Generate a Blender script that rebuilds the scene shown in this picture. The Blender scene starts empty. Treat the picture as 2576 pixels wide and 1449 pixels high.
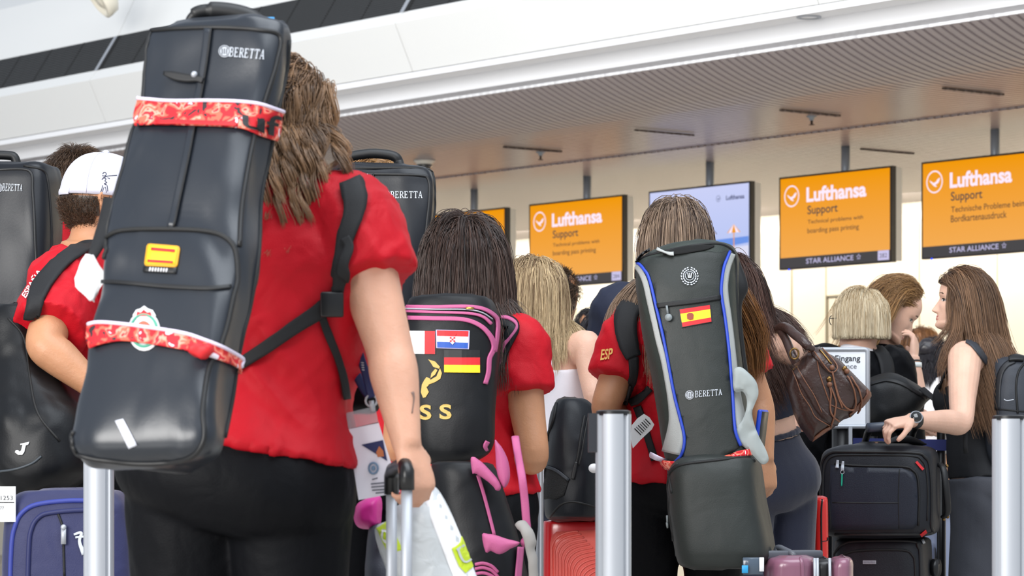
import bpy, bmesh, math, random
import numpy as np
from mathutils import Vector, Matrix, noise, geometry
from mathutils.bvhtree import BVHTree
S = bpy.context.scene
COL = S.collection
random.seed(7); np.random.seed(7)

# ------------------------------------------------------------------ camera, sky, big lights, exposure
F, CX, HY, HC = 8300.0, 1288.0, 1225.0, 0.85      # focal length in px of a 2576 px wide frame, principal point, eye height
cam = bpy.data.cameras.new('camera'); cam_o = bpy.data.objects.new('camera', cam); COL.objects.link(cam_o)
cam_o.location = (0, 0, HC); cam_o.rotation_euler = (math.pi/2, 0, 0)
cam.sensor_width = 36.0; cam.lens = 36.0*F/2576.0
cam.shift_y = (HY-724.5)/2576.0
cam.clip_end = 200
cam.dof.use_dof = True; cam.dof.focus_distance = 9.3; cam.dof.aperture_fstop = 11.0
S.camera = cam_o

W = bpy.data.worlds.new('hall_daylight'); S.world = W; W.use_nodes = True
nt = W.node_tree; bg = nt.nodes['Background']
bg.inputs[0].default_value = (0.83, 0.90, 1.0, 1); bg.inputs[1].default_value = 0.5

def area(name, loc, target, sx, sy, power, col):
    l = bpy.data.lights.new(name, 'AREA'); l.shape = 'RECTANGLE'; l.size = sx; l.size_y = sy; l.energy = power; l.color = col
    o = bpy.data.objects.new(name, l); COL.objects.link(o); o.location = loc
    o.rotation_euler = (Vector(target)-Vector(loc)).to_track_quat('-Z', 'Y').to_euler(); return o
area('window_front_daylight', (-9, -5, 5.5), (1.0, 10, 1.2), 9, 6, 2300, (1.0, 0.98, 0.95))
area('skylight_daylight', (2.0, 5.0, 9.5), (0.5, 9, 1.0), 8, 9, 900, (0.88, 0.94, 1.0))
area('bulkhead_fill', (-4.5, 15.5, 6.3), (-2.3, 22.5, 3.9), 20, 1.2, 500, (1.0, 1.0, 1.0))  # added fill, no real fitting: brightens only the white bulkhead panels

vs = S.view_settings; vs.view_transform = 'Standard'; vs.look = 'None'; vs.gamma = 1; vs.use_curve_mapping = False
vs.exposure = 0.43
S.cycles.use_denoising = True
S.cycles.max_bounces = 6

# ------------------------------------------------------------------ helpers
def P(px, py, Y):
    return Vector(((px-CX)*Y/F, Y, HC+(HY-py)*Y/F))

def lin(h):
    if isinstance(h, str):
        h = h.lstrip('#'); c = [int(h[i:i+2], 16)/255 for i in (0, 2, 4)]
    else: c = list(h)
    return tuple(x/12.92 if x <= .04045 else ((x+.055)/1.055)**2.4 for x in c)+(1,)

MATS = {}
def mat(name, col, rough=.5, metal=0, bump=None, sheen=0, spec=.5, emit=0, coat=0, var=0, varscale=6, alpha=1, trans=0, stretch=(1, 1, 1), aniso=0):
    """bump = (scale, distance, detail); var = amount of colour mottling"""
    m = bpy.data.materials.new(name); m.use_nodes = True; n = m.node_tree.nodes; L = m.node_tree.links
    b = n['Principled BSDF']; c = lin(col)
    b.inputs['Base Color'].default_value = c; b.inputs['Roughness'].default_value = rough; b.inputs['Metallic'].default_value = metal
    b.inputs['Specular IOR Level'].default_value = spec
    if sheen: b.inputs['Sheen Weight'].default_value = sheen
    if coat: b.inputs['Coat Weight'].default_value = coat; b.inputs['Coat Roughness'].default_value = .12
    if emit: b.inputs['Emission Color'].default_value = c; b.inputs['Emission Strength'].default_value = emit
    if alpha < 1: b.inputs['Alpha'].default_value = alpha
    if trans: b.inputs['Transmission Weight'].default_value = trans
    if aniso: b.inputs['Anisotropic'].default_value = aniso
    if bump or var:
        tc = n.new('ShaderNodeTexCoord'); mp = n.new('ShaderNodeMapping'); mp.inputs['Scale'].default_value = stretch
        L.new(tc.outputs['Object'], mp.inputs['Vector'])
    if bump:
        bl = bump if isinstance(bump, list) else [bump]; prev = None
        for (sc, dist, det) in bl:
            t = n.new('ShaderNodeTexNoise'); t.inputs['Scale'].default_value = sc; t.inputs['Detail'].default_value = det; t.inputs['Distortion'].default_value = .6
            L.new(mp.outputs[0], t.inputs['Vector'])
            bp = n.new('ShaderNodeBump'); bp.inputs['Distance'].default_value = dist; bp.inputs['Strength'].default_value = 1
            L.new(t.outputs['Fac'], bp.inputs['Height'])
            if prev: L.new(prev.outputs[0], bp.inputs['Normal'])
            prev = bp
        L.new(prev.outputs[0], b.inputs['Normal'])
    if var:
        t = n.new('ShaderNodeTexNoise'); t.inputs['Scale'].default_value = varscale; t.inputs['Detail'].default_value = 4
        L.new(mp.outputs[0], t.inputs['Vector'])
        r = n.new('ShaderNodeValToRGB'); r.color_ramp.elements[0].position = .3; r.color_ramp.elements[1].position = .7
        r.color_ramp.elements[0].color = tuple(max(0, x*(1-var)) for x in c[:3])+(1,)
        r.color_ramp.elements[1].color = tuple(min(1, x*(1+var)) for x in c[:3])+(1,)
        L.new(t.outputs['Fac'], r.inputs[0]); L.new(r.outputs[0], b.inputs['Base Color'])
    MATS[name] = m; return m

class MB:
    """mesh builder: world-space vertices, faces, material slot per face"""
    def __init__(s): s.v = []; s.f = []; s.m = []
    def add(s, v, f, mi=0):
        o = len(s.v); s.v += [tuple(x) for x in v]; s.f += [tuple(i+o for i in q) for q in f]; s.m += [mi]*len(f); return s
    def loft(s, rings, cap=True, mi=0, closed=False):
        n = len(rings[0]); v = [p for r in rings for p in r]; f = []
        m = len(rings)
        for i in range(m if closed else m-1):
            a, b = i*n, ((i+1) % m)*n
            for j in range(n):
                k = (j+1) % n; f.append((a+j, a+k, b+k, b+j))
        if cap and not closed:
            f.append(tuple(range(n-1, -1, -1))); f.append(tuple((m-1)*n+j for j in range(n)))
        return s.add(v, f, mi)
    def box(s, c, h, ax=None, mi=0):
        """c centre, h half sizes, ax three axis vectors"""
        ax = ax or (Vector((1, 0, 0)), Vector((0, 1, 0)), Vector((0, 0, 1))); c = Vector(c)
        v = [c+ax[0]*(h[0]*i)+ax[1]*(h[1]*j)+ax[2]*(h[2]*k) for k in (-1, 1) for (i, j) in ((-1, -1), (1, -1), (1, 1), (-1, 1))]
        return s.add(v, [(3, 2, 1, 0), (4, 5, 6, 7), (0, 1, 5, 4), (1, 2, 6, 5), (2, 3, 7, 6), (3, 0, 4, 7)], mi)
    def tube(s, pts, r, n=10, mi=0, cap=True, ref=None, flat=1.0, closed=False):
        """pts Vectors, r radius or list, flat = second axis factor (or list)"""
        m = len(pts); pts = [Vector(p) for p in pts]
        R = r if isinstance(r, (list, tuple)) else [r]*m
        FL = flat if isinstance(flat, (list, tuple)) else [flat]*m
        rings = []; a = None
        for i in range(m):
            if closed: t = (pts[(i+1) % m]-pts[i-1])
            else: t = (pts[min(i+1, m-1)]-pts[max(i-1, 0)])
            if t.length < 1e-9: t = Vector((0, 0, 1))
            t.normalize()
            if ref is not None: a = Vector(ref)
            elif a is None: a = Vector((1, 0, 0)) if abs(t.x) < .8 else Vector((0, 1, 0))
            a = a-t*a.dot(t)
            if a.length < 1e-6: a = t.orthogonal()
            a.normalize(); b = t.cross(a)
            rings.append([pts[i]+a*(R[i]*math.cos(2*math.pi*j/n))+b*(R[i]*FL[i]*math.sin(2*math.pi*j/n)) for j in range(n)])
        return s.loft(rings, cap and not closed, mi, closed)
    def lathe(s, c, prof, n=24, mi=0, axis=None):
        """prof: (radius, height) pairs along axis"""
        ax = Vector(axis or (0, 0, 1)).normalized(); a = ax.orthogonal().normalized(); b = ax.cross(a); c = Vector(c)
        return s.loft([[c+ax*h+a*(r*math.cos(2*math.pi*j/n))+b*(r*math.sin(2*math.pi*j/n)) for j in range(n)] for r, h in prof], True, mi)
    def ball(s, c, r, mi=0, n=12, ax=None):
        r = r if isinstance(r, (list, tuple)) else (r, r, r); c = Vector(c); ax = ax or (Vector((1, 0, 0)), Vector((0, 1, 0)), Vector((0, 0, 1)))
        rings = []
        for i in range(n+1):
            ph = math.pi*(i/n-.5)*.998
            rings.append([c+ax[0]*(r[0]*math.cos(ph)*math.cos(2*math.pi*j/(2*n)))+ax[1]*(r[1]*math.cos(ph)*math.sin(2*math.pi*j/(2*n)))+ax[2]*(r[2]*math.sin(ph)) for j in range(2*n)])
        return s.loft(rings, True, mi)
    def mesh(s, name):
        me = bpy.data.meshes.new(name); me.from_pydata(s.v, [], s.f); me.polygons.foreach_set('material_index', s.m); me.update(); return me

def smooth(me, on=True, angle=None):
    me.polygons.foreach_set('use_smooth', [on]*len(me.polygons))
    if angle:
        try: me.set_sharp_from_angle(angle=math.radians(angle))
        except Exception: pass

class Thing:
    def __init__(s, name, label, cat, base, group=None, kind=None):
        s.o = bpy.data.objects.new(name, None); COL.objects.link(s.o); s.o.location = base; s.base = Vector(base); s.o.empty_display_size = .1
        s.o['label'] = label; s.o['category'] = cat
        if group: s.o['group'] = group
        if kind: s.o['kind'] = kind
        s.o.rotation_euler = (0, 0, 0)

def put(name, src, mats, parent=None, sm=True, sharp=None, label=None, orient=True):
    """link one mesh object; src is an MB or a mesh in world space; parent a Thing or an object made by put"""
    me = src.mesh(name) if isinstance(src, MB) else src
    if orient and isinstance(src, MB):
        bm = bmesh.new(); bm.from_mesh(me); bmesh.ops.recalc_face_normals(bm, faces=bm.faces); bm.to_mesh(me); bm.free()
    for m in (mats if isinstance(mats, (list, tuple)) else [mats]): me.materials.append(m)
    smooth(me, sm, sharp)
    o = bpy.data.objects.new(name, me); COL.objects.link(o)
    if parent is not None:
        po = parent.o if isinstance(parent, Thing) else parent
        base = Vector(parent.base) if isinstance(parent, Thing) else Vector(po['_b'])
        me.transform(Matrix.Translation(-base)); o.parent = po; o['_b'] = tuple(base)
    else: o['_b'] = (0, 0, 0)
    if label: o['label'] = label
    return o

def single(name, label, cat, src, mats, base=None, group=None, **k):
    """a thing that is one mesh, its origin at its base"""
    o = put(name, src, mats, None, **k); me = o.data
    if base is None:
        cs = np.array([v.co for v in me.vertices]); base = ((cs[:, 0].min()+cs[:, 0].max())/2, (cs[:, 1].min()+cs[:, 1].max())/2, cs[:, 2].min())
    me.transform(Matrix.Translation(-Vector(base))); o.location = base; o['_b'] = tuple(base)
    o['label'] = label; o['category'] = cat
    if group: o['group'] = group
    return o

def struct(name, src, mats, **k):
    o = put(name, src, mats, None, **k); o['kind'] = 'structure'; return o

def cr(pts, n=6, closed=False):
    """Catmull-Rom resample of tuples/Vectors"""
    p = [np.array(q, float) for q in pts]; m = len(p); out = []
    if m < 3 and not closed: 
        return [p[0]+(p[1]-p[0])*(i/n) for i in range(n+1)]
    for i in range(m if closed else m-1):
        p0 = p[(i-1) % m] if closed or i > 0 else 2*p[0]-p[1]
        p1 = p[i]; p2 = p[(i+1) % m]; p3 = p[(i+2) % m] if closed or i+2 < m else 2*p[m-1]-p[m-2]
        for k in range(n):
            t = k/n
            out.append(.5*((2*p1)+(-p0+p2)*t+(2*p0-5*p1+4*p2-p3)*t*t+(-p0+3*p1-3*p2+p3)*t*t*t))
    if not closed: out.append(p[-1])
    return out

def fuse(mb, voxel=.007, it=3, fac=.5):
    """grow all the lofts into ONE continuous surface"""
    me = mb.mesh('tmp') if isinstance(mb, MB) else mb
    bm = bmesh.new(); bm.from_mesh(me); bmesh.ops.recalc_face_normals(bm, faces=bm.faces); bm.to_mesh(me); bm.free()
    o = bpy.data.objects.new('tmp', me); COL.objects.link(o)
    r = o.modifiers.new('r', 'REMESH'); r.mode = 'VOXEL'; r.voxel_size = voxel; r.adaptivity = 0
    if it:
        k = o.modifiers.new('s', 'SMOOTH'); k.factor = fac; k.iterations = it
    dg = bpy.context.evaluated_depsgraph_get(); dg.update()
    out = bpy.data.meshes.new_from_object(o.evaluated_get(dg)); out.materials.clear()
    bpy.data.objects.remove(o); bpy.data.meshes.remove(me); return out

def npv(me):
    a = np.empty(len(me.vertices)*3, np.float32); me.vertices.foreach_get('co', a); return a.reshape(-1, 3)
def npn(me):
    a = np.empty(len(me.vertices)*3, np.float32); me.vertices.foreach_get('normal', a); return a.reshape(-1, 3)
def setv(me, a): me.vertices.foreach_set('co', np.ascontiguousarray(a, np.float32).ravel()); me.update()

def vnoise(p, seed=0):
    """cheap smooth 3-d value noise, numpy, range -1..1"""
    p = np.asarray(p, np.float64)+seed*17.31; i = np.floor(p).astype(np.int64); f = p-i; f = f*f*(3-2*f); out = 0
    def h(a, b, c):
        n = (a*374761393+b*668265263+c*2147483647+seed*974711) & 0xffffffff; n = ((n ^ (n >> 13))*1274126177) & 0xffffffff
        return ((n ^ (n >> 16)) & 0xffff)/32767.5-1
    for dx in (0, 1):
        for dy in (0, 1):
            for dz in (0, 1):
                w = (f[:, 0] if dx else 1-f[:, 0])*(f[:, 1] if dy else 1-f[:, 1])*(f[:, 2] if dz else 1-f[:, 2])
                out = out+w*h(i[:, 0]+dx, i[:, 1]+dy, i[:, 2]+dz)
    return out

def wrinkle(me, amp=.006, sc=(9, 9, 9), seed=1, shear=0.0, ridge=True, mask=None):
    """cloth folds: push vertices along normals by ridged noise"""
    v = npv(me); n = npn(me); q = v.copy(); q[:, 2] = q[:, 2]+shear*q[:, 0]
    q = q*np.array(sc); q += .5*np.stack([vnoise(q*.7, seed+3), vnoise(q*.7, seed+4), vnoise(q*.7, seed+5)], 1)
    a = vnoise(q, seed); b = vnoise(q*2.1, seed+1)
    d = (1-2*np.abs(a))*.7+.3*b if ridge else .75*a+.25*b
    if mask is not None: d = d*mask(v)
    setv(me, v+n*(d*amp)[:, None])

class Surf:
    """things drawn on a surface: rays from the eye through photo pixels"""
    def __init__(s, *objs, yfall=None):
        V = []; Fc = []
        for o in objs:
            b = Vector(o['_b']); off = len(V)
            V += [v.co+b for v in o.data.vertices]; Fc += [tuple(i+off for i in p.vertices) for p in o.data.polygons]
        s.t = BVHTree.FromPolygons(V, Fc); s.last = None; s.V = V; ys = sorted(v.y for v in V); s.y = yfall or ys[len(ys)//3]
    def hit(s, px, py):
        o = Vector((0, 0, HC)); d = (P(px, py, 1.0)-o).normalized()
        h = s.t.ray_cast(o, d, 100)
        if h[0] is not None:
            n = h[1]; n = n if n.dot(d) < 0 else -n
            s.last = h[0].y; return h[0], n
        for k in (2, -2, 4, -4, 7, -7, 10, -10, 14, -14, 19, -19):
            for ax in (0, 1):
                h = s.t.ray_cast(o, (P(px+(k if ax == 0 else 0), py+(k if ax else 0), 1.0)-o).normalized(), 100)
                if h[0] is not None:
                    n = h[1]; n = n if n.dot(d) < 0 else -n
                    s.last = h[0].y; return h[0], n
        Y = s.last if s.last else s.y
        p = P(px, py, Y); q = s.t.find_nearest(p)
        if q[0] is not None:
            n = q[1] if q[1].dot(d) < 0 else -q[1]
            return q[0], n
        return p, -d
    def tube(s, pts, r, off=0, n=8, sub=6, closed=False, flat=1.0, mb=None, mi=0, smoothk=1):
        mb = mb or MB(); q = []
        for a in cr(pts, sub, closed):
            h, nn = s.hit(a[0], a[1]); q.append(h+nn*off)
        for _ in range(smoothk):
            q = [q[0]]+[(q[i-1]+q[i]*2+q[i+1])/4 for i in range(1, len(q)-1)]+[q[-1]] if not closed else q
        mb.tube(q, r, n, closed=closed, flat=flat, mi=mi); return mb
    def ribbon(s, pts, w, th=.003, off=.001, sub=6, mb=None, mi=0, across=5, smoothk=2, closed=False):
        """strap of width w px (or list) following pts"""
        mb = mb or MB(); pp = cr(pts, sub, closed); m = len(pp)
        ww = w if isinstance(w, (list, tuple)) else [w]*len(pts)
        wl = [a[0] for a in cr([(x, 0) for x in ww], sub, closed)]
        grid = []
        for i, a in enumerate(pp):
            t = pp[min(i+1, m-1)]-pp[max(i-1, 0)]; t = t/(np.linalg.norm(t)+1e-9); nx, ny = -t[1], t[0]; row = []
            for j in range(across):
                k = (j/(across-1)-.5)*wl[i]
                h, nn = s.hit(a[0]+nx*k, a[1]+ny*k); row.append((h+nn*off, nn))
            grid.append(row)
        for _ in range(smoothk):
            g2 = [list(r) for r in grid]
            for i in range(1, m-1):
                for j in range(across): g2[i][j] = ((grid[i-1][j][0]+grid[i][j][0]*2+grid[i+1][j][0])/4, grid[i][j][1])
            grid = g2
        rings = []
        for row in grid:
            rings.append([p+nn*th for p, nn in row]+[p for p, nn in reversed(row)])
        mb.loft(rings, True, mi); return mb
    def quad(s, c, th=.002, off=.001, nu=10, nv=8, mb=None, mi=0, rnd=0, minel=None):
        """patch with four pixel corners tl,tr,br,bl; rnd rounds it"""
        mb = mb or MB(); tl, tr, br, bl = [np.array(q, float) for q in c]
        def at(u, v): return (tl*(1-u)+tr*u)*(1-v)+(bl*(1-u)+br*u)*v
        top = []
        for j in range(nv+1):
            row = []
            for i in range(nu+1):
                u, v = i/nu, j/nv
                if rnd:
                    du = max(abs(u-.5)*2-(1-rnd), 0)/rnd; dv = max(abs(v-.5)*2-(1-rnd), 0)/rnd
                    L = math.hypot(du, dv)
                    if L > 1: 
                        k = 1/L
                        if du: u = .5+math.copysign(.5*((1-rnd)+rnd*du*k), u-.5)
                        if dv: v = .5+math.copysign(.5*((1-rnd)+rnd*dv*k), v-.5)
                a = at(u, v); h, nn = s.hit(a[0], a[1]); row.append((h+nn*off, nn))
            top.append(row)
        s.grid(top, th, mb, mi); return mb
    @staticmethod
    def grid(top, th, mb, mi=0):
        nv, nu = len(top)-1, len(top[0])-1
        V = [p+nn*th for r in top for p, nn in r]+[p for r in top for p, nn in r]; N = (nu+1)*(nv+1); f = []
        ix = lambda i, j: j*(nu+1)+i
        for j in range(nv):
            for i in range(nu):
                q = (ix(i, j), ix(i+1, j), ix(i+1, j+1), ix(i, j+1)); f.append(q[::-1]); f.append(tuple(k+N for k in q))
        for i in range(nu):
            f.append((ix(i, 0), ix(i, 0)+N, ix(i+1, 0)+N, ix(i+1, 0))); f.append((ix(i, nv), ix(i+1, nv), ix(i+1, nv)+N, ix(i, nv)+N))
        for j in range(nv):
            f.append((ix(0, j), ix(0, j+1), ix(0, j+1)+N, ix(0, j)+N)); f.append((ix(nu, j), ix(nu, j)+N, ix(nu, j+1)+N, ix(nu, j+1)))
        mb.add(V, f, mi)
    def poly(s, pts, th=.002, off=.001, mb=None, mi=0, step=None, sub=0, flatY=None):
        """filled outline in pixels"""
        mb = mb or MB(); pp = [tuple(a) for a in (cr(pts, sub, True) if sub else pts)]
        xs = [p[0] for p in pp]; ys = [p[1] for p in pp]; st = step or max(max(xs)-min(xs), max(ys)-min(ys))/10
        pv = [Vector(p) for p in pp]; inner = []
        y = min(ys)+st/2
        while y < max(ys):
            x = min(xs)+st/2
            while x < max(xs):
                inside = False; j = len(pp)-1; dmin = 1e9
                for i in range(len(pp)):
                    if (pp[i][1] > y) != (pp[j][1] > y) and x < (pp[j][0]-pp[i][0])*(y-pp[i][1])/(pp[j][1]-pp[i][1])+pp[i][0]: inside = not inside
                    dmin = min(dmin, math.hypot(pp[i][0]-x, pp[i][1]-y)); j = i
                if inside and dmin > st*.35: inner.append(Vector((x, y)))
                x += st
            y += st
        r = geometry.delaunay_2d_cdt(pv+inner, [], [list(range(len(pv)))], 1, 1e-4)
        hs = []
        for q in r[0]:
            if flatY is None: hs.append(s.hit(q[0], q[1]))
            else: hs.append((P(q[0], q[1], flatY), Vector((0, -1, 0))))
        n = len(hs); V = [h+nn*(off+th) for h, nn in hs]+[h+nn*off for h, nn in hs]; f = []; cnt = {}
        for t in r[2]:
            t = tuple(t); f.append(t); f.append(tuple(k+n for k in t[::-1]))
            for a, b in zip(t, t[1:]+t[:1]): cnt[(a, b)] = 1
        for (a, b) in list(cnt):
            if (b, a) not in cnt: f.append((a, a+n, b+n, b))
        mb.add(V, f, mi); return mb
    def text(s, txt, c, th=.0012, off=.001, mb=None, mi=0, bold=0, serif=False):
        """lettering stretched over four pixel corners tl,tr,br,bl"""
        mb = mb or MB(); tl, tr, br, bl = [np.array(q, float) for q in c]
        v, f = glyphs(txt, bold) if not serif else serif_glyphs(txt)
        hs = [s.hit(*((tl*(1-a)+tr*a)*(1-b)+(bl*(1-a)+br*a)*b)) for a, b in v]; n = len(hs)
        V = [h+nn*(off+th) for h, nn in hs]
        mb.add(V, f, mi); return mb

def glyphs(txt, bold=0):
    """triangulated lettering normalised to 0..1 x 0..1 (v runs down)"""
    cu = bpy.data.curves.new('t', 'FONT'); cu.body = txt; cu.offset = bold; cu.resolution_u = 4; cu.fill_mode = 'FRONT'
    o = bpy.data.objects.new('t', cu); COL.objects.link(o); dg = bpy.context.evaluated_depsgraph_get(); dg.update()
    me = bpy.data.meshes.new_from_object(o.evaluated_get(dg)); v = npv(me)[:, :2].astype(float); f = [tuple(p.vertices) for p in me.polygons]
    bpy.data.objects.remove(o); bpy.data.curves.remove(cu); bpy.data.meshes.remove(me)
    lo, hi = v.min(0), v.max(0); v = (v-lo)/np.maximum(hi-lo, 1e-6); v[:, 1] = 1-v[:, 1]; return v, f

def serif_glyphs(txt):
    """engraved-style capitals from strokes"""
    def bar(x0, y0, x1, y1, w):
        dx, dy = x1-x0, y1-y0; L = math.hypot(dx, dy); nx, ny = -dy/L*w/2, dx/L*w/2
        return [(x0+nx, y0+ny), (x1+nx, y1+ny), (x1-nx, y1-ny), (x0-nx, y0-ny)]
    G = {'B': [(.2, 0, .2, 1, .2), (.0, .03, .6, .03, .08), (.0, .97, .65, .97, .08), (.2, .48, .65, .48, .08), (.72, .08, .78, .42, .17), (.55, .03, .75, .14, .1), (.75, .36, .6, .48, .1), (.78, .55, .86, .88, .17), (.6, .48, .84, .62, .1), (.84, .82, .6, .97, .1)],
         'E': [(.2, 0, .2, 1, .2), (.0, .03, .8, .03, .08), (.0, .97, .85, .97, .08), (.2, .48, .6, .48, .08), (.78, 0, .78, .22, .08), (.83, .78, .83, 1, .08), (.58, .36, .58, .6, .08)],
         'R': [(.2, 0, .2, 1, .2), (.0, .03, .6, .03, .08), (.0, .97, .42, .97, .08), (.2, .5, .6, .5, .08), (.75, .1, .78, .42, .17), (.55, .03, .77, .16, .1), (.77, .36, .55, .5, .1), (.48, .5, .9, .97, .17), (.75, .97, 1., .97, .08)],
         'T': [(.5, 0, .5, 1, .2), (.05, .03, .95, .03, .09), (.3, .97, .7, .97, .08), (.07, 0, .07, .24, .08), (.93, 0, .93, .24, .08)],
         'A': [(.5, 0, .14, .97, .09), (.5, 0, .84, .97, .19), (.25, .66, .72, .66, .08), (.0, .97, .32, .97, .07), (.65, .97, 1.02, .97, .07)]}
    v = []; f = []; x = 0; adv = 1.12
    for ch in txt:
        for b in G.get(ch, []):
            q = bar(*b); o = len(v); v += [(x+a, c) for a, c in q]; f.append((o, o+1, o+2, o+3))
        x += adv
    v = np.array(v); v[:, 0] /= (x-adv+1); return v, f

def ringx(c, a, b, n=28, e=2.0):
    """superellipse ring around c with half axes vectors a, b"""
    out = []
    for j in range(n):
        th = 2*math.pi*j/n; co, si = math.cos(th), math.sin(th)
        out.append(c+a*(math.copysign(abs(co)**(2/e), co))+b*(math.copysign(abs(si)**(2/e), si)))
    return out
# ------------------------------------------------------------------ the setting: check-in hall
V0 = 6558.0; LN = math.hypot(V0, F); D2 = Vector((-V0/LN, F/LN, 0)); N2 = Vector((F/LN, V0/LN, 0)); UP = Vector((0, 0, 1))
Y1 = F*2.7/(HY-32); P1 = Vector(((2576-CX)/F*Y1, Y1, 0))
def wp(t, u, z): q = P1+D2*t+N2*u; q.z = z; return q          # along the desks, away from the eye, height
def t_of(px, u): k = (px-CX)/F; return (k*(P1.y+u*N2.y)-P1.x-u*N2.x)/(D2.x-k*D2.y)
def u_of(px, t): k = (px-CX)/F; return (k*(P1.y+t*D2.y)-P1.x-t*D2.x)/(N2.x-k*N2.y)
def z_of(py, t, u): return HC+(HY-py)*wp(t, u, 0).y/F
def tu_flat(px, py, z): # point at height z
    Y = F*(z-HC)/(HY-py); q = Vector(((px-CX)/F*Y, Y, 0))-P1; return q.dot(D2), q.dot(N2)

M_white = mat('white_ceiling_panel', '#ededeb', .45)
M_white2 = mat('white_painted_trim', '#f4f4f6', .4)
M_gap = mat('shadow_gap_dark', '#4a463c', .8)
M_grille = mat('dark_grey_grille', '#3a3b3c', .6)
M_grilleb = mat('black_grille_back', '#151516', .8)
M_slat = mat('taupe_ceiling_slat', '#a59a9b', .32, spec=.6)
M_slatb = mat('taupe_ceiling_backing', '#6d6160', .6)
M_wall = mat('cream_gloss_panel', '#f3ead6', .22, coat=.3)
M_joint = mat('panel_joint_grey', '#a79c85', .6)
M_floor = mat('pale_terrazzo', '#b9b4ac', .25, bump=(60, .0003, 2), var=.08, varscale=40)
M_silver = mat('brushed_aluminium', '#aeb2b9', .5, metal=.4)
M_black = mat('black_plastic', '#141416', .35)
M_bezel = mat('black_screen_bezel', '#17120c', .35)

TA, TB = -9.0, 34.0
def sheet(prof, t0, t1, mb, mi=0, th=.02):
    """profile (u,z) extruded along the desks"""
    mb.loft([[wp(t, u, z) for u, z in prof] for t in (t0, t1)], True, mi)

# flat soffit height and key lines
ZC = HC+2.5
t_s, U_STEP = tu_flat(2122, 322, ZC); t_w, U_WALL = tu_flat(1915, 542, ZC)
zl = HC+2.7
mb = MB(); mb.box((0, 22, -.05), (40, 40, .05)); struct('floor', mb, M_floor, sm=False)
# slatted soffit: curved lip at the fascia, then flat
def lip(u): return ZC+.2*max(0, 1-u/.85)**2
us = [0, .06, .14, .24, .36, .5, .66, .85, U_STEP]
mb = MB()
n_s = int((TB-TA)/.075)
for i in range(n_s):
    t = TA+i*.075
    mb.loft([[wp(t, u, lip(u)), wp(t+.05, u, lip(u)), wp(t+.05, u, lip(u)+.02), wp(t, u, lip(u)+.02)] for u in us], True, 0)
mb.loft([[wp(TA, u, lip(u)+.018), wp(TB, u, lip(u)+.018), wp(TB, u, lip(u)+.05), wp(TA, u, lip(u)+.05)] for u in us], True, 1)
struct('ceiling', mb, [M_slat, M_slatb], sm=False)
mb = MB()
for i in range(n_s):
    t = TA+i*.075+.03
    mb.loft([[wp(t, u, ZC-.012), wp(t+.05, u, ZC-.012), wp(t+.05, u, ZC+.01), wp(t, u, ZC+.01)] for u in (U_STEP, U_WALL+.02)], True, 0)
mb.loft([[wp(TA, u, ZC+.004), wp(TB, u, ZC+.004), wp(TB, u, ZC+.05), wp(TA, u, ZC+.05)] for u in (U_STEP+.003, U_WALL+.02)], True, 1)
struct('ceiling_rear', mb, [M_slat, M_slatb], sm=False)
# fascia and ledge
zf = HC+(HY-217)*wp(t_of(1000, 0), 0, 0).y/F
struct('trim_1', (lambda m: (sheet([(0, zl), (.03, zl), (.03, zf+.03), (0, zf+.03)], TA, TB, m), m)[1])(MB()), M_white2, sm=False)
ul = -.2
struct('trim_2', (lambda m: (sheet([(ul, zf), (.0, zf), (.0, zf+.04), (ul, zf+.04)], TA, TB, m), m)[1])(MB()), M_white2, sm=False)
mb = MB(); sheet([(ul+.03, zf+.04), (.02, zf+.04), (.02, zf+.075), (ul+.03, zf+.075)], TA, TB, mb); struct('trim_3', mb, M_gap, sm=False)
# white bulkhead panels, dark grille and vault above: profile solved from one seam of the photo
u0 = ul-.0; z0 = zf+.07
ts = t_of(1038, u0)
z0 = z_of(180, ts, u0)
u1 = u_of(993, ts); z1 = z_of(59, ts, u1)
u2 = u_of(1016, ts); z2 = z_of(30, ts, u2)
tg = t_of(32, u2)
u3 = u_of(82, tg); z3 = z_of(134, tg, u3)
u4 = u_of(122, tg); z4 = z_of(47, tg, u4)
u5 = u_of(152, tg); z5 = z_of(-10, tg, u5)
u6, z6 = u5+(u5-u4)*5+1.2, z5+(z5-z4)*5
SEAM = [t_of(57, u0), ts, t_of(1697, u0)]
pitch = (SEAM[0]-SEAM[2])/2
k0 = SEAM[1]
def panels(name, prof, mats, back=True):
    mb = MB(); th = .02
    for i in range(-3, 4):
        a, b = k0+i*pitch+.006, k0+(i+1)*pitch-.006
        outer = [(u, z) for u, z in prof]; inner = [(u+.03, z+.004) for u, z in reversed(prof)]
        sheet(outer+inner, a, b, mb, 0)
    bk = [(u+.032, z) for u, z in prof]+[(u+.05, z) for u, z in reversed(prof)]
    sheet(bk, k0-3*pitch, k0+4*pitch, mb, 1)
    struct(name, mb, mats, sm=False)
panels('wall_bulkhead', [(u0, z0), (u1, z1), (u2, z2)], [M_white, M_gap])
panels('wall_vault', [(u3, z3), (u4, z4), (u5, z5), (u6, z6)], [M_white, M_gap])
mb = MB(); nb = 17
for i in range(nb):
    a = (i+.15)/nb; b = (i+.80)/nb
    ua, za, ub, zb = u2+(u3-u2)*a, z2+(z3-z2)*a, u2+(u3-u2)*b, z2+(z3-z2)*b
    sheet([(ua, za), (ub, zb), (ub+.02, zb+.0), (ua+.02, za)], TA, TB, mb, 0)
sheet([(u2+.022, z2), (u3+.022, z3), (u3+.05, z3), (u2+.05, z2)], TA, TB, mb, 1)
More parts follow.
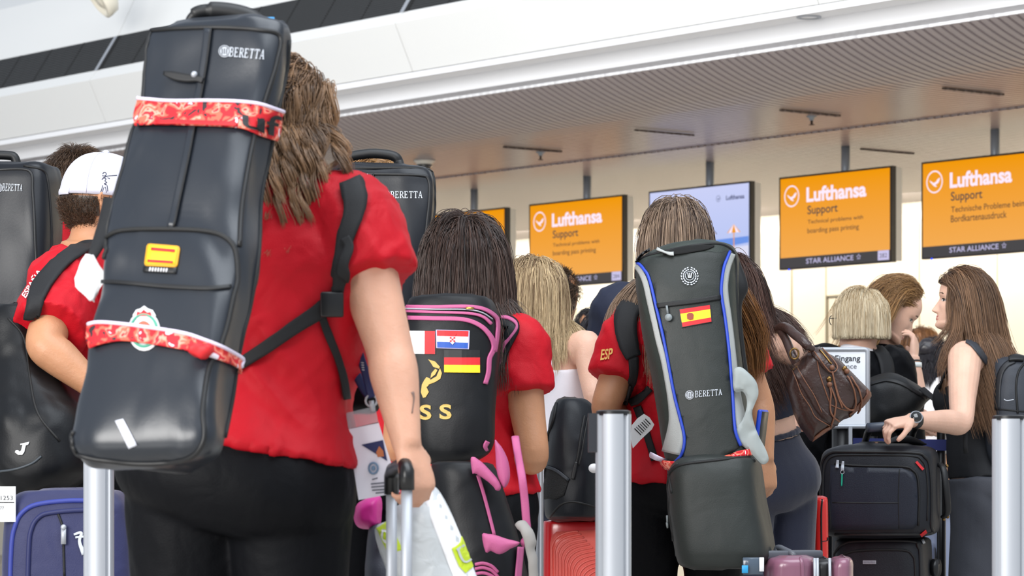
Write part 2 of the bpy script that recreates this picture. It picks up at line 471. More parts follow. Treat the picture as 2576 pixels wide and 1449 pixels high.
for i in range(-3, 4):
    t = k0+i*pitch
    for dt, mi in ((-.05, 1), (.0, 2)):
        mb.loft([[wp(t+dt, u2-.006, z2), wp(t+dt+.045, u2-.006, z2), wp(t+dt+.045, u2+.02, z2), wp(t+dt, u2+.02, z2)], [wp(t+dt, u3-.006, z3), wp(t+dt+.045, u3-.006, z3), wp(t+dt+.045, u3+.02, z3), wp(t+dt, u3+.02, z3)]], True, mi)
    for j in range(1, 8):
        tt = t+pitch*j/8
        mb.loft([[wp(tt, u-.003, z), wp(tt+.012, u-.003, z), wp(tt+.012, u+.01, z), wp(tt, u+.01, z)] for u, z in ((u2, z2), (u3, z3))], True, 1)
struct('ceiling_grille', mb, [M_grille, M_grilleb, M_silver], sm=False)
# back wall and its doors
mb = MB(); sheet([(U_WALL, 0), (U_WALL+.15, 0), (U_WALL+.15, ZC+.3), (U_WALL, ZC+.3)], TA, TB, mb); struct('wall_back', mb, M_wall, sm=False)
def wstrip(px0, px1, py0, py1, du, mb):
    """thin proud strip on the back wall between pixel columns, straight up and down"""
    ta, tb = t_of(px0, U_WALL), t_of(px1, U_WALL)
    za, zb = z_of(py1, ta, U_WALL), z_of(py0, ta, U_WALL)
    mb.loft([[wp(t, U_WALL-du, z), wp(t, U_WALL+.01, z)] + [] for t, z in ()] or [[wp(ta, U_WALL-du, za), wp(ta, U_WALL+.01, za), wp(ta, U_WALL+.01, zb), wp(ta, U_WALL-du, zb)], [wp(tb, U_WALL-du, za), wp(tb, U_WALL+.01, za), wp(tb, U_WALL+.01, zb), wp(tb, U_WALL-du, zb)]], True, 0)
for i, (a, b) in enumerate(((1990, 1994), (2077, 2079), (2312, 2314), (2508, 2510), (1448, 1450), (1610, 1612))):
    mb = MB(); wstrip(a, b, 560, 1225, .004, mb); struct('trim_%d' % (i+4), mb, M_joint, sm=False)
mb = MB()
wstrip(2081, 2084, 746, 1225, .02, mb); wstrip(2081, 2215, 744, 748, .02, mb); wstrip(2212, 2215, 746, 1225, .02, mb)
dframe = struct('door_1', mb, mat('door_frame_taupe', '#8d8470', .5), sm=False)
mb = MB(); wstrip(2085, 2211, 749, 1225, .006, mb)
dl = put('door_leaf', mb, mat('door_leaf_cream', '#f0e6d0', .3), dframe, sm=False)
# small warm-white wash lamps along the top of the back wall
for i in range(5):
    t = -3+i*4.6; c = wp(t, U_WALL-.75, ZC-.04)
    a = area('wall_wash_lamp', c, wp(t, U_WALL, 1.6), 4.3, .12, 52, (1.0, .94, .83))
# ------------------------------------------------------------------ flight screens on their poles
U_SIGN = u_of(1960, 0)  # placeholder, solved below
H_S = .69; s_l = (680-447)/H_S; Ys = F/s_l
q = Vector(((1960-CX)/F*Ys, Ys, 0))-P1; U_SIGN = q.dot(N2)
ZT = HC+(HY-447)/s_l; ZB = ZT-H_S
M_house = mat('white_screen_housing', '#dcd8cf', .45)
M_pole = mat('grey_screen_pole', '#9aa3ad', .4, metal=.3)
def screen_mat(name, top, bot, e=1.0):
    m = bpy.data.materials.new(name); m.use_nodes = True; n = m.node_tree.nodes; L = m.node_tree.links
    for x in list(n): n.remove(x)
    o = n.new('ShaderNodeOutputMaterial'); em = n.new('ShaderNodeEmission'); em.inputs[1].default_value = e
    tc = n.new('ShaderNodeTexCoord'); sp = n.new('ShaderNodeSeparateXYZ'); r = n.new('ShaderNodeValToRGB')
    L.new(tc.outputs['Generated'], sp.inputs[0]); L.new(sp.outputs['Z'], r.inputs[0])
    r.color_ramp.elements[0].color = lin(bot); r.color_ramp.elements[1].color = lin(top)
    L.new(r.outputs[0], em.inputs[0]); L.new(em.outputs[0], o.inputs[0]); return m
EV = 2**-0.43
M_scr = screen_mat('orange_screen', '#f29a08', '#f5ae58', EV)
M_scr2 = screen_mat('pale_blue_screen', '#ccd2f8', '#b4c4f4', EV)
def emat(name, c, e=1): return mat(name, c, .5, emit=e*EV, spec=0) if False else screen_mat(name, c, c, e*EV)
M_swhite = emat('screen_white', '#ffeeff'); M_sgrey = emat('screen_dark_grey', '#4c4a4c'); M_snavy = emat('screen_navy_text', '#1d2450')
M_sbrown = emat('screen_brown_text', '#5e4a3e'); M_slav = emat('screen_lavender', '#cfc9ee'); M_sblue = emat('screen_sea_blue', '#6f97e8'); M_sor = emat('screen_orange_mark', '#f0a030')
M_sand = emat('screen_sand', '#dfe0f6'); M_led = emat('blue_status_led', '#3050ff', 2)
class SignFrame:
    def __init__(s, pxl, pxr):
        s.ta, s.tb = t_of(pxl, U_SIGN), t_of(pxr, U_SIGN)
    def at(s, fx, fz, du): return wp(s.ta+(s.tb-s.ta)*fx, U_SIGN-du, ZT-(ZT-ZB)*fz)
    def W(s): return abs(s.tb-s.ta)
    def rect(s, mb, x0, z0, x1, z1, d0, d1, mi=0):
        mb.loft([[s.at(x, z, d) for x, z in ((x0, z0), (x1, z0), (x1, z1), (x0, z1))] for d in (d0, d1)], True, mi)
    def text(s, mb, t, x0, z0, x1, z1, du=.004, bold=0, mi=0):
        v, f = glyphs(t, bold); mb.add([s.at(x0+(x1-x0)*a, z0+(z1-z0)*b, du) for a, b in v], f, mi)
    def fan(s, mb, pts, du=.004, mi=0):
        r = geometry.tessellate_polygon([[Vector((x, z, 0)) for x, z in pts]])
        mb.add([s.at(x, z, du) for x, z in pts], [tuple(t) for t in r], mi)
    def ring(s, mb, cx, cz, r, w, du=.004, mi=0, n=28):
        k = s.W()/H_S; v = []; f = []
        for i in range(n):
            a = 2*math.pi*i/n
            for q in (r-w, r): v.append(s.at(cx+q*math.cos(a)/k, cz+q*math.sin(a), du))
        for i in range(n): j = (i+1) % n; f.append((2*i, 2*i+1, 2*j+1, 2*j))
        mb.add(v, f, mi)
def crane_logo(sf, mb, cx, cz, r, mi=0):
    k = sf.W()/H_S; sf.ring(mb, cx, cz, r, r*.13, mi=mi)
    pts = [(-.62, -.18), (-.3, -.02), (-.1, .1), (.2, -.02), (.35, -.2), (.66, -.34), (.62, -.12), (.48, .1), (.3, .2), (.1, .26), (.3, .42), (.14, .46), (-.12, .34), (-.3, .18), (-.5, .02)]
    sf.fan(mb, [(cx+a*r/k, cz+b*r) for a, b in pts], mi=mi)
def star(sf, mb, cx, cz, r, mi):
    k = sf.W()/H_S; v = []; f = []
    for i in range(10):
        a = -math.pi/2+math.pi*i/5; q = r if i % 2 == 0 else r*.5
        for w in (1, .68): v.append(sf.at(cx+q*w*math.cos(a)/k, cz+q*w*math.sin(a), .004))
    for i in range(10): j = (i+1) % 10; f.append((2*i, 2*i+1, 2*j+1, 2*j))
    mb.add(v, f, mi)
def display(pxl, pxr, pole_px, lab, kind, gate):
    sf = SignFrame(pxl, pxr); c = sf.at(.5, 1, -.1)
    T = Thing('display_screen', lab, 'screen', c, 'hanging screens over the desks')
    mb = MB(); sf.rect(mb, .0, .0, 1, 1, .0, -.045); put('bezel', mb, M_bezel, T, sm=False)
    mb = MB(); sf.rect(mb, .02, .012, 1.0, .985, -.045, -.105); put('housing', mb, M_house, T, sm=False, label='white box housing behind the screen')
    mb = MB(); tp = t_of(pole_px, U_SIGN+.06); mb.tube([wp(tp, U_SIGN+.06, ZT-.15), wp(tp, U_SIGN+.06, ZC-.0125)], .032, 16); put('pole', mb, M_pole, T)
    mb = MB(); sf.rect(mb, .014, .02, .985, .985, .002, -.01); scr = put('screen', mb, M_scr if kind != 'beach' else M_scr2, T, sm=False)
    if kind != 'beach':
        mb = MB(); sf.rect(mb, .014, .873, .985, .985, .003, -.005); put('footer_bar', mb, M_sgrey, T, sm=False)
        mb = MB(); crane_logo(sf, mb, .119, .215, .117); put('crane_emblem', mb, M_swhite, T, sm=False)
        mb = MB(); sf.text(mb, 'Lufthansa', .253, .135, .785, .297, bold=.035); put('headline_lettering', mb, M_swhite, T, sm=False)
        mb = MB(); sf.text(mb, 'Support', .262, .335, .534, .455, bold=.012); put('lettering', mb, M_sgrey, T, sm=False)
        lines = ('Technische Probleme beim', 'Bordkartenausdruck') if kind == 'de' else ('Technical problems with', 'boarding pass printing')
        ww = (.90, .74) if kind == 'de' else (.757, .72)
        mb = MB(); sf.text(mb, lines[0], .264, .485, ww[0], .54 if kind != 'de' else .545, bold=.008); put('lettering', mb, M_sbrown, T, sm=False); mb = MB(); sf.text(mb, lines[1], .262, .575, ww[1], .645, bold=.008); put('lettering', mb, M_sbrown, T, sm=False)
        mb = MB(); sf.text(mb, 'STAR ALLIANCE', .25, .898, .672, .952, bold=.006); star(sf, mb, .718, .922, .034, 0); put('footer_lettering', mb, M_slav, T, sm=False)
        if gate:
            mb = MB(); sf.rect(mb, .885, .875, .98, .975, .0045, .003); sf.text(mb, gate, .90, .905, .965, .95, du=.006, mi=1); put('gate_label', mb, [M_slav, M_sgrey], T, sm=False)
        mb = MB(); a = sf.at(.1, 1.004, .01); mb.ball(a, .008, n=6); put('status_light', mb, M_led, T)
    else:
        mb = MB(); sf.fan(mb, [(.014, .985), (.014, .66), (.3, .70), (.6, .72), (.985, .70), (.985, .985)], .0035); put('lettering_field', mb, M_sand, T, sm=False)
        mb = MB(); sf.fan(mb, [(.014, .64), (.985, .60), (.985, .67), (.75, .70), (.5, .73), (.2, .70), (.014, .67)], .004); put('picture_sea', mb, M_sblue, T, sm=False)
        mb = MB(); sf.text(mb, 'Lufthansa', .77, .135, .945, .185, bold=.02); put('lettering', mb, M_snavy, T, sm=False); mb = MB(); crane_logo(sf, mb, .695, .16, .035); put('crane_emblem', mb, M_snavy, T, sm=False); mb = MB(); sf.text(mb, 'Z', .06, .13, .13, .18); put('lettering', mb, M_snavy, T, sm=False)
        mb = MB(); sf.text(mb, gate, .87, .905, .945, .945); put('gate_label', mb, M_sbrown, T, sm=False)
        for cx, cz, r, mm in ((.62, .53, .085, M_snavy), (.845, .53, .085, M_sor)):
            mb = MB(); k = sf.W()/H_S
            for i in range(5):
                a0, a1 = math.pi+math.pi*i/5, math.pi+math.pi*(i+1)/5
                sf.fan(mb, [(cx, cz-.075), (cx+r*math.cos(a0)/k*1.3, cz+.02+.0*math.sin(a0)), (cx+r*math.cos(a1)/k*1.3, cz+.02)], .005, i % 2)
            sf.rect(mb, cx-.004, cz+.02, cx+.004, cz+.32, .005, .004, 0)
            put('picture_parasol', mb, [mm, M_swhite], T, sm=False)
        mb = MB(); k = sf.W()/H_S; sf.fan(mb, [(.83+.1*math.cos(a*.5), .845+.035*math.sin(a*.5)) for a in range(13)], .0045); put('picture_shadow', mb, M_slav, T, sm=False)
display(988, 1273, 1193, 'leftmost orange screen, partly hidden by the tall black gun case', 'en', '285')
display(1331, 1568, 1477, 'orange screen above the blonde woman in the white tank top', 'en', '284')
display(1632, 1888, 1786, 'pale blue screen showing beach parasols, between two orange screens', 'beach', '283')
display(1960, 2243, 2127, 'orange screen with English support text above the blonde bob woman', 'en', '282')
display(2318, 2612, 2503, 'rightmost orange screen with German text, cut by the picture edge', 'de', '')

# ------------------------------------------------------------------ small fittings on the ceilings
M_dark = mat('dark_slot', '#4a3d38', .7)
for i, (x0, x1, y, lab) in enumerate(((1295, 1385, 371, 'dark slot diffuser in slatted ceiling left of the others'), (1628, 1715, 329, 'second dark slot diffuser from the left in the slatted ceiling'), (1995, 2082, 279, 'dark slot diffuser in slatted ceiling above the ceiling sprinkler'), (2405, 2492, 225, 'rightmost dark slot diffuser in the slatted ceiling'), (2190, 2275, 375, 'faint brown slot diffuser in the rear ceiling right of a pole'))):
    t, u = tu_flat((x0+x1)/2, y, ZC); L = .5
    mb = MB(); a = wp(t, u, ZC-.013 if i < 4 else ZC-.016); mb.box(a, (.012, .27, .006), (D2, N2, UP))
    for k in range(7): mb.box(a+N2*(-.24+k*.08)-UP*.002, (.014, .008, .006), (D2, N2, UP), 1)
    single('slot_diffuser', lab, 'vent', mb, [M_dark, M_slatb], sm=False, group='slot diffusers in the slatted ceiling')
for x, y, lab in ((1360, 382, 'small ceiling sprinkler below the left dark slot'), (2042, 292, 'small ceiling sprinkler near the upper right slot')):
    t, u = tu_flat(x, y, ZC); c = wp(t, u, ZC)
    T = Thing('ceiling_sprinkler', lab, 'sprinkler', c, 'ceiling sprinklers')
    mb = MB(); mb.lathe(c-UP*.03, [(.035, .03), (.035, .024), (.018, .018), (.016, 0)]); put('rose', mb, M_pole, T)
    mb = MB(); mb.lathe(c-UP*.055, [(.008, .03), (.008, .0), (.02, -.002), (.02, -.006)], 12); put('sprinkler_head', mb, M_dark, T)
t, u = tu_flat(1068, 403, ZC); c = wp(t, u, ZC)
T = Thing('dome_camera', 'dark glass dome camera on the ceiling above the tall black case', 'camera', c)
mb = MB(); mb.lathe(c-UP*.05, [(.085, .05), (.085, .038), (.066, .03), (.064, .018)], 28); put('housing', mb, M_house, T)
mb = MB(); mb.lathe(c-UP*.034, [(.060*math.cos(a*.157), -.058*math.sin(a*.157)) for a in range(0, 10)]+[(.001, -.058)], 28); put('dome_glass', mb, mat('dark_dome_glass', '#0a0d10', .05, coat=1), T)
t, u = t_of(2035, -.1), -.1; c = wp(t, u, zf)
T = Thing('downlight', 'round recessed downlight in the white ledge at the top right', 'light', c)
mb = MB(); mb.lathe(c-UP*.008, [(.075, .008), (.075, 0), (.06, -.001), (.058, .006)], 28); put('rim', mb, M_silver, T)
mb = MB(); mb.lathe(c-UP*.004, [(.056, .003), (.05, 0), (.002, -.003)], 24); put('diffuser', mb, M_white2, T)
c = P(252, -6, 25.6)
T = Thing('round_spotlight', 'round white spotlight on the vault at the top left corner', 'light', c)
ax = (wp(0, 0, 0)-wp(0, 1, .0)+D2*.35-UP*.75).normalized()
mb = MB(); mb.lathe(c, [(.10, -.10), (.155, -.06), (.165, .0), (.165, .03), (.14, .04), (.135, .015), (.08, .005), (.07, .03), (.002, .035)], 36, axis=ax); put('lamp_body', mb, mat('cream_white_metal', '#f1ead8', .35), T)
mb = MB(); mb.tube([c-ax*.08, c-ax*.12+N2*.1+UP*.1, c+N2*.35+UP*.2], .03, 12); put('arm', mb, M_white2, T)
# ------------------------------------------------------------------ people: one continuous body each, hair and clothing as parts
def skin_mat(name, col):
    m = mat(name, col, .5, bump=[(180, .0006, 2), (40, .0008, 2)], var=.07, varscale=14)
    b = m.node_tree.nodes['Principled BSDF']; b.inputs['Subsurface Weight'].default_value = .12; b.inputs['Subsurface Radius'].default_value = (.012, .004, .002); b.inputs['Subsurface Scale'].default_value = .6
    return m
SK = {'tan': skin_mat('skin_tan', '#b98461'), 'light': skin_mat('skin_light', '#d19e84'), 'pale': skin_mat('skin_pale', '#dfb39c'), 'olive': skin_mat('skin_olive', '#b9835f')}
M_lip = mat('lip_rose', '#b9655f', .4); M_brow = mat('brow_brown', '#5d4231', .7); M_eyew = mat('eye_white', '#e9e4df', .15); M_iris = mat('iris_dark', '#2b211c', .1); M_lash = mat('lash_dark', '#2a1d18', .6)

def V3(x): return Vector([float(a) for a in x])

HT = [(0, .012, .068, .035), (.03, .030, .083, .022), (.08, .043, .087, .0), (.15, .053, .086, -.035), (.22, .059, .085, -.06), (.30, .065, .084, -.076), (.40, .070, .083, -.087),
      (.50, .073, .081, -.094), (.58, .0755, .086, -.098), (.66, .077, .087, -.100), (.76, .075, .081, -.096), (.85, .067, .066, -.083), (.92, .053, .047, -.064), (.97, .034, .025, -.04), (1.0, .006, -.003, -.012)]
def hermite(tab, t, k):
    for i in range(len(tab)-1):
        if tab[i][0] <= t <= tab[i+1][0]:
            a = (t-tab[i][0])/(tab[i+1][0]-tab[i][0]); p1, p2 = tab[i][k], tab[i+1][k]
            p0 = tab[i-1][k] if i > 0 else p1; p3 = tab[i+2][k] if i+2 < len(tab) else p2
            return .5*(2*p1+(-p0+p2)*a+(2*p0-5*p1+4*p2-p3)*a*a+(-p0+3*p1-3*p2+p3)*a**3)
    return tab[-1][k]
def gss(x, s): return math.exp(-(x/s)**2)

class Head:
    """local frame: x right, y where the face looks, z crown; s = 1 is a 0.23 m head"""
    def __init__(s, c, yaw=0, pitch=0, roll=0, size=1.0):
        s.c = Vector(c); s.s = size
        s.R = Matrix.Rotation(math.radians(yaw), 3, 'Z') @ Matrix.Rotation(math.radians(roll), 3, 'Y') @ Matrix.Rotation(math.radians(-pitch), 3, 'X')
    def w(s, p): return s.c+s.R @ (Vector(p)*s.s)
    def l(s, q): return (np.asarray(q, float)-np.array(s.c)) @ np.array(s.R)/s.s
    def add(s, mb, n=56, m=64):
        rings = []
        for i in range(m):
            t = .5-.5*math.cos(math.pi*(i+.15)/(m-.7)); z = -.115+.23*t
            w = hermite(HT, t, 1); yf = hermite(HT, t, 2); yb = hermite(HT, t, 3); c = .0 if t > .12 else .03
            ring = []
            for j in range(n):
                th = 2*math.pi*j/n; si, co = math.sin(th), math.cos(th); front = co > 0
                ex = .86 if front else .95
                x = w*math.copysign(abs(si)**ex, si); y = c+((yf-c) if front else (c-yb))*math.copysign(abs(co)**(1.15 if front else .95), co)
                if front:
                    f = co
                    # nose
                    if .255 < t < .52:
                        if t < .30: pr = .026*math.sin((t-.255)/.045*math.pi/2)
                        else: pr = .026*(1-(t-.30)/.22)**1.15+.002
                        y += pr*gss(x, .0085+.006*gss(t-.30, .05))
                        y += .006*gss(t-.29, .025)*(gss(x-.013, .007)+gss(x+.013, .007))
                    y -= .0095*gss(t-.485, .045)*(gss(x-.031, .016)+gss(x+.031, .016))
                    y += .0035*gss(t-.57, .03)*(gss(x-.028, .022)+gss(x+.028, .022))
                    y += .0052*gss(t-.212, .014)*gss(x, .019)+.006*gss(t-.168, .016)*gss(x, .017)-.003*gss(t-.19, .006)*gss(x, .022)
                    y -= .003*gss(t-.245, .016)*gss(x, .006); y += .0045*gss(t-.07, .04)*gss(x, .02); y -= .003*gss(t-.125, .018)*gss(x, .02)
                    y += .003*gss(t-.37, .06)*(gss(x-.04, .016)+gss(x+.04, .016))
                ring.append(s.w((x, y, z)))
            rings.append(ring)
        mb.loft(rings)
        for sg in (-1, 1):
            e = [(sg*.0735, -.004, -.012), (sg*.078, -.014, -.022), (sg*.083, -.024, -.002), (sg*.085, -.028, .014), (sg*.083, -.018, .026), (sg*.078, -.004, .022), (sg*.074, .003, .008)]
            mb.tube([s.w(a) for a in cr(e, 4)], .0048*s.s, 8)
            mb.ball(s.w((sg*.076, -.013, .003)), (.004*s.s, .013*s.s, .022*s.s), n=8, ax=(s.R @ Vector((1, 0, 0)), s.R @ Vector((0, 1, 0)), s.R @ Vector((0, 0, 1))))
        mb.tube([s.w((0, -.03, .02)), s.w((0, -.025, -.09))], [.055*s.s, .05*s.s], 16)
    def paint(s, me, base=0, ids=(1, 2, 3, 4, 5)):
        """lips, brows, eyes: material slots by place on the face"""
        v = s.l(npv(me)); lip, brow, ew, ir, la = ids
        mi = np.zeros(len(me.polygons), np.int32); me.polygons.foreach_get('material_index', mi)
        cen = np.empty(len(me.polygons)*3, np.float32); me.polygons.foreach_get('center', cen); c = s.l(cen.reshape(-1, 3)); x, y, z = np.abs(c[:, 0]), c[:, 1], c[:, 2]
        face = y > .045
        t = (z+.115)/.23
        mi[face & (((t-.212)/.017)**2+(x/.024)**2 < 1)] = lip; mi[face & (((t-.168)/.02)**2+(x/.022)**2 < 1)] = lip
        mi[face & (np.abs(z-(.0145+.003*np.sin((x-.012)/.03*3.1))-.006) < .0026) & (x > .013) & (x < .045)] = brow
        ex = x-.031; al = .0050*np.clip(1-(ex/.0145)**2, 0, 1); ez = z+.0035
        eye = face & (np.abs(ex) < .0145) & (np.abs(ez) < al)
        mi[face & (np.abs(ex) < .016) & (np.abs(ez-al) < .0028)] = la
        mi[eye] = ew; mi[eye & (ex**2+ez**2 < .0066**2)] = ir
        me.polygons.foreach_set('material_index', mi); me.update()

def hand(mb, wrist, fdir, pnorm, size=1.0, curl=.5, side=1, spread=.12, thumb=.5, curls=None):
    """palm and five unequal fingers; fdir to the knuckles, pnorm out of the palm, side +1 thumb on the fdir x pnorm side"""
    f = Vector(fdir).normalized(); pn = Vector(pnorm); pn = (pn-f*pn.dot(f)).normalized(); sd = f.cross(pn)*side; w = Vector(wrist); z = size
    rings = []
    for k, (d, hw, ht) in enumerate(((-.02, .024, .019), (.0, .026, .019), (.025, .034, .017), (.055, .041, .016), (.085, .042, .013), (.098, .038, .009))):
        rings.append(ringx(w+f*(d*z), sd*(hw*z), pn*(ht*z), 20, 2.6))
    mb.loft(rings)
    L = ((.030, .078, .0088), (.011, .088, .0092), (-.010, .082, .0088), (-.029, .064, .0078))
    cs = curls or [curl]*4
    for k, (o, ln, r) in enumerate(L):
        a = f*math.cos(spread*(1.3-k)*.55)+sd*math.sin(spread*(1.3-k)*.55); a.normalize()
        p = w+f*((.086-.004*abs(k-1))*z)+sd*(o*z); pts = [p-f*(.02*z), p]; ang = 0; c = cs[k]
        for seg, part in ((.45, .75), (.32, 1.05), (.23, .7)):
            ang += c*part; d = a*math.cos(ang)+pn*math.sin(ang); 
            pts.append(pts[-1]+d*(ln*seg*z*.5)); pts.append(pts[-1]+d*(ln*seg*z*.5))
        R = [r*1.05*z, r*1.08*z, r*.98*z, r*1.0*z, r*.9*z, r*.92*z, r*.85*z, r*.62*z]
        mb.tube(pts, R, 10)
    p = w+f*(.02*z)+sd*(.022*z); d0 = (f*.62+sd*.75+pn*.25).normalized(); pts = [p, p+d0*(.03*z)]
    d1 = (f*(.9-.2*thumb)+sd*(.45-.5*thumb)+pn*(.35+.6*thumb)).normalized(); pts += [pts[-1]+d1*(.02*z), pts[-1]+d1*(.038*z)]
    d2 = (d1+pn*.4*thumb-sd*.5*thumb+f*.3).normalized(); pts += [pts[-1]+d2*(.017*z), pts[-1]+d2*(.03*z)]
    mb.tube(pts, [.014*z, .0125*z, .0108*z, .0105*z, .0102*z, .0065*z], 10)

class Body:
    """skeleton in metres from height h, root (x,y) of the feet, yaw (deg, 0 = back to the eye), waist->neck lean as world offsets"""
    def __init__(s, root, h, yaw=0, lean=(0, 0), bulk=1.0, fem=True, hipo=(0, 0), arms=None, shw=None, head=None, hsize=None, nb=None):
        s.h = h; a = math.radians(yaw); s.R = Vector((math.cos(a), math.sin(a), 0)); s.Fw = Vector((-math.sin(a), math.cos(a), 0)); s.root = Vector((root[0], root[1], 0)); s.bulk = bulk; s.fem = fem
        U = Vector((0, 0, 1)); r = s.root
        s.pel = r+Vector((hipo[0], hipo[1], .53*h)); s.nb = Vector(nb) if nb is not None else s.pel+U*(.30*h)+Vector((lean[0], lean[1], -.5*(lean[0]**2+lean[1]**2)/(.3*h)))
        ax = (s.nb-s.pel); s.len = ax.length; s.ax = ax.normalized(); 
        s.Rt = (s.R-s.ax*s.R.dot(s.ax)).normalized(); s.Ft = s.ax.cross(s.Rt)
        hs = hsize or h/1.68*.98
        s.head = head or Head(s.nb+s.ax*(.05*h)+U*(.062*h)+s.Ft*.02, yaw=yaw, size=hs)
        sw = shw or (.098 if fem else .112)
        s.sh = {k: s.spine(.90)+s.Rt*(g*sw*h*bulk**.35) for k, g in (('L', -1), ('R', 1))}
        s.el = {}; s.wr = {}
        for k, g in (('L', -1), ('R', 1)):
            s.el[k] = s.sh[k]+Vector((0, 0, -.175*h))+s.R*(g*.035*h)-s.Fw*.02; s.wr[k] = s.el[k]+Vector((0, 0, -.14*h))+s.Fw*(.035*h)+s.R*(g*.0)
        for k, d in (arms or {}).items():
            if 'sh' in d: s.sh[k] = Vector(d['sh'])
            if 'el' in d: s.el[k] = Vector(d['el'])
            if 'wr' in d: s.wr[k] = Vector(d['wr'])
        s.hipj = {k: s.pel+s.R*(g*.052*h*bulk**.6)+Vector((0, 0, -.035*h)) for k, g in (('L', -1), ('R', 1))}
        s.kn = {k: r+s.R*(g*.056*h*bulk**.4)+Vector((0, 0, .285*h))+s.Fw*.015 for k, g in (('L', -1), ('R', 1))}
        s.an = {k: r+s.R*(g*.058*h*bulk**.3)+Vector((0, 0, .05*h)) for k, g in (('L', -1), ('R', 1))}
        for k in 'LR': s.hipj[k].xy += Vector((0, 0))
    def spine(s, t): # 0 pelvis .. 1 neck base, with the small of the back hollowed
        return s.pel+(s.nb-s.pel)*t+s.Ft*(.018*math.sin(math.pi*t)*s.h/1.7-.012*max(0, t-.6))
    TOR = [(-.22, .050, .055, 0), (-.17, .088, .068, -.004), (-.08, .105, .074, -.010), (.05, .103, .070, -.008), (.2, .088, .060, 0), (.34, .079, .055, 0), (.48, .083, .058, 0), (.62, .092, .062, 0), (.75, .098, .062, 0), (.86, .092, .056, 0), (.94, .070, .046, 0), (1.0, .044, .040, 0), (1.06, .035, .036, .004)]
    TORM = [(-.22, .052, .055, 0), (-.17, .086, .064, 0), (-.08, .098, .068, -.004), (.05, .097, .066, 0), (.2, .092, .062, 0), (.34, .090, .060, 0), (.48, .095, .062, 0), (.62, .104, .066, 0), (.75, .110, .066, 0), (.86, .104, .060, 0), (.94, .080, .050, 0), (1.0, .052, .045, 0), (1.06, .042, .042, .004)]
    def torso(s, mb, t0=-.3, t1=1.2, grow=0.0, cut=False, tabmul=None):
        tab = s.TOR if s.fem else s.TORM; rows = [(t, w*s.h*(s.bulk if t < .8 else s.bulk**.6), d*s.h*(s.bulk**.85 if t < .8 else s.bulk**.5), f*s.h) for t, w, d, f in tab]
        rr = cr(rows, 4); rr = [q for q in rr if t0-1e-6 <= q[0] <= t1+1e-6]; rings = []
        for t, w, d, f in rr:
            m = tabmul(t) if tabmul else 1
            c = s.spine(t)+s.Ft*f
            if t < 0: c = s.pel+(s.nb-s.pel)*t*.5+Vector((0, 0, t*s.len*.5))+s.Ft*f
            rings.append(ringx(c, s.Rt*(w*m+grow), s.Ft*(d*m+grow), 32, 2.35))
        mb.loft(rings)
    def arm(s, mb, k, grow=0, t1=1.0, fat=1.0, flare=0.0, start=-.25):
        h = s.h; b = s.bulk**.7*fat*(1.0 if s.fem else 1.12); sh, el, wr = s.sh[k], s.el[k], s.wr[k]
        inn = sh+(s.spine(.84)-sh)*.45
        A = [(inn, .040), (sh, .036*1.02), (sh+(el-sh)*.3, .033), (sh+(el-sh)*.65, .0285), (el, .0245), (el+(wr-el)*.25, .0255), (el+(wr-el)*.6, .021), (wr, .0155), (wr+(wr-el).normalized()*.012, .0155)]
        if t1 < 1: # sleeve: only to a fraction of the upper arm
            n = sh+(el-sh)*t1; A = [(inn, .040), (sh, .037), (sh+(el-sh)*t1*.5, .0345), (n, .032)]
        q = cr([(*p, r*h*b+grow+(flare*max(0, i-1) if t1 < 1 else 0)) for i, (p, r) in enumerate(A)], 5)
        mb.tube([Vector(a[:3]) for a in q], [a[3] for a in q], 18)
    def leg(s, mb, k, grow=0, t1=1.0, wide=0):
        h = s.h; b = s.bulk**.8; hp, kn, an = s.hipj[k], s.kn[k], s.an[k]; g = -1 if k == 'L' else 1
        A = [(hp+Vector((0, 0, .03*h))-s.R*(g*.005), .050), (hp, .055), (hp+(kn-hp)*.3-s.Fw*.004, .051), (hp+(kn-hp)*.65, .042), (kn, .034), (kn+(an-kn)*.3-s.Fw*.012, .033), (kn+(an-kn)*.65, .025), (an, .021)]
        q = cr([(*p, r*h*b+grow+wide*max(0, i-2)/5) for i, (p, r) in enumerate(A)], 5)
        if t1 < 1: q = q[:max(3, int(len(q)*t1))]
        mb.tube([Vector(a[:3]) for a in q], [a[3] for a in q], 22)
    def foot(s, mb, k, grow=0):
        an = s.an[k]; z0 = .0
        pts = [an-s.Fw*.05-Vector((0, 0, an.z-.035)), an-s.Fw*.01-Vector((0, 0, an.z-.045)), an+s.Fw*.06-Vector((0, 0, an.z-.038)), an+s.Fw*.13-Vector((0, 0, an.z-.028)), an+s.Fw*.17-Vector((0, 0, an.z-.022))]
        mb.tube(pts, [.03+grow, .036+grow, .04+grow, .038+grow, .02+grow], 14, flat=.62)
        mb.tube([an+Vector((0, 0, .03)), an-Vector((0, 0, an.z-.05))], [.036, .036], 14)

def hair_mat(name, dark, light, rough=.32, spread=1.0):
    m = bpy.data.materials.new(name); m.use_nodes = True; n = m.node_tree.nodes; L = m.node_tree.links; b = n['Principled BSDF']
    a = n.new('ShaderNodeAttribute'); a.attribute_name = 'strand'; r = n.new('ShaderNodeValToRGB'); L.new(a.outputs['Fac'], r.inputs[0]); L.new(r.outputs[0], b.inputs['Base Color'])
    r.color_ramp.elements[0].color = lin(dark); r.color_ramp.elements[1].color = lin(light); r.color_ramp.elements[0].position = .1; r.color_ramp.elements[1].position = .95
    b.inputs['Roughness'].default_value = rough; b.inputs['Specular IOR Level'].default_value = .45; b.inputs['Sheen Weight'].default_value = .0; return m

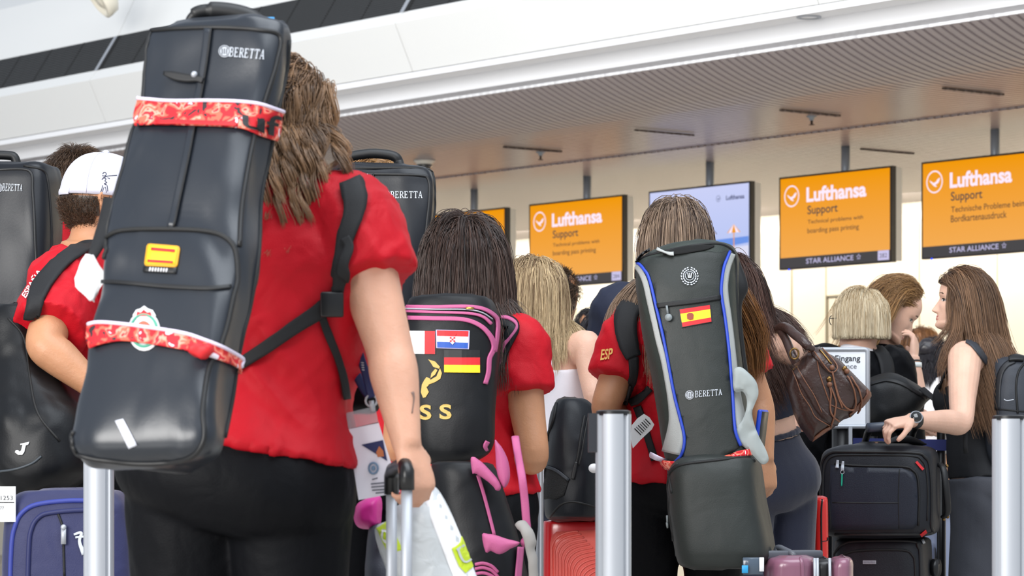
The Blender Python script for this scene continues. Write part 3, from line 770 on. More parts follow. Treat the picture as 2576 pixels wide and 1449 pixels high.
def grow_hair(H, n=1500, length=.3, N=18, part='center', grav=.16, flow=(0, 0, 0), layer=(.01, .09), clump=8, curl=0, curln=3, colliders=(), r=.0016, seed=0, region=None, lenvar=.15, stiff=None, frizz=.004, keep=None, backcomb=0, down=None, cut_z=None, flowfn=None, rootcol=.25, cap=True, facelim=None):
    """strands grown from the scalp, combed from the parting, falling over head and shoulders"""
    n = int(n*2.1); r = r*.6; rs = np.random.RandomState(seed); E = np.array((.0805, .107, .1055)); C0 = np.array((0, -.006, .014))
    ng = max(8, n//clump); P0 = []
    while len(P0) < ng:
        d = rs.normal(size=3); d /= np.linalg.norm(d); p = C0+E*d
        front = p[2] > .068+.25*max(0, p[1]-.06) if p[1] > .045 else (p[2] > -.0+.9*max(0, p[1]+.005) if p[1] > -.03 else p[2] > -.062)
        if abs(p[0]) < .05 and p[1] > .0: front = p[2] > .068
        if region is not None: front = front and region(p)
        if front: P0.append(p)
    P0 = np.array(P0); g = np.repeat(np.arange(ng), clump)[:n]; n = len(g)
    jit = rs.normal(size=(n, 3))*.0065; L = length*(1+lenvar*(rs.rand(ng)*2-1)); lay = layer[0]+(layer[1]-layer[0])*rs.rand(ng)
    # source of combing
    if part == 'center': src = np.stack([np.zeros(ng), np.clip(P0[:, 1], -.05, .10), np.full(ng, .115)], 1)
    elif part == 'crown': src = np.tile(np.array((0, -.035, .118)), (ng, 1))
    elif part == 'side': src = np.stack([np.full(ng, .035), np.clip(P0[:, 1], -.05, .10), np.full(ng, .105)], 1)
    elif part == 'back': src = np.stack([P0[:, 0]*.5, np.full(ng, .12), np.full(ng, .06)], 1)
    d = P0-src; 
    if backcomb: d[:, 1] -= backcomb
    nr = (P0-C0)/E**2; nr /= np.linalg.norm(nr, axis=1)[:, None]
    d -= nr*(d*nr).sum(1)[:, None]; d /= np.linalg.norm(d, axis=1)[:, None]+1e-9; v = d*.97+nr*.04; v /= np.linalg.norm(v, axis=1)[:, None]
    R = np.array(H.R); dn = np.array(down if down is not None else (0, 0, -1.0)); dl = dn @ R; fl = np.array(flow) @ R
    p = P0.copy(); path = [p.copy()]; ds = (L/(N-1)/H.s)[:, None]
    cl = [(H.l(np.array(c)), np.array(rr)/H.s, np.array(ax) if ax is not None else None) for c, rr, ax in colliders]
    for i in range(1, N):
        s = i/(N-1); gk = min(.6, grav*(1.9-.4*s))
        tgt = dl+fl*s
        if flowfn is not None: tgt = tgt+flowfn(p, s) 
        v = v*(1-gk)+gk*tgt; v /= np.linalg.norm(v, axis=1)[:, None]
        p = p+v*ds
        for _ in range(2):
            q = (p-C0)/(E*(1+lay[:, None])); m = np.linalg.norm(q, axis=1); ins = m < 1
            if ins.any(): p[ins] = C0+(E*(1+lay[ins, None]))*q[ins]/m[ins, None]
            for c, rr, ax in cl:
                q = ((p-c) @ R.T)/rr; m = np.linalg.norm(q, axis=1); ins = m < 1
                if ins.any(): p[ins] = c+((q[ins]/m[ins, None])*rr) @ R
        if facelim is not None:
            m = (p[:, 1] > facelim) & (p[:, 2] < .045+.02*(i < 5)) & (p[:, 2] > -.16); p[m, 1] = p[m, 1]*.3+facelim*.7; p[m, 0] = np.sign(p[m, 0])*np.maximum(np.abs(p[m, 0]), .074)
        v = p-path[-1]; v /= np.linalg.norm(v, axis=1)[:, None]+1e-9
        path.append(p.copy())
    G = np.array(path)                                    # N, ng, 3
    # curls: helix growing to the tips
    T = np.linspace(0, 1, N)
    if curl:
        ph = rs.rand(ng)*6.28; fr = curln*(1+.3*(rs.rand(ng)-.5)); a = curl*T[:, None]**.8
        ang = 2*math.pi*fr[None]*T[:, None]+ph[None]; e1 = np.array((1, 0, 0.)) ; e2 = np.array((0, 1, 0.))
        G = G+(a*np.cos(ang))[..., None]*e1+(a*np.sin(ang))[..., None]*e2
    X = G[:, g, :]+jit[None]*(1-.62*T)[:, None, None]
    fz = rs.normal(size=(n, 3)); X = X+fz[None]*(frizz*T**1.5)[:, None, None]
    wob = rs.rand(n)*6.28; X[..., 0] += frizz*.5*np.sin(T[:, None]*9+wob[None])*T[:, None]
    X = X*H.s @ R.T+np.array(H.c)                         # world
    if cut_z is not None:
        zz = X[..., 2]; X[..., 2] = np.maximum(zz, cut_z+rs.rand(n)[None]*.012)
    return strands(X, np.clip(.5+.22*rs.normal(size=ng)[g]+.12*rs.normal(size=n), 0, 1), r, T, rootcol, cap, C0, E, H, region)

def strands(X, rnd, r, T, rootcol=.25, cap=False, C0=None, E=None, H=None, region=None):
    N, n = X.shape[:2]; R = np.array(H.R) if H else None
    # triangular strands
    tan = np.gradient(X, axis=0); tan /= np.linalg.norm(tan, axis=2)[..., None]+1e-9
    a = np.cross(tan, np.array((0.31, .8, .5))); a /= np.linalg.norm(a, axis=2)[..., None]+1e-9; b = np.cross(tan, a)
    rad = r*(1-.75*T**2)[:, None, None]; K = 3; ring = [X+(a*math.cos(2.094*k)+b*math.sin(2.094*k))*rad for k in range(K)]
    A = np.stack(ring, 2)                                  # N, n, 3, xyz
    A = A.transpose(1, 0, 2, 3).reshape(-1, 3)
    base = (np.arange(n)*N*K)[:, None, None]; ii = (np.arange(N-1)*K)[None, :, None]; k = np.arange(K)[None, None, :]; k2 = (k+1) % K
    q = np.stack(np.broadcast_arrays(base+ii+k, base+ii+k2, base+ii+K+k2, base+ii+K+k), -1).reshape(-1, 4)
    col = np.clip(rnd[:, None]*(1-rootcol)+rootcol*T[None]*1.1, 0, 1); col = np.repeat(col.ravel(), K)
    # scalp cap under the strands
    cv = []; cf = []; nu, nv = 36, 20
    if cap:
        for j in range(nv+1):
            ph = math.pi*j/nv
            for i in range(nu):
                th = 2*math.pi*i/nu; dd = np.array((math.sin(ph)*math.sin(th), math.sin(ph)*math.cos(th), math.cos(ph))); pp = C0+E*1.015*dd
                cv.append(pp)
        for j in range(nv):
            for i in range(nu):
                qd = (j*nu+i, j*nu+(i+1) % nu, (j+1)*nu+(i+1) % nu, (j+1)*nu+i); c = sum(cv[t] for t in qd)/4
                ok = c[2] > .062 if c[1] > .03 else (c[2] > 0+.9*max(0, c[1]+.02) if c[1] > -.03 else c[2] > -.06)
                if region is not None: ok = ok and region(c)
                if ok: cf.append(tuple(t+len(A) for t in qd))
        cvw = np.array(cv)*H.s @ R.T+np.array(H.c); A = np.concatenate([A, cvw]); col = np.concatenate([col, np.full(len(cv), .25)])
    me = bpy.data.meshes.new('hair'); nq = len(q)+len(cf)
    me.vertices.add(len(A)); me.vertices.foreach_set('co', A.astype(np.float32).ravel())
    fl_ = np.concatenate([q.ravel(), np.array(cf, np.int64).ravel()]) if cf else q.ravel()
    me.loops.add(len(fl_)); me.loops.foreach_set('vertex_index', fl_.astype(np.int32)); me.polygons.add(nq); me.polygons.foreach_set('loop_start', np.arange(nq, dtype=np.int32)*4); me.update(calc_edges=True)
    at = me.attributes.new('strand', 'FLOAT', 'POINT'); at.data.foreach_set('value', col.astype(np.float32)); me.validate(); return me

M_red = mat('red_sport_jersey', '#b9071c', .6, bump=[(500, .0006, 1), (14, .006, 2)], sheen=.0, spec=.25, var=.06, varscale=5)
M_blackcloth = mat('black_sport_fabric', '#090a0e', .6, bump=[(350, .0006, 1), (12, .006, 2)], spec=.12)
M_shoe = mat('white_shoe', '#d9d9d9', .5); M_shoeb = mat('black_shoe', '#1b1b1d', .5)

def lock(pts, spread, n, m, T, r=.0013, seed=0, clump=6, N=20, frizz=.004, name='hair'):
    """a loose lock of hair following a line of points"""
    n = int(n*2.1); r = r*.6; rs = np.random.RandomState(seed); q = np.array(cr([tuple(p) for p in pts], 8)); t = np.linspace(0, len(q)-1, N); q = np.stack([np.interp(t, np.arange(len(q)), q[:, k]) for k in range(3)], 1)
    sp = np.interp(np.linspace(0, 1, N), np.linspace(0, 1, len(spread)), spread); ng = max(1, n//clump); o = rs.normal(size=(ng, 3)); o[:, 1] *= .6; o = np.clip(o, -1.5, 1.5)
    g = np.repeat(np.arange(ng), clump); n = len(g); Tt = np.linspace(0, 1, N); cut = 1-.25*rs.rand(ng)
    idx = Tt[:, None]*cut[None]*(N-1); base = np.stack([np.interp(idx.ravel(), np.arange(N), q[:, k]).reshape(N, ng) for k in range(3)], 2); s2 = np.interp(idx.ravel(), np.arange(N), sp).reshape(N, ng)
    X = (base+o[None]*s2[..., None])[:, g, :]+rs.normal(size=(n, 3))[None]*(frizz*(.4+Tt))[:, None, None]
    me = strands(X, np.clip(.5+.22*rs.normal(size=ng)[g]+.12*rs.normal(size=n), 0, 1), r, Tt); return put(name, me, m, T, orient=False)

def person(name_label, b, skin='tan', voxel=.007, head=True, hands=(), arms='LR', legs=True, armfat=1.0, detail=False, extra=None, group=None, shoes=True, torso=True):
    """body of Body b as one surface; returns its Thing"""
    base = Vector((b.root.x, b.root.y, 0)); T = Thing('person', name_label, 'person', base, group)
    mb = MB()
    b.torso(mb)
    if head:
        b.head.add(mb); hp = b.head.w((0, -.022, -.06)); mb.tube([b.spine(.95), (b.spine(1.02)+hp)/2, hp], [.05*b.h*.62/.62*.72, .034*b.h, .034*b.h], 18)
    for k in arms: b.arm(mb, k, fat=armfat)
    for k, kw in hands:
        hand(mb, b.wr[k], kw.pop('f', (b.wr[k]-b.el[k])), kw.pop('p', b.Fw), **kw)
    if legs:
        for k in 'LR': b.leg(mb, k); b.foot(mb, k)
    if extra: extra(mb)
    me = fuse(mb, voxel, 2)
    mats = [SK[skin], M_lip, M_brow, M_eyew, M_iris, M_lash]
    if detail: b.head.paint(me)
    o = put('body', me, mats if detail else mats[:1], T); T.body = o
    if shoes and legs:
        for k in 'LR':
            mb = MB(); b.foot(mb, k, .006); put('shoe', fuse(mb, .008, 2), M_shoe, T)
    return T

def shirt(T, b, m, hem=-.05, grow=.010, sleeve=.55, flare=.004, amp=.006, seed=1, sleeves='LR', name='shirt', sc=(7, 7, 11), shear=1.2, fat=1.0, top=1.03, tabmul=None, voxel=.007):
    mb = MB(); b.torso(mb, hem, top, grow, tabmul=tabmul)
    for k in sleeves: b.arm(mb, k, grow=grow*.9, t1=sleeve, fat=fat, flare=flare)
    me = fuse(mb, voxel, 3); wrinkle(me, amp*1.35, sc, seed, shear); wrinkle(me, amp*.35, (22, 22, 26), seed+9, -.8); return put(name, me, m, T)

def pants(T, b, m, top=.10, grow=.006, t1=.93, amp=.006, seed=2, wide=.02, name='trousers', voxel=.008, sc=(8, 8, 6)):
    mb = MB(); b.torso(mb, -.3, top, grow)
    for k in 'LR': b.leg(mb, k, grow=grow, t1=t1, wide=wide)
    me = fuse(mb, voxel, 3); wrinkle(me, amp, sc, seed, .8); return put(name, me, m, T)
def hair(T, H, m, **k):
    return put('hair', grow_hair(H, **k), m, T, orient=False)
# ------------------------------------------------------------------ the people, nearest first
def xy(px, Y): return ((px-CX)*Y/F, Y)
HM = {'curly': hair_mat('hair_chestnut', '#2a1910', '#b58d68'), 'dark': hair_mat('hair_dark_brown', '#17100f', '#5a443b', .33), 'blonde': hair_mat('hair_honey_blonde', '#6b5038', '#f2d8ab'), 'bob': hair_mat('hair_ash_blonde', '#a3865c', '#fff3d6'),
      'brown': hair_mat('hair_light_brown', '#3a2a22', '#b59a82'), 'ginger': hair_mat('hair_ginger_brown', '#4a2c18', '#a8713f'), 'deep': hair_mat('hair_deep_brown', '#1e1310', '#5e4036'), 'short': hair_mat('hair_short_brown', '#221a15', '#6b523f'), 'fair': hair_mat('hair_fair_brown', '#553a21', '#cfa068'),
      'long': hair_mat('hair_mid_brown', '#2d1e16', '#a07a5c'), 'black': hair_mat('hair_black', '#0d0b0d', '#2c2830')}

# --- woman in front, red jersey, tall gun case on her back
FW = Body(xy(600, 6.35), 1.66, yaw=-12, bulk=1.27, nb=P(742, 478, 6.36), shw=.1,
          arms={'R': dict(sh=P(886, 548, 6.3), el=P(980, 880, 6.22), wr=P(1022, 1112, 6.15)), 'L': dict(sh=P(600, 560, 6.3), el=P(470, 860, 6.25), wr=P(430, 1060, 6.35))},
          head=Head(P(714, 322, 6.42), yaw=-58, pitch=14, roll=0, size=1.0))
T_FW = person('person in red jersey and black shorts carrying the largest black gun case', FW, 'light', .007, hands=[('R', dict(f=P(1050, 1200, 6.14)-P(1022, 1112, 6.15), p=Vector((-.75, .65, .1)), curl=1.05, side=1, thumb=.7)), ('L', dict(p=Vector((.8, .4, 0)), curl=.8, side=-1))], armfat=.94)
T_FW.shirt = shirt(T_FW, FW, M_red, hem=.08, grow=.022, sleeve=.46, flare=.006, amp=.008, seed=3, fat=.94, name='red_jersey')
T_FW.pants = pants(T_FW, FW, M_blackcloth, top=.17, grow=.008, t1=.72, amp=.008, seed=5, wide=.05, name='shorts')
hair(T_FW, FW.head, HM['curly'], n=3800, length=.32, N=32, region=lambda p: p[1] < .05, facelim=.05, part='back', grav=.17, flow=(-.40, -.30, 0), layer=(.03, .10), curl=.019, curln=2.6, clump=34, r=.0016, seed=4, frizz=.003,
     colliders=[(FW.spine(.86), (.24, .12, .20), None)])
mb = MB()
for a, b_ in (((.062, .055, .022), (.078, -.01, .012)),): mb.tube([FW.head.w(x) for x in cr([a, (.075, .03, .018), b_], 4)], .004, 8)
mb.ball(FW.head.w((.078, .012, -.004)), (.012, .014, .022), n=10); put('ear_bud', mb, mat('white_gloss_plastic', '#f2f2f4', .2), T_FW)

sk = Surf(T_FW.body); put('tattoo', sk.ribbon([(1037, 986), (1041, 1000), (1039, 1018), (1036, 1040)], [8, 4, 3, 3], .0004, .0005, sub=3), mat('faded_ink', '#7a6258', .6), T_FW, label='faded line tattoo on the forearm')
# --- man with white cap at the left
CM = Body(xy(205, 8.75), 1.74, yaw=-55, fem=False, nb=P(228, 640, 8.72), arms={'R': dict(sh=P(160, 722, 8.52), el=P(112, 868, 8.32), wr=P(250, 985, 8.30)), 'L': dict(sh=P(300, 730, 8.95), el=P(330, 900, 9.0), wr=P(360, 990, 8.8))},
          head=Head(P(263, 517, 8.75), yaw=-74, pitch=4, size=1.03))
T_CM = person('person in white cap and red jersey with a black backpack at left', CM, 'tan', .007, hands=[('R', dict(p=Vector((.2, .5, -.8)), curl=.7))])
T_CM.shirt = shirt(T_CM, CM, M_red, hem=-.10, grow=.016, sleeve=.78, flare=.005, amp=.008, seed=8, fat=1.12, name='red_jersey')
pants(T_CM, CM, M_blackcloth, seed=9)
hair(T_CM, CM.head, HM['short'], n=3600, length=.006, N=4, part='crown', grav=.02, layer=(.0, 0.011), clump=2, r=.0010, seed=5, frizz=.0012, region=lambda p: p[2] < .010)
def cap(T, H, m, yaw_extra=0):
    mb = MB(); rings = []
    for j in range(14):
        a = j/13; z = .02+.115*math.sin(a*math.pi/2); k = math.cos(a*math.pi/2)**.8 if j < 13 else .02
        rings.append([H.w((.087*k*math.sin(t), -.006+.110*k*math.cos(t), z)) for t in [2*math.pi*i/40 for i in range(40)]])
    inner = [[H.c+(q-H.c)*.96 for q in r] for r in rings]
    mb.loft(rings[:], True); c = put('cap', mb, m, T)
    mb = MB()
    br = []
    for (y0, z0, w) in ((.085, .024, .074), (.12, .022, .078), (.155, .012, .068), (.18, .002, .040)):
        br.append([H.w((w*x, y0-.035*x*x, z0-.018*x*x)) for x in (-1, -.6, -.2, .2, .6, 1)]+[H.w((w*x, y0-.035*x*x, z0-.018*x*x-.004)) for x in (1, .6, .2, -.2, -.6, -1)])
    mb.loft(br); put('brim', mb, m, c)
    mb = MB(); mb.ball(H.w((0, -.006, .137)), (.009, .009, .006), n=8); put('button', mb, m, c)
    mb = MB(); mb.tube([H.w((.0885*math.sin(t), -.006+.1115*math.cos(t), .024)) for t in [math.pi+(-.55+1.1*i/12) for i in range(13)]], .009, 8, flat=.3, ref=H.R @ Vector((0, 0, 1))); put('adjuster_strap', mb, m, c)
    mb = MB()
    for k in range(6):
        a0 = k*math.pi/3; mb.tube([H.w((.088*math.cos(q)**.8*math.sin(a0), -.006+.111*math.cos(q)**.8*math.cos(a0), .02+.1155*math.sin(q))) for q in [i*1.5/12 for i in range(13)]], .0009, 5)
    put('seam', mb, mat('cap_seam_grey', '#cfcfdc', .7), c)
    return c
T_CM.cap = cap(T_CM, CM.head, mat('white_cotton_cap', '#cdcddb', .75, bump=(600, .0004, 1), spec=.3))

sk = Surf(T_CM.cap); mb = MB()
for pts, w in (([(258, 438), (262, 433), (268, 437), (264, 443), (257, 442)], 2), ([(259, 447), (268, 450), (262, 456), (271, 459), (260, 462), (268, 465)], 2.2), ([(256, 452), (262, 446), (270, 443), (282, 442), (294, 441)], 1.8), ([(270, 447), (276, 450)], 1.6), ([(258, 466), (256, 476), (252, 486), (249, 493), (254, 493)], 1.5), ([(262, 470), (258, 480), (255, 490)], 1.2), ([(269, 466), (271, 478), (271, 492), (275, 492)], 1.5), ([(265, 470), (267, 482), (268, 491)], 1.2)): sk.ribbon(pts, w, .0005, .0008, sub=3, mb=mb, across=2)
put('embroidery', mb, mat('navy_thread', '#20243c', .6), T_CM.cap, sm=False, label='small stitched figure aiming a long gun')

# --- man behind the cap man
BM = Body(xy(200, 9.85), 1.82, yaw=-14, fem=False, nb=P(197, 596, 9.85), head=Head(P(199, 483, 9.88), yaw=-22, pitch=3, size=1.04))
T_BM = person('person with short brown hair in red collar, half hidden behind the white cap', BM, 'tan', .008)
shirt(T_BM, BM, M_red, hem=-.1, grow=.014, seed=11, top=1.06, name='red_jersey'); pants(T_BM, BM, M_blackcloth)
hair(T_BM, BM.head, HM['short'], n=4200, length=.032, N=7, part='crown', grav=.10, layer=(.03, 0.088), clump=5, r=.0011, seed=6, frizz=.003, lenvar=.4)
mb = MB(); mb.ball(BM.head.w((-.082, .03, .02)), (.006, .012, .014), n=8); put('ear_protector', mb, mat('lime_yellow_plastic', '#d7f02a', .4), T_BM, label='small lime yellow ear plug')

# --- girl with dark hair and the pink and black backpack
DG = Body(xy(1168, 8.35), 1.54, yaw=4, bulk=1.12, nb=P(1168, 800, 8.33), arms={'R': dict(sh=P(1303, 868, 8.3), el=P(1343, 1150, 8.25), wr=P(1262, 1150, 8.5)), 'L': dict(sh=P(1035, 868, 8.3), el=P(1000, 1120, 8.3), wr=P(1060, 1150, 8.5))}, head=Head(P(1168, 668, 8.4), yaw=8, pitch=6, size=.98))
T_DG = person('person with long dark hair in red jersey wearing the pink edged backpack', DG, 'tan', .007, hands=[('R', dict(curl=.6)), ('L', dict(curl=.6, side=-1))], armfat=.93)
T_DG.shirt = shirt(T_DG, DG, M_red, hem=.02, grow=.016, sleeve=.42, seed=13, fat=.98, name='red_jersey')
T_DG.pants = pants(T_DG, DG, M_blackcloth, top=.14, seed=14)
hair(T_DG, DG.head, HM['dark'], n=3400, length=.315, N=24, part='center', grav=.15, flow=(.0, -.25, 0), layer=(.05, .15), clump=12, r=.0015, seed=8, frizz=.009,
     colliders=[(DG.spine(.80), (.17, .13, .17), None)])

# --- person hidden behind the middle gun case
MP = Body(xy(950, 9.35), 1.70, yaw=5, head=Head(P(945, 505, 9.35), yaw=10, size=1.0))
T_MP = person('person with curly hair just showing through the handle of the middle gun case', MP, 'light', .009)
shirt(T_MP, MP, M_red, seed=15, name='red_jersey', voxel=.009); pants(T_MP, MP, M_blackcloth)
hair(T_MP, MP.head, HM['fair'], n=900, length=.22, N=18, part='center', curl=.015, curln=4, layer=(.03, 0.088), r=.002, seed=9, colliders=[(MP.spine(.85), (.2, .12, .17), None)])

# --- blonde woman, white tank top
BL = Body(xy(1412, 10.6), 1.60, yaw=32, nb=P(1398, 846, 10.58), arms={'R': dict(sh=P(1476, 868, 10.5), el=P(1494, 1005, 10.45), wr=P(1470, 1100, 10.7)), 'L': dict(sh=P(1330, 866, 10.7), el=P(1310, 1000, 10.75), wr=P(1330, 1090, 10.9))}, head=Head(P(1340, 741, 10.6), yaw=44, pitch=6, size=.95))
T_BL = person('person with long blonde hair in a white ribbed tank top', BL, 'pale', .006, hands=[('R', dict(curl=.6))], armfat=.82)
M_rib = mat('white_ribbed_cotton', '#eeedf4', .7, bump=[(700, .0005, 1)], spec=.3)
mb = MB(); BL.torso(mb, -.05, .80, .007); me = fuse(mb, .006, 2); T_BL.tank = put('tank_top', me, M_rib, T_BL)
pants(T_BL, BL, mat('blue_denim_dark', '#2c3242', .7), top=.05)
mb = MB()
for g in (-1, 1):
    q = [BL.spine(.66)+BL.Rt*(g*.105)-BL.Ft*.105, BL.spine(.80)+BL.Rt*(g*.098)-BL.Ft*.112, BL.spine(.93)+BL.Rt*(g*.085)-BL.Ft*.07, BL.spine(.97)+BL.Rt*(g*.083), BL.spine(.92)+BL.Rt*(g*.085)+BL.Ft*.08, BL.spine(.68)+BL.Rt*(g*.10)+BL.Ft*.105]
    mb.tube([V3(a) for a in cr(q, 5)], .013, 8, flat=.35, ref=BL.Rt)
put('strap', mb, M_rib, T_BL.tank)
hair(T_BL, BL.head, HM['blonde'], n=3600, length=.225, N=22, part='center', grav=.18, flow=(-.02, -.18, 0), layer=(.03, 0.083), clump=12, r=.0014, seed=10, frizz=.008, colliders=[(BL.spine(.80), (.12, .11, .15), None)])
mb = MB(); mb.tube([BL.head.w((-.083, -.016+.008*math.cos(a), -.045+.012*math.sin(a))) for a in [i*.5236 for i in range(12)]], .0022, 8, closed=True); put('earring', mb, mat('gold_metal', '#d9b25a', .25, metal=1), T_BL, label='gold hoop earring')

# --- dark haired man behind her, and a dark head further off
MN = Body(xy(1404, 12.6), 1.68, yaw=-6, fem=False, head=Head(P(1403, 757, 12.6), yaw=-16, size=1.0))
T_MN = person('person with short dark hair and one ear showing behind the blonde hair', MN, 'tan', .009)
shirt(T_MN, MN, M_blackcloth, seed=21, voxel=.009); pants(T_MN, MN, M_blackcloth)
hair(T_MN, MN.head, HM['short'], n=1500, length=.03, N=6, part='back', grav=.05, layer=(.02, 0.044), clump=4, r=.0016, seed=11, frizz=.005)
DH = Body(xy(1492, 14.5), 1.58, yaw=10, head=Head(P(1496, 845, 14.5), yaw=20, size=.98))
T_DH = person('person far off, only dark hair showing left of the navy shoulder', DH, 'tan', .01)
shirt(T_DH, DH, M_blackcloth, seed=22, voxel=.01); pants(T_DH, DH, M_blackcloth)
hair(T_DH, DH.head, HM['black'], n=600, length=.08, N=8, part='crown', layer=(.03, 0.083), r=.0022, seed=12, frizz=.01)

# --- man in navy shirt behind the woman with the grey green case
NV = Body(xy(1708, 11.0), 1.80, yaw=-5, fem=False, head=Head(P(1703, 602, 11.0), yaw=-20, size=.97))
T_NV = person('person in navy shirt with black ribbed strap, head hidden by brown hair', NV, 'tan', .008)
M_navy = mat('navy_cotton', '#252a3d', .7, bump=(500, .0005, 1), spec=.3)
T_NV.shirt = shirt(T_NV, NV, M_navy, grow=.016, seed=23, sleeve=.7, name='navy_shirt'); put('ribbed_strap', Surf(T_NV.shirt).ribbon([(1606, 728), (1588, 742), (1574, 764), (1566, 800), (1564, 850)], [44, 44, 44, 42, 40], .010, .003, smoothk=4), mat('black_ribbed_webbing', '#16171c', .7, bump=(160, .003, 1)), T_NV); pants(T_NV, NV, M_blackcloth)
hair(T_NV, NV.head, HM['short'], n=700, length=.025, N=5, part='back', layer=(.01, 0.033), r=.0018, seed=13)

# --- woman with the grey green gun case
CW = Body(xy(1712, 9.1), 1.66, yaw=-3, nb=P(1708, 770, 9.08), arms={'L': dict(sh=P(1590, 838, 9.05), el=P(1524, 1024, 9.0), wr=P(1590, 1085, 9.3)), 'R': dict(sh=P(1838, 850, 9.05), el=P(1908, 1012, 9.03), wr=P(1924, 1150, 9.0))}, head=Head(P(1700, 612, 9.12), yaw=5, pitch=8, size=1.0))
T_CW = person('person with straight brown hair in red jersey under the grey green gun case', CW, 'tan', .007, hands=[('R', dict(f=P(1934, 1215, 9.0)-P(1926, 1152, 9.0), p=Vector((-.7, .6, 0)), curl=.9, size=.92)), ('L', dict(curl=.8, side=-1))], armfat=1.0)
T_CW.shirt = shirt(T_CW, CW, M_red, hem=-.04, grow=.016, sleeve=.62, seed=25, fat=1.02, name='red_jersey', amp=.008)
T_CW.pants = pants(T_CW, CW, M_blackcloth, seed=26)
hair(T_CW, CW.head, HM['brown'], n=3200, length=.36, N=22, part='crown', grav=.2, flow=(0, -.1, 0), layer=(.05, 0.088), clump=10, r=.0015, seed=14, frizz=.004, colliders=[(CW.spine(.86), (.2, .12, .16), None)])

lock([P(1800, 700, 8.98), P(1850, 770, 8.93), P(1884, 840, 8.93), P(1892, 900, 8.95), P(1898, 960, 8.96)], [.03, .03, .028, .022, .01], 500, HM['ginger'], T_CW, seed=3)

# --- woman in navy crop top and tracksuit trousers
CT = Body(xy(1930, 10.3), 1.66, yaw=35, bulk=.94, nb=P(1890, 838, 10.22), hipo=(0, 0), arms={'R': dict(sh=P(1962, 872, 10.12), el=P(2040, 985, 10.3), wr=P(2030, 1040, 10.55)), 'L': dict(sh=P(1830, 880, 10.4), el=P(1800, 1010, 10.5), wr=P(1820, 1090, 10.6))}, head=Head(P(1825, 742, 10.2), yaw=50, pitch=18, size=.98))
T_CT = person('person in navy crop top and navy trousers with the brown leather bag', CT, 'pale', .007, hands=[('R', dict(curl=.8))])
M_navy2 = mat('navy_crop_jersey', '#141d33', .6, bump=(500, .0005, 1), spec=.3)
M_track = mat('slate_navy_jersey', '#1d2236', .62, bump=[(400, .0006, 1)], sheen=.25, spec=.3)
mb = MB(); CT.torso(mb, .39, .90, .008); me = fuse(mb, .006, 2); wrinkle(me, .004, (6, 6, 18), 31); put('crop_top', me, M_navy2, T_CT)
T_CT.pants = pants(T_CT, CT, M_track, top=.29, grow=.004, t1=1.0, amp=.005, seed=32, wide=.06, sc=(7, 7, 4))
mb = MB(); CT.torso(mb, .25, .315, .011); wb = fuse(mb, .005, 1); wrinkle(wb, .0025, (70, 70, 2), 3, ridge=False); put('waistband', wb, M_track, T_CT.pants)
hair(T_CT, CT.head, HM['deep'], n=3200, length=.33, N=24, part='center', grav=.16, flow=(.5, -.25, 0), layer=(.03, 0.110), clump=10, r=.0015, seed=15, frizz=.010, colliders=[(CT.spine(.84), (.17, .12, .15), None)])

# --- blonde bob with glasses
BB = Body(xy(2160, 12.0), 1.58, yaw=25, nb=P(2160, 884, 12.0), head=Head(P(2161, 803, 12.0), yaw=54, pitch=2, size=.90))
T_BB = person('person with straight blonde bob and thin framed glasses in black', BB, 'pale', .007)
T_BB.shirt = shirt(T_BB, BB, M_blackcloth, grow=.014, seed=33, sleeve=1.0, name='black_top', top=1.0); pants(T_BB, BB, M_blackcloth)
hair(T_BB, BB.head, HM['bob'], n=3800, length=.178, N=18, part='center', grav=.2, flow=(.0, -.1, 0), layer=(.01, .06), cut_z=1.385, clump=10, r=.0013, seed=16, frizz=.003, lenvar=.05)
def glasses(T, H, m):
    mb = MB(); 
    for g in (-1, 1):
        mb.tube([H.w((g*.033+.026*math.cos(a), .104-.010*abs(math.cos(a))*0, .000+.020*math.sin(a))) for a in [i*.3142 for i in range(20)]], .0016, 6, closed=True)
        mb.tube([H.w(x) for x in ((g*.059, .102, .006), (g*.076, .09, .006), (g*.081, .02, .004), (g*.08, -.02, -.004))], .0016, 6)
    mb.tube([H.w(x) for x in ((-.008, .106, .006), (0, .108, .009), (.008, .106, .006))], .0016, 6)
    return put('glasses', mb, m, T, label='thin dark spectacle frame')
glasses(T_BB, BB.head, M_black)
mb = MB(); mb.tube([BB.spine(1.0)+BB.Rt*(.062*math.cos(a))+BB.Ft*(.055*math.sin(a))-Vector((0, 0, .008+.012*math.cos(a))) for a in [i*.3142 for i in range(20)]], .016, 10, closed=True, flat=1.5); put('collar', mb, mat('white_cotton', '#f0eef2', .7), T_BB, label='white collar')

# --- woman looking down, hand to her face
FP = Body(xy(2225, 12.6), 1.66, yaw=-60, nb=P(2218, 880, 12.62), lean=(0, 0), arms={'R': dict(sh=P(2235, 925, 12.45), el=P(2302, 1010, 12.35), wr=P(2297, 905, 12.36)), 'L': dict(sh=P(2240, 925, 12.8), el=P(2260, 1010, 12.8), wr=P(2300, 1040, 12.7))}, head=Head(P(2254, 779, 12.55), yaw=-88, pitch=36, roll=0, size=.98))
T_FP = person('person with fair brown hair looking down with one hand to the face', FP, 'pale', .0035, hands=[('R', dict(f=P(2304, 850, 12.4)-P(2298, 908, 12.36), p=Vector((-.85, .15, -.35)), curl=.42, side=-1, size=.9, curls=[.35, .5, .65, .8])), ('L', dict(curl=.5, side=-1))], detail=True)
shirt(T_FP, FP, M_blackcloth, grow=.012, seed=34, sleeve=.5, name='black_top'); pants(T_FP, FP, M_blackcloth)
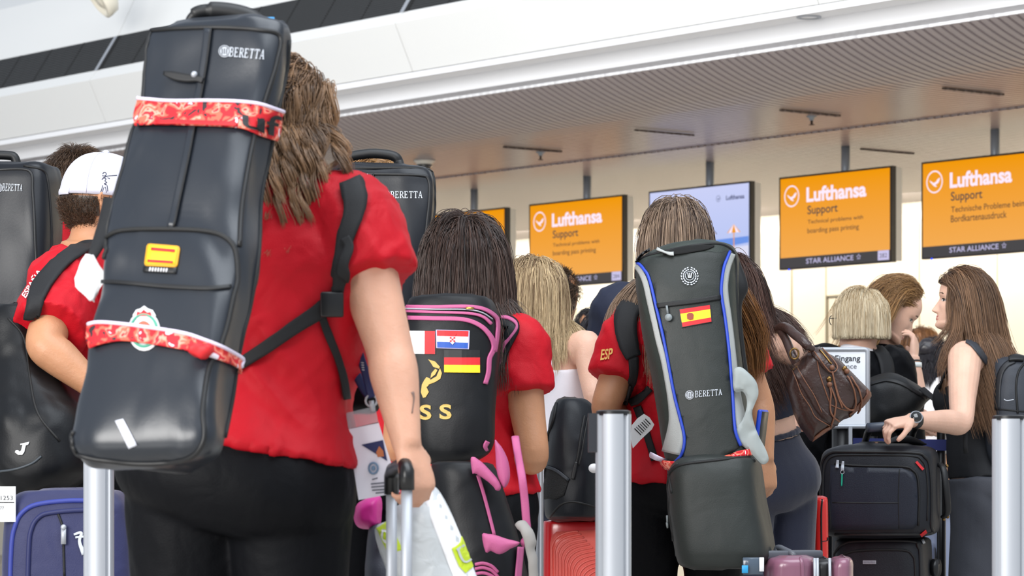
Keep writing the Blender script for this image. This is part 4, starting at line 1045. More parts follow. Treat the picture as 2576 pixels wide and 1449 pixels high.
hair(T_FP, FP.head, HM['fair'], n=3600, length=.36, N=24, part='back', facelim=-.005, region=lambda p: p[1] < .045, grav=.14, flow=(-.8, .0, 0), layer=(.02, 0.066), clump=10, r=.0013, seed=17, frizz=.006, backcomb=.05, colliders=[(FP.spine(.86), (.15, .15, .14), None)])
mb = MB(); w0 = FP.wr['R']; dd = (w0-FP.el['R']).normalized()
mb.tube([w0-dd*.012, w0-dd*.03], .032, 20); put('wristband', mb, mat('pale_wristband', '#dfe3e0', .4), T_FP, label='pale wristband')
mb = MB(); mb.tube([w0-dd*.002, w0-dd*.007], .030, 20); put('wristband', mb, M_black, T_FP, label='thin black wristband')

# --- woman in profile at the right, hand on the luggage
RG = Body(xy(2468, 11.5), 1.62, yaw=78, nb=P(2455, 872, 11.5), arms={'L': dict(sh=P(2428, 902, 11.3), el=P(2417, 1062, 11.1), wr=P(2296, 1057, 10.88)), 'R': dict(sh=P(2440, 902, 11.7), el=P(2450, 1040, 11.75), wr=P(2470, 1140, 11.72))}, head=Head(P(2419, 758, 11.5), yaw=84, pitch=-6, size=.92))
T_RG = person('person in profile with long brown hair in black tank top, with a watch', RG, 'pale', .0035, hands=[('L', dict(f=P(2222, 1066, 10.84)-P(2300, 1052, 10.88), p=Vector((-.15, .25, -1)), curl=.85, side=1, size=.92, curls=[.75, .9, .95, 1.0])), ('R', dict(curl=.6))], armfat=1.0, detail=True)
M_tank = mat('black_ribbed_tank', '#090b11', .6, bump=(500, .0005, 1), spec=.3)
mb = MB(); RG.torso(mb, .02, .74, .009)
ch = RG.spine(.62)+RG.Ft*.07; mb.ball(ch, (.11, .075, .075), ax=(RG.Rt, RG.Ft, RG.ax))
me = fuse(mb, .006, 3); wrinkle(me, .003, (6, 6, 14), 41); T_RG.tank = put('tank_top', me, M_tank, T_RG)
mb = MB()
for g in (-1, 1):
    q = [RG.spine(.68)+RG.Rt*(g*.10)-RG.Ft*.10, RG.spine(.82)+RG.Rt*(g*.10)-RG.Ft*.09, RG.spine(.95)+RG.Rt*(g*.095)-RG.Ft*.045, RG.spine(.985)+RG.Rt*(g*.093)+RG.Ft*.01, RG.spine(.93)+RG.Rt*(g*.095)+RG.Ft*.07, RG.spine(.70)+RG.Rt*(g*.09)+RG.Ft*.115]
    mb.tube([V3(a) for a in cr(q, 5)], .019, 8, flat=.3, ref=RG.Rt)
put('strap', mb, M_tank, T_RG.tank)
M_jean = mat('charcoal_denim', '#3a3c44', .7, bump=[(420, .0006, 1)], var=.15, varscale=7)
T_RG.pants = pants(T_RG, RG, M_jean, top=.07, grow=.016, wide=.04, seed=42, amp=.008)
hair(T_RG, RG.head, HM['long'], n=4200, length=.47, N=26, part='center', facelim=.03, backcomb=.04, grav=.16, flow=(.36, -.12, 0), layer=(.03, 0.088), clump=10, r=.0014, seed=18, frizz=.012, colliders=[(RG.spine(.84), (.13, .16, .15), None)])
lock([RG.head.w((-.03, .04, .095)), RG.head.w((-.072, .022, .03)), RG.head.w((-.085, .018, -.04)), P(2402, 846, 11.36), P(2384, 888, 11.32), P(2368, 928, 11.32)], [.004, .007, .009, .012, .014, .010], 420, HM['long'], T_RG, seed=5)
lock([RG.head.w((-.03, .06, .09)), RG.head.w((-.062, .052, .045)), RG.head.w((-.072, .050, -.02)), P(2388, 812, 11.4), P(2370, 846, 11.36), P(2342, 868, 11.36)], [.002, .003, .003, .005, .008, .008], 60, HM['long'], T_RG, seed=6)
mb = MB(); w0 = RG.wr['L']; dd = (RG.el['L']-w0).normalized(); wc = w0+dd*.012
mb.tube([wc-dd*.011, wc+dd*.011], .0285, 24); wt = put('watch', mb, mat('black_rubber_strap', '#17181a', .5), T_RG, label='black round wrist watch')
nf = Vector((.05, -.93, .35)).normalized(); mb = MB(); mb.lathe(wc+nf*.022, [(.020, 0), (.0215, .004), (.0215, .009), (.019, .0105)], 28, axis=nf); put('watch_case', mb, M_silver, wt)
mb = MB(); mb.lathe(wc+nf*.032, [(.0188, 0), (.0185, .0012), (.001, .0014)], 28, axis=nf); put('watch_face', mb, mat('watch_glass', '#060708', .05, coat=1), wt)

# --- two travellers further off between them
WT = Body(xy(2352, 15.2), 1.52, yaw=-25, nb=P(2355, 958, 15.2), lean=(0, 0), arms={'R': dict(sh=P(2385, 985, 15.1), el=P(2395, 1060, 15.0), wr=P(2330, 1085, 14.9)), 'L': dict(sh=P(2325, 985, 15.3), el=P(2312, 1060, 15.25), wr=P(2330, 1080, 15.1))}, head=Head(P(2352, 912, 15.2), yaw=-30, pitch=10, size=.9))
T_WT = person('person in cropped white T-shirt with dark bun, behind the woman in profile', WT, 'olive', .009)
M_wt = mat('white_jersey', '#f3f1f4', .7, spec=.3)
shirt(T_WT, WT, M_wt, hem=.36, grow=.02, seed=51, sleeve=.6, name='white_tee', voxel=.009); pants(T_WT, WT, mat('pale_denim', '#7f88a0', .7), top=.05)
me = grow_hair(WT.head, n=900, length=.10, N=8, part='back', layer=(.02, 0.055), r=.002, seed=21); put('hair', me, HM['black'], T_WT, orient=False)
mb = MB(); mb.ball(WT.head.w((0, -.10, .05)), (.05, .045, .045), n=12); me = mb.mesh('bun'); wrinkle(me, .012, (30, 30, 30), 5, ridge=False); at = me.attributes.new('strand', 'FLOAT', 'POINT'); at.data.foreach_set('value', list(.3+.3*np.random.rand(len(me.vertices)))); put('hair_bun', me, HM['black'], T_WT)
GN = Body(xy(2316, 17.5), 1.60, yaw=-70, head=Head(P(2318, 880, 17.5), yaw=-80, size=.98))
T_GN = person('person far off with ginger hair, beside the hand held to a face', GN, 'tan', .01)
shirt(T_GN, GN, M_wt, seed=52, voxel=.01); pants(T_GN, GN, M_blackcloth)
hair(T_GN, GN.head, HM['ginger'], n=700, length=.25, N=14, part='center', layer=(.02, 0.066), r=.002, seed=22)
# ------------------------------------------------------------------ bags: soft lofts in their own frame, details laid on their surface
def boxloft(st, yaw, bulge=.012, e=5.0, n=56, sub=6, wr=(.005, (16, 16, 5), 1), mats=None):
    """st: (y, x front-left, x front-right, x far-right silhouette or None, Y front[, depth]); front turned by yaw degrees"""
    th = math.radians(yaw); wd = Vector((math.cos(th), -math.sin(th), 0)); dd = Vector((math.sin(th), math.cos(th), 0)); rows = []
    for q in st:
        y, xl, xr, xo, Yf = q[:5]; k = (xr-CX)/F; A = P(xl, y, Yf); Wd = (k*Yf-A.x)/(wd.x-k*wd.y)
        B = A+wd*Wd; ko = ((xo or xr)-CX)/F
        D = q[5] if len(q) > 5 else (ko*B.y-B.x)/(dd.x-ko*dd.y)
        rows.append((A.x, A.y, A.z, Wd, D))
    rows = cr(rows, sub); rings = []
    for ax, ay, az, Wd, D in rows:
        A = Vector((ax, ay, az)); c = A+wd*(Wd/2)+dd*(D/2); ring = ringx(c, wd*(Wd/2), dd*(D/2), n, e)
        out = []
        for p in ring:
            u = (p-c).dot(wd)/(abs(Wd)/2+1e-6); v = (p-c).dot(dd)/(abs(D)/2+1e-6)
            out.append(p-dd*(bulge*max(0, 1-u*u)*max(0, -v)))
        rings.append(out)
    mb = MB(); mb.loft(rings); me = mb.mesh('bag')
    bm = bmesh.new(); bm.from_mesh(me); bmesh.ops.recalc_face_normals(bm, faces=bm.faces)
    caps = [f for f in bm.faces if len(f.verts) > 6]
    for f in caps:
        r = bmesh.ops.inset_region(bm, faces=[f], thickness=.012, depth=.004)
    bm.to_mesh(me); bm.free()
    if wr: wrinkle(me, wr[0], wr[1], wr[2], 1.0, ridge=False)
    return me
def handle_tube(pts, r, n=12): 
    mb = MB(); mb.tube([V3(a) for a in cr([tuple(P(*p)) for p in pts], 6)], r, n); return mb

M_case = mat('slate_coated_fabric', '#1f242c', .33, bump=[(260, .0001, 1), (7, .012, 1)], spec=.55, stretch=(1, 1, .45))
M_case2 = mat('black_coated_fabric', '#10131a', .38, bump=[(260, .0001, 1), (7, .012, 1)], spec=.36, stretch=(1, 1, .45))
M_pipe = mat('black_piping', '#0c0d10', .5)
M_zip = mat('black_zip_tape', '#08090b', .6, bump=(900, .0005, 1))
M_web = mat('black_webbing', '#0e0f13', .7, bump=(700, .0006, 1))
M_print = mat('pale_grey_print', '#b9bfc8', .5)
M_tagw = mat('white_paper', '#eceef0', .6)
M_red2 = mat('flag_red', '#c81a22', .6); M_yel = mat('flag_yellow', '#f6c81c', .6); M_whi = mat('flag_white', '#efeff2', .6); M_blu = mat('flag_blue', '#1f4fa8', .6)
def band_mat():
    m = mat('red_camouflage_elastic', '#d8202c', .65); n = m.node_tree.nodes; L = m.node_tree.links; b = n['Principled BSDF']
    tc = n.new('ShaderNodeTexCoord'); t = n.new('ShaderNodeTexNoise'); t.inputs['Scale'].default_value = 38; t.inputs['Detail'].default_value = 1.5; t.inputs['Distortion'].default_value = .8
    L.new(tc.outputs['Object'], t.inputs['Vector']); r = n.new('ShaderNodeValToRGB'); r.color_ramp.interpolation = 'CONSTANT'
    cs = [(0, '#2a2024'), (.36, '#c9101f'), (.47, '#e2604a'), (.55, '#ef9a86'), (.60, '#d41828'), (.68, '#ece4ee')]
    r.color_ramp.elements[0].color = lin(cs[0][1]); r.color_ramp.elements[1].position = cs[1][0]; r.color_ramp.elements[1].color = lin(cs[1][1])
    for p, c in cs[2:]: e = r.color_ramp.elements.new(p); e.color = lin(c)
    L.new(t.outputs['Fac'], r.inputs[0]); L.new(r.outputs[0], b.inputs['Base Color']); return m
M_band = band_mat(); M_hem = mat('lilac_white_hem', '#d9cfe2', .7)
def beretta(T, sf, q, logo, m=M_print):
    """white emblem disc and engraved name"""
    mb = MB(); sf.text('BERETTA', q, serif=True, mb=mb, off=.0015); put('brand_lettering', mb, m, T, sm=False)
    cx, cy, rx, ry = logo; mb = MB()
    ring = [(cx+rx*math.cos(a), cy+ry*math.sin(a)) for a in [i*.3142 for i in range(20)]]
    sf.poly(ring, .001, .0012, mb=mb, mi=0)
    for dx in (-.4, 0, .4): sf.ribbon([(cx+dx*rx, cy-ry*.45), (cx+dx*rx*.9, cy+ry*.5)], rx*.13, .0008, .0026, sub=2, mb=mb, mi=1, across=2)
    sf.tube([(cx+rx*.82*math.cos(a), cy+ry*.82*math.sin(a)) for a in [i*.5236 for i in range(12)]], .0008, .0026, 5, 2, closed=True, mb=mb, mi=1)
    put('emblem', mb, [m, M_case2], T, sm=False)

# --- the tall gun case on the woman in front
st = [(60, 420, 650, 690, 6.07), (63, 385, 690, 722, 6.055), (75, 362, 709, 739, 6.05), (120, 349, 704, 749, 6.035), (217, 343, 680, 729, 6.01), (290, 334, 658, 706, 5.985), (348, 314, 638, 698, 5.965), (449, 290, 616, 681, 5.93), (532, 271, 606, 671, 5.905), (628, 254, 600, 667, 5.87),
      (700, 247, 592, 662, 5.845), (760, 233, 580, 647, 5.825), (870, 211, 554, 622, 5.79), (948, 194, 532, 610, 5.765), (1047, 174, 518, 598, 5.735), (1100, 163, 518, 586, 5.725), (1135, 172, 508, 572, 5.725), (1160, 208, 486, 548, 5.735), (1176, 262, 450, 505, 5.75)]
T = Thing('gun_case', 'largest black gun case, tied with two red patterned bands, on the front woman', 'gun case', P(420, 1180, 5.85), 'black gun cases carried on backs')
me = boxloft(st, 20, .014, 5.5, 72, 6, (.012, (15, 15, 4), 3)); fc = put('case_body', me, M_case, T); sf = Surf(fc)
mb = sf.tube([(375, 78), (450, 72), (560, 70), (650, 76), (704, 90), (697, 150), (684, 200), (664, 262), (640, 338), (618, 450), (606, 540), (602, 620)], .0045, .001); sf.tube([(375, 78), (354, 125), (348, 217), (339, 290), (320, 348), (296, 449), (278, 532), (262, 615)], .004, .0, mb=mb); put('piping', mb, M_pipe, T)
mb = sf.tube([(728, 102), (720, 200), (697, 290), (684, 367), (668, 449), (656, 560), (650, 650), (632, 760), (606, 880), (584, 1010), (566, 1100)], .004, .0); put('gusset_zip', mb, M_zip, T)
mb = sf.ribbon([(524, 74), (515, 150), (502, 230), (490, 290), (478, 350), (464, 420), (447, 500), (430, 574)], 15, .004, .001); put('zip_flap', mb, M_case, T)
mb = sf.tube([(533, 74), (524, 150), (511, 230), (499, 290), (487, 350), (473, 420), (456, 500), (439, 574)], .0022, .005); zp = put('centre_zip', mb, M_zip, T)
mb = sf.ribbon([(420, 190), (445, 196), (475, 201), (500, 203), (516, 208)], [9, 21, 20, 14, 16], .006, .006); pt = put('pull_tab', mb, M_pipe, T)
h, nn = sf.hit(497, 194); mb = MB(); mb.ball(h+nn*.012, .006, n=10); put('rivet', mb, M_silver, pt)
beretta(T, sf, [(580, 120), (668, 127), (664, 150), (577, 143)], (566, 130, 15, 15))
mb = sf.tube([(254, 650), (258, 618), (271, 596), (310, 580), (411, 577), (517, 582), (566, 597), (592, 630), (597, 700), (588, 740), (572, 815), (552, 880)], .0048, .001); put('pocket_zip', mb, M_zip, T)
mb = sf.ribbon([(258, 709), (330, 714), (415, 722), (525, 727), (580, 722)], 9, .004, .001); put('pocket_seam', mb, M_pipe, T)
mb = sf.quad([(372, 615), (455, 622), (447, 675), (364, 671)], .003, .001, 10, 8, rnd=.2); pa = put('flag_patch', mb, mat('flag_amber_edge', '#dda01c', .6), T, label='small Spanish flag patch')
mb = MB(); sf.quad([(379, 621), (449, 627), (442, 669), (371, 666)], .001, .0045, 8, 6, mb=mb); put('yellow_field', mb, M_yel, pa)
mb = MB(); sf.quad([(384, 627), (444, 632), (443, 639), (383, 634)], .001, .006, 8, 2, mb=mb); sf.quad([(375, 657), (439, 661), (438, 667), (374, 663)], .001, .006, 8, 2, mb=mb); put('red_stripe', mb, M_red2, pa)
mb = MB(); sf.quad([(363, 671), (446, 675), (444, 690), (361, 685)], .003, .001, 8, 3, mb=mb); pl = put('name_strip', mb, M_pipe, pa)
mb = MB()
for i in range(7): sf.ribbon([(381+i*7, 676+i*.4), (379+i*7, 685+i*.4)], 3, .001, .0045, sub=2, mb=mb, across=2)
put('stitched_marks', mb, M_whi, pl)
cx, cy = 364, 834; circ = lambda r, k=1, n=20: [(cx+r*math.cos(a), cy+k*r*math.sin(a)) for a in [i*2*math.pi/n for i in range(n)]]
mb = sf.poly(circ(40, 1.25), .002, .001); cr_ = put('crest_badge', mb, M_whi, T, label='round white crest badge with a crown')
mb = sf.tube([(cx+33*math.cos(a), cy+40*math.sin(a)) for a in [i*.5236 for i in range(12)]], .0028, .004, 6, 3, closed=True); put('crest_ring', mb, mat('crest_green', '#4f9f87', .6), cr_)
mb = sf.poly(circ(20, 1.2), .001, .004); put('crest_field', mb, mat('crest_coral', '#e8614c', .6), cr_)
mb = sf.poly([(336, 796), (345, 782), (356, 779), (365, 772), (374, 779), (386, 783), (394, 797), (384, 806), (346, 805)], .002, .002); put('crest_top', mb, M_whi, cr_)
mb = sf.poly([(346, 798), (348, 787), (357, 790), (365, 782), (373, 790), (382, 788), (384, 799)], .001, .005); put('crown', mb, M_red2, cr_)
for nm, pts, wd, hem in (('elastic_band', [(347, 286), (387, 288), (440, 290), (505, 291), (605, 294), (656, 305), (698, 318)], [74, 64, 62, 62, 66, 78, 76], [(348, 251), (385, 257), (440, 260), (505, 260), (607, 262), (658, 267), (704, 281)]), ('elastic_band', [(226, 850), (255, 843), (312, 840), (393, 851), (475, 866), (540, 886), (588, 908), (612, 934)], [62, 56, 44, 42, 42, 38, 28, 20], [(234, 820), (256, 816), (310, 820), (392, 832), (473, 846), (545, 872), (594, 898), (616, 924)])):
    mb = sf.ribbon(pts, wd, .004, .006, across=7); eb = put(nm, mb, M_band, T, label='red patterned elastic band')
    mb = sf.tube(hem, .0035, .010, 6); put('band_hem', mb, M_hem, eb)
    if wd[0] == 74:
        mb = MB(); sf.text('uf', [(612, 282), (694, 292), (688, 346), (607, 328)], .001, .0125, mb=mb, bold=.02); put('band_lettering', mb, M_pipe, eb, sm=False)
        mb = sf.ribbon([(400, 318), (470, 317), (540, 319), (595, 322)], 10, .001, .012); put('band_stripe', mb, M_red2, eb)
    else:
        h, nn = sf.hit(512, 893); mb = MB(); mb.ball(h+nn*.02, (.022, .014, .014), n=10); mk = mb.mesh('knot'); wrinkle(mk, .006, (60, 60, 60), 3, ridge=False); put('knot', mk, M_red2, eb)
mb = sf.quad([(291, 1060), (311, 1055), (346, 1120), (325, 1128)], .0015, .0015, 4, 8); put('reflective_strip', mb, mat('silver_reflective', '#d9dbe6', .35), T)
mb = sf.tube([(168, 1085), (170, 1112), (186, 1136), (225, 1152), (282, 1160), (350, 1166), (426, 1163), (482, 1148), (508, 1118), (514, 1085), (510, 1030), (524, 930), (548, 880)], .0048, .001); put('base_piping', mb, M_pipe, T)
mb = handle_tube([(478, 66, 6.08), (480, 48, 6.08), (498, 32, 6.08), (530, 27, 6.08), (575, 30, 6.08), (618, 40, 6.08), (645, 56, 6.08), (656, 74, 6.08)], [.009]*10+[.013]*8+[.017]*20+[.013]*2+[.009]*3); hn = put('carry_handle', mb, M_pipe, T)
mb = MB(); mb.tube([P(664, 58, 6.05), P(690, 58, 6.05)], .011, 12); put('zip_toggle', mb, mat('sky_blue_plastic', '#3fa0e0', .4), T, label='small sky blue toggle')
h, nn = sf.hit(262, 600); mb = MB(); mb.tube([P(276, 500, 6.12), P(268, 560, 6.1), (P(250, 610, 6.05)), P(228, 655, 6.0)], [.012, .016, .014, .009], 10, flat=.4, ref=(1, 0, 0)); put('side_strap', mb, M_web, T)
# folded paper tag at its left edge
mb = MB()
rows = [(640, 214, 236), (655, 206, 244), (680, 198, 262), (700, 191, 270), (720, 193, 260), (740, 206, 246), (756, 226, 236)]
for dy, dY in ((0, 0), (6, .012), (-3, .022)):
    mb.loft([ringx(P((a+b)/2+dy, y+dy, 5.9+dY), Vector(((b-a)/2*5.9/F*(1-.08*abs(dy)), .0, 0)), Vector((0, .004, 0)), 20, 4) for y, a, b in rows])
me = mb.mesh('t'); bm = bmesh.new(); bm.from_mesh(me); bmesh.ops.subdivide_edges(bm, edges=bm.edges, cuts=1); bm.to_mesh(me); bm.free(); wrinkle(me, .005, (40, 40, 25), 6)
single('paper_tag', 'crumpled white paper tag hanging at the left edge of the largest gun case', 'tag', me, M_tagw)

# --- straps of that case over the jersey
sj = Surf(T_FW.shirt, T_FW.body)
mb = sj.ribbon([(880, 462), (893, 500), (888, 545), (872, 600), (862, 650), (853, 700), (846, 745), (838, 775)], [52, 60, 50, 40, 30, 28, 26, 26], .008, .004, across=6, smoothk=6); put('shoulder_strap', mb, M_web, T)
mb = sj.ribbon([(872, 600), (884, 625), (872, 660), (860, 690)], [22, 24, 22, 20], .004, .014, smoothk=4); put('strap_loop', mb, M_web, T)
mb = sj.ribbon([(842, 752), (800, 785), (740, 825), (680, 868), (622, 908), (590, 925)], [44, 40, 34, 32, 30, 30], .005, .006, across=6, smoothk=8); put('waist_strap', mb, M_web, T)
mb = sj.ribbon([(806, 780), (820, 830), (843, 890), (857, 950), (864, 1005)], [24, 22, 20, 16, 14], .004, .006, smoothk=4); put('strap_end', mb, M_web, T)
h, nn = sj.hit(836, 762); mb = MB(); mb.box(h+nn*.014, (.022, .008, .024)); bk = put('buckle', mb, M_black, T)
bvl = bk.modifiers.new('b', 'BEVEL'); bvl.width = .004; bvl.segments = 2

# --- gun case on the man behind the cap, at the left edge
def small_case(base, lab, st, yaw, txt, logo, zipx, edge, gus, hand, Yh, seed):
    T = Thing('gun_case', lab, 'gun case', base, 'black gun cases carried on backs')
    me = boxloft(st, yaw, .012, 5.5, 64, 6, (.007, (14, 14, 4), seed)); o = put('case_body', me, M_case2, T); sf = Surf(o)
    put('piping', sf.tube(edge, .0042, .0), M_pipe, T); put('gusset_zip', sf.tube(gus, .004, 0), M_zip, T)
    if zipx: put('zip_flap', sf.ribbon(zipx, 12, .003, .001), M_case2, T); put('centre_zip', sf.tube([(x+8, y) for x, y in zipx], .002, .004), M_zip, T); put('centre_zip', sf.tube([(x-7, y) for x, y in zipx], .0015, .003), M_print, T, label='pale zip edge')
    beretta(T, sf, txt, logo)
    put('carry_handle', handle_tube(hand, .013), M_pipe, T)
    return T, sf
small_case(P(40, 1000, 9.3), 'black gun case at the left edge, behind the white cap and black backpack', [(412, -90, 80, 120, 9.32, .15), (418, -120, 100, 130, 9.31, .16), (440, -130, 106, 134, 9.30, .17), (480, -134, 108, 136, 9.29, .175), (600, -140, 104, 137, 9.26, .18), (700, -146, 99, 132, 9.24, .18), (800, -152, 92, 128, 9.22, .18), (930, -160, 82, 120, 9.20, .18), (1020, -160, 70, 110, 9.19, .17), (1045, -130, 40, 80, 9.2, .15)], 16,
           [(8, 462), (58, 465), (57, 481), (7, 481)], (-2, 473, 9, 11), None, [(-60, 432), (40, 425), (78, 434), (82, 480), (86, 540), (88, 600), (92, 700), (88, 790)], [(60, 417), (108, 428), (121, 460), (128, 540), (130, 620), (124, 720)],
           [(-58, 420, 9.36), (-50, 400, 9.36), (-20, 391, 9.36), (20, 391, 9.36), (36, 396, 9.36), (44, 418, 9.36)], 9.36, 5)
T3, sf3 = small_case(P(945, 1000, 8.8), 'black gun case in the middle, behind the girl with long dark hair', [(414, 860, 1020, 1060, 8.75), (419, 826, 1068, 1090, 8.74), (440, 806, 1083, 1099, 8.73), (470, 800, 1087, 1102, 8.725), (540, 797, 1083, 1097, 8.71), (640, 792, 1068, 1086, 8.69), (740, 788, 1055, 1072, 8.67), (850, 782, 1042, 1060, 8.65), (960, 776, 1030, 1048, 8.64), (1000, 790, 1010, 1030, 8.65), (1010, 820, 980, 1000, 8.66)], 9,
           [(983, 482), (1062, 482), (1062, 499), (983, 499)], (970, 490, 12, 12.5), [(932, 438), (930, 480), (928, 540), (925, 620), (922, 740)], [(840, 440), (930, 438), (1050, 441), (1078, 452), (1080, 500), (1074, 560), (1066, 640), (1052, 740)], [(850, 424), (1060, 424), (1094, 450), (1095, 500), (1090, 560), (1080, 640)],
           [(866, 420, 8.8), (870, 404, 8.8), (882, 394, 8.8), (915, 388, 8.8), (940, 386, 8.8), (975, 389, 8.8), (996, 396, 8.8), (1004, 410, 8.8), (1008, 428, 8.78)], 8.8, 7)

# --- black backpack of the man in the cap
st = [(762, 20, 60, None, 8.42, .10), (768, -20, 90, None, 8.41, .14), (790, -40, 98, None, 8.4, .15), (850, -50, 104, None, 8.38, .16), (900, -50, 118, None, 8.36, .17), (950, -52, 146, None, 8.32, .18), (1000, -52, 178, None, 8.28, .20), (1050, -50, 197, None, 8.24, .22), (1140, -44, 207, None, 8.22, .22), (1190, -36, 200, None, 8.22, .22), (1225, -20, 165, None, 8.24, .20), (1246, 10, 110, None, 8.26, .16)]
M_jo = mat('black_ripstop', '#0a0c10', .45, bump=[(200, .0002, 1), (8, .014, 1)], spec=.28)
T = Thing('backpack', 'black backpack with white hook emblem on the man in the white cap', 'backpack', P(80, 1246, 8.2), 'backpacks')
me = boxloft(st, 6, .03, 3.6, 56, 6, (.012, (9, 9, 7), 12)); o = put('pack_body', me, M_jo, T); sf = Surf(o)
mb = sf.poly([(52, 1117), (74, 1112), (72, 1119), (66, 1121), (62, 1138), (57, 1145), (47, 1145), (39, 1138), (41, 1133), (47, 1133), (50, 1137), (54, 1134), (58, 1119), (52, 1120)], .0015, .002); put('emblem', mb, mat('white_print', '#e8e8ea', .5), T)
put('seam_piping', sf.tube([(-20, 1190), (0, 1186), (40, 1180), (80, 1166), (104, 1148)], .003, .001), mat('grey_piping', '#3a4046', .5), T)
put('zip', sf.tube([(20, 800), (60, 850), (75, 950), (95, 1040), (150, 1110)], .003, .001), M_zip, T)
sc = Surf(T_CM.shirt, T_CM.body)
mb = sc.ribbon([(240, 622), (205, 628), (165, 655), (130, 690), (104, 730), (88, 768), (80, 800)], [24, 28, 34, 38, 40, 38, 36], .010, .003, smoothk=6, across=6); put('shoulder_strap', mb, M_web, T)
mb = MB(); sc.text('ESPAÑA', [(54, 742), (96, 676), (108, 686), (66, 754)], .001, .003, mb=mb, bold=.02); put('jersey_lettering', mb, M_whi, T_CM.shirt, sm=False)

# --- blue soft suitcase in the lower left corner
M_bl = mat('navy_blue_canvas', '#141a4a', .62, bump=[(500, .0005, 1), (10, .006, 2)], sheen=.2)
st = [(1232, 90, 260, None, 7.88, .20), (1236, 50, 285, None, 7.87, .20), (1255, 22, 305, None, 7.86, .20), (1290, 6, 318, None, 7.85, .20), (1400, -2, 326, None, 7.84, .20), (1700, -8, 330, None, 7.83, .20), (2000, -6, 330, None, 7.83, .20), (2070, 6, 318, None, 7.84, .20)]
T = Thing('suitcase', 'navy blue soft suitcase in the lower left corner behind the silver post', 'suitcase', P(160, 2070, 7.9), 'soft suitcases')
me = boxloft(st, 0, .012, 6, 56, 6, (.004, (9, 9, 9), 4)); o = put('case_body', me, M_bl, T); sf = Surf(o)
put('piping', sf.tube([(24, 1700), (28, 1400), (40, 1320), (62, 1285), (100, 1268), (180, 1260), (260, 1262)], .006, .001), mat('blue_piping', '#2c3888', .6), T)
put('pocket_edge', sf.tube([(66, 1700), (72, 1400), (80, 1330), (100, 1300), (130, 1290), (200, 1284), (280, 1284)], .006, .001), mat('navy_piping', '#1a2050', .6), T)
put('zip', sf.tube([(146, 1292), (158, 1328), (160, 1380), (162, 1449)], .003, .001), M_zip, T)
h, nn = sf.hit(161, 1348); mb = MB(); mb.ball(h+nn*.008+Vector((0, 0, .02)), .007, n=8); mb.box(h+nn*.008, (.006, .002, .02)); put('zip_pull', mb, M_silver, T)
mb = MB(); sf.ribbon([(186, 1345), (206, 1340), (200, 1362), (212, 1395)], [5, 8, 8, 12], .0015, .002, mb=mb); sf.ribbon([(190, 1352), (214, 1350)], 5, .0015, .002, mb=mb); put('script_emblem', mb, M_print, T)
mb = MB(); mb.box(P(14, 1268, 7.84), (.024, .002, .042)); tg = single('baggage_label', 'white printed baggage label at the left edge above the blue suitcase', 'tag', mb, M_tagw, sm=False)
stg = Surf(tg); mb = MB(); stg.text('1253', [(2, 1247), (32, 1247), (32, 1258), (2, 1258)], .0005, .0008, mb=mb); stg.quad([(-6, 1263), (36, 1263), (36, 1265), (-6, 1265)], .0005, .0008, 2, 1, mb=mb); stg.text('77', [(0, 1274), (10, 1274), (10, 1282), (0, 1282)], .0005, .0008, mb=mb); put('label_print', mb, M_pipe, tg, sm=False)
def inside(pp, x, y):
    c = False; j = len(pp)-1
    for i in range(len(pp)):
        if (pp[i][1] > y) != (pp[j][1] > y) and x < (pp[j][0]-pp[i][0])*(y-pp[i][1])/(pp[j][1]-pp[i][1])+pp[i][0]: c = not c
        j = i
    return c
def segd(p, a, b):
    ab = b-a; t = max(0, min(1, np.dot(p-a, ab)/(np.dot(ab, ab)+1e-9))); return np.linalg.norm(p-a-ab*t)
def pillow(pts, Y, th, rr=None, sub=5, step=None, back=1.0, slope=(0, 0), wr=None, edge=.004):
    """soft closed body from an outline in pixels at depth Y, swelling th metres to the front and back*th behind"""
    pp = [tuple(a) for a in cr(pts, sub, True)]; A = np.array(pp); w = min(np.ptp(A[:, 0]), np.ptp(A[:, 1])); st = step or w/14; rr = rr or w*.5; inner = []
    y = A[:, 1].min()+st/2; k = 0
    while y < A[:, 1].max():
        x = A[:, 0].min()+st/2+(st/2 if k % 2 else 0)
        while x < A[:, 0].max():
            if inside(pp, x, y) and min(segd(np.array((x, y)), A[i-1], A[i]) for i in range(len(A))) > st*.4: inner.append(Vector((x, y)))
            x += st
        y += st; k += 1
    r = geometry.delaunay_2d_cdt([Vector(p) for p in pp]+inner, [], [list(range(len(pp)))], 1, 1e-4); vs_ = r[0]; n = len(vs_); F1 = []; B1 = []
    cx, cy = A.mean(0)
    for q in vs_:
        d = min(segd(np.array(q), A[i-1], A[i]) for i in range(len(A))); h = math.sqrt(max(0, 1-(1-min(d/rr, 1))**2))
        Yq = Y+slope[0]*(q[0]-cx)+slope[1]*(q[1]-cy)
        F1.append(P(q[0], q[1], Yq)-Vector((0, th*h+edge, 0))); B1.append(P(q[0], q[1], Yq)+Vector((0, th*h*back+edge, 0)))
    f = []; cnt = {}
    for t in r[2]:
        t = tuple(t); f.append(t); f.append(tuple(k+n for k in t[::-1]))
        for a, b in zip(t, t[1:]+t[:1]): cnt[(a, b)] = 1
    for (a, b) in list(cnt):
        if (b, a) not in cnt: f.append((a, a+n, b+n, b))
    mb = MB(); mb.add(F1+B1, f); me = mb.mesh('pillow')
    bm = bmesh.new(); bm.from_mesh(me); bmesh.ops.recalc_face_normals(bm, faces=bm.faces); bm.to_mesh(me); bm.free()
    if wr: wrinkle(me, wr[0], wr[1], wr[2], 1.0, ridge=wr[3] if len(wr) > 3 else False)
    return me

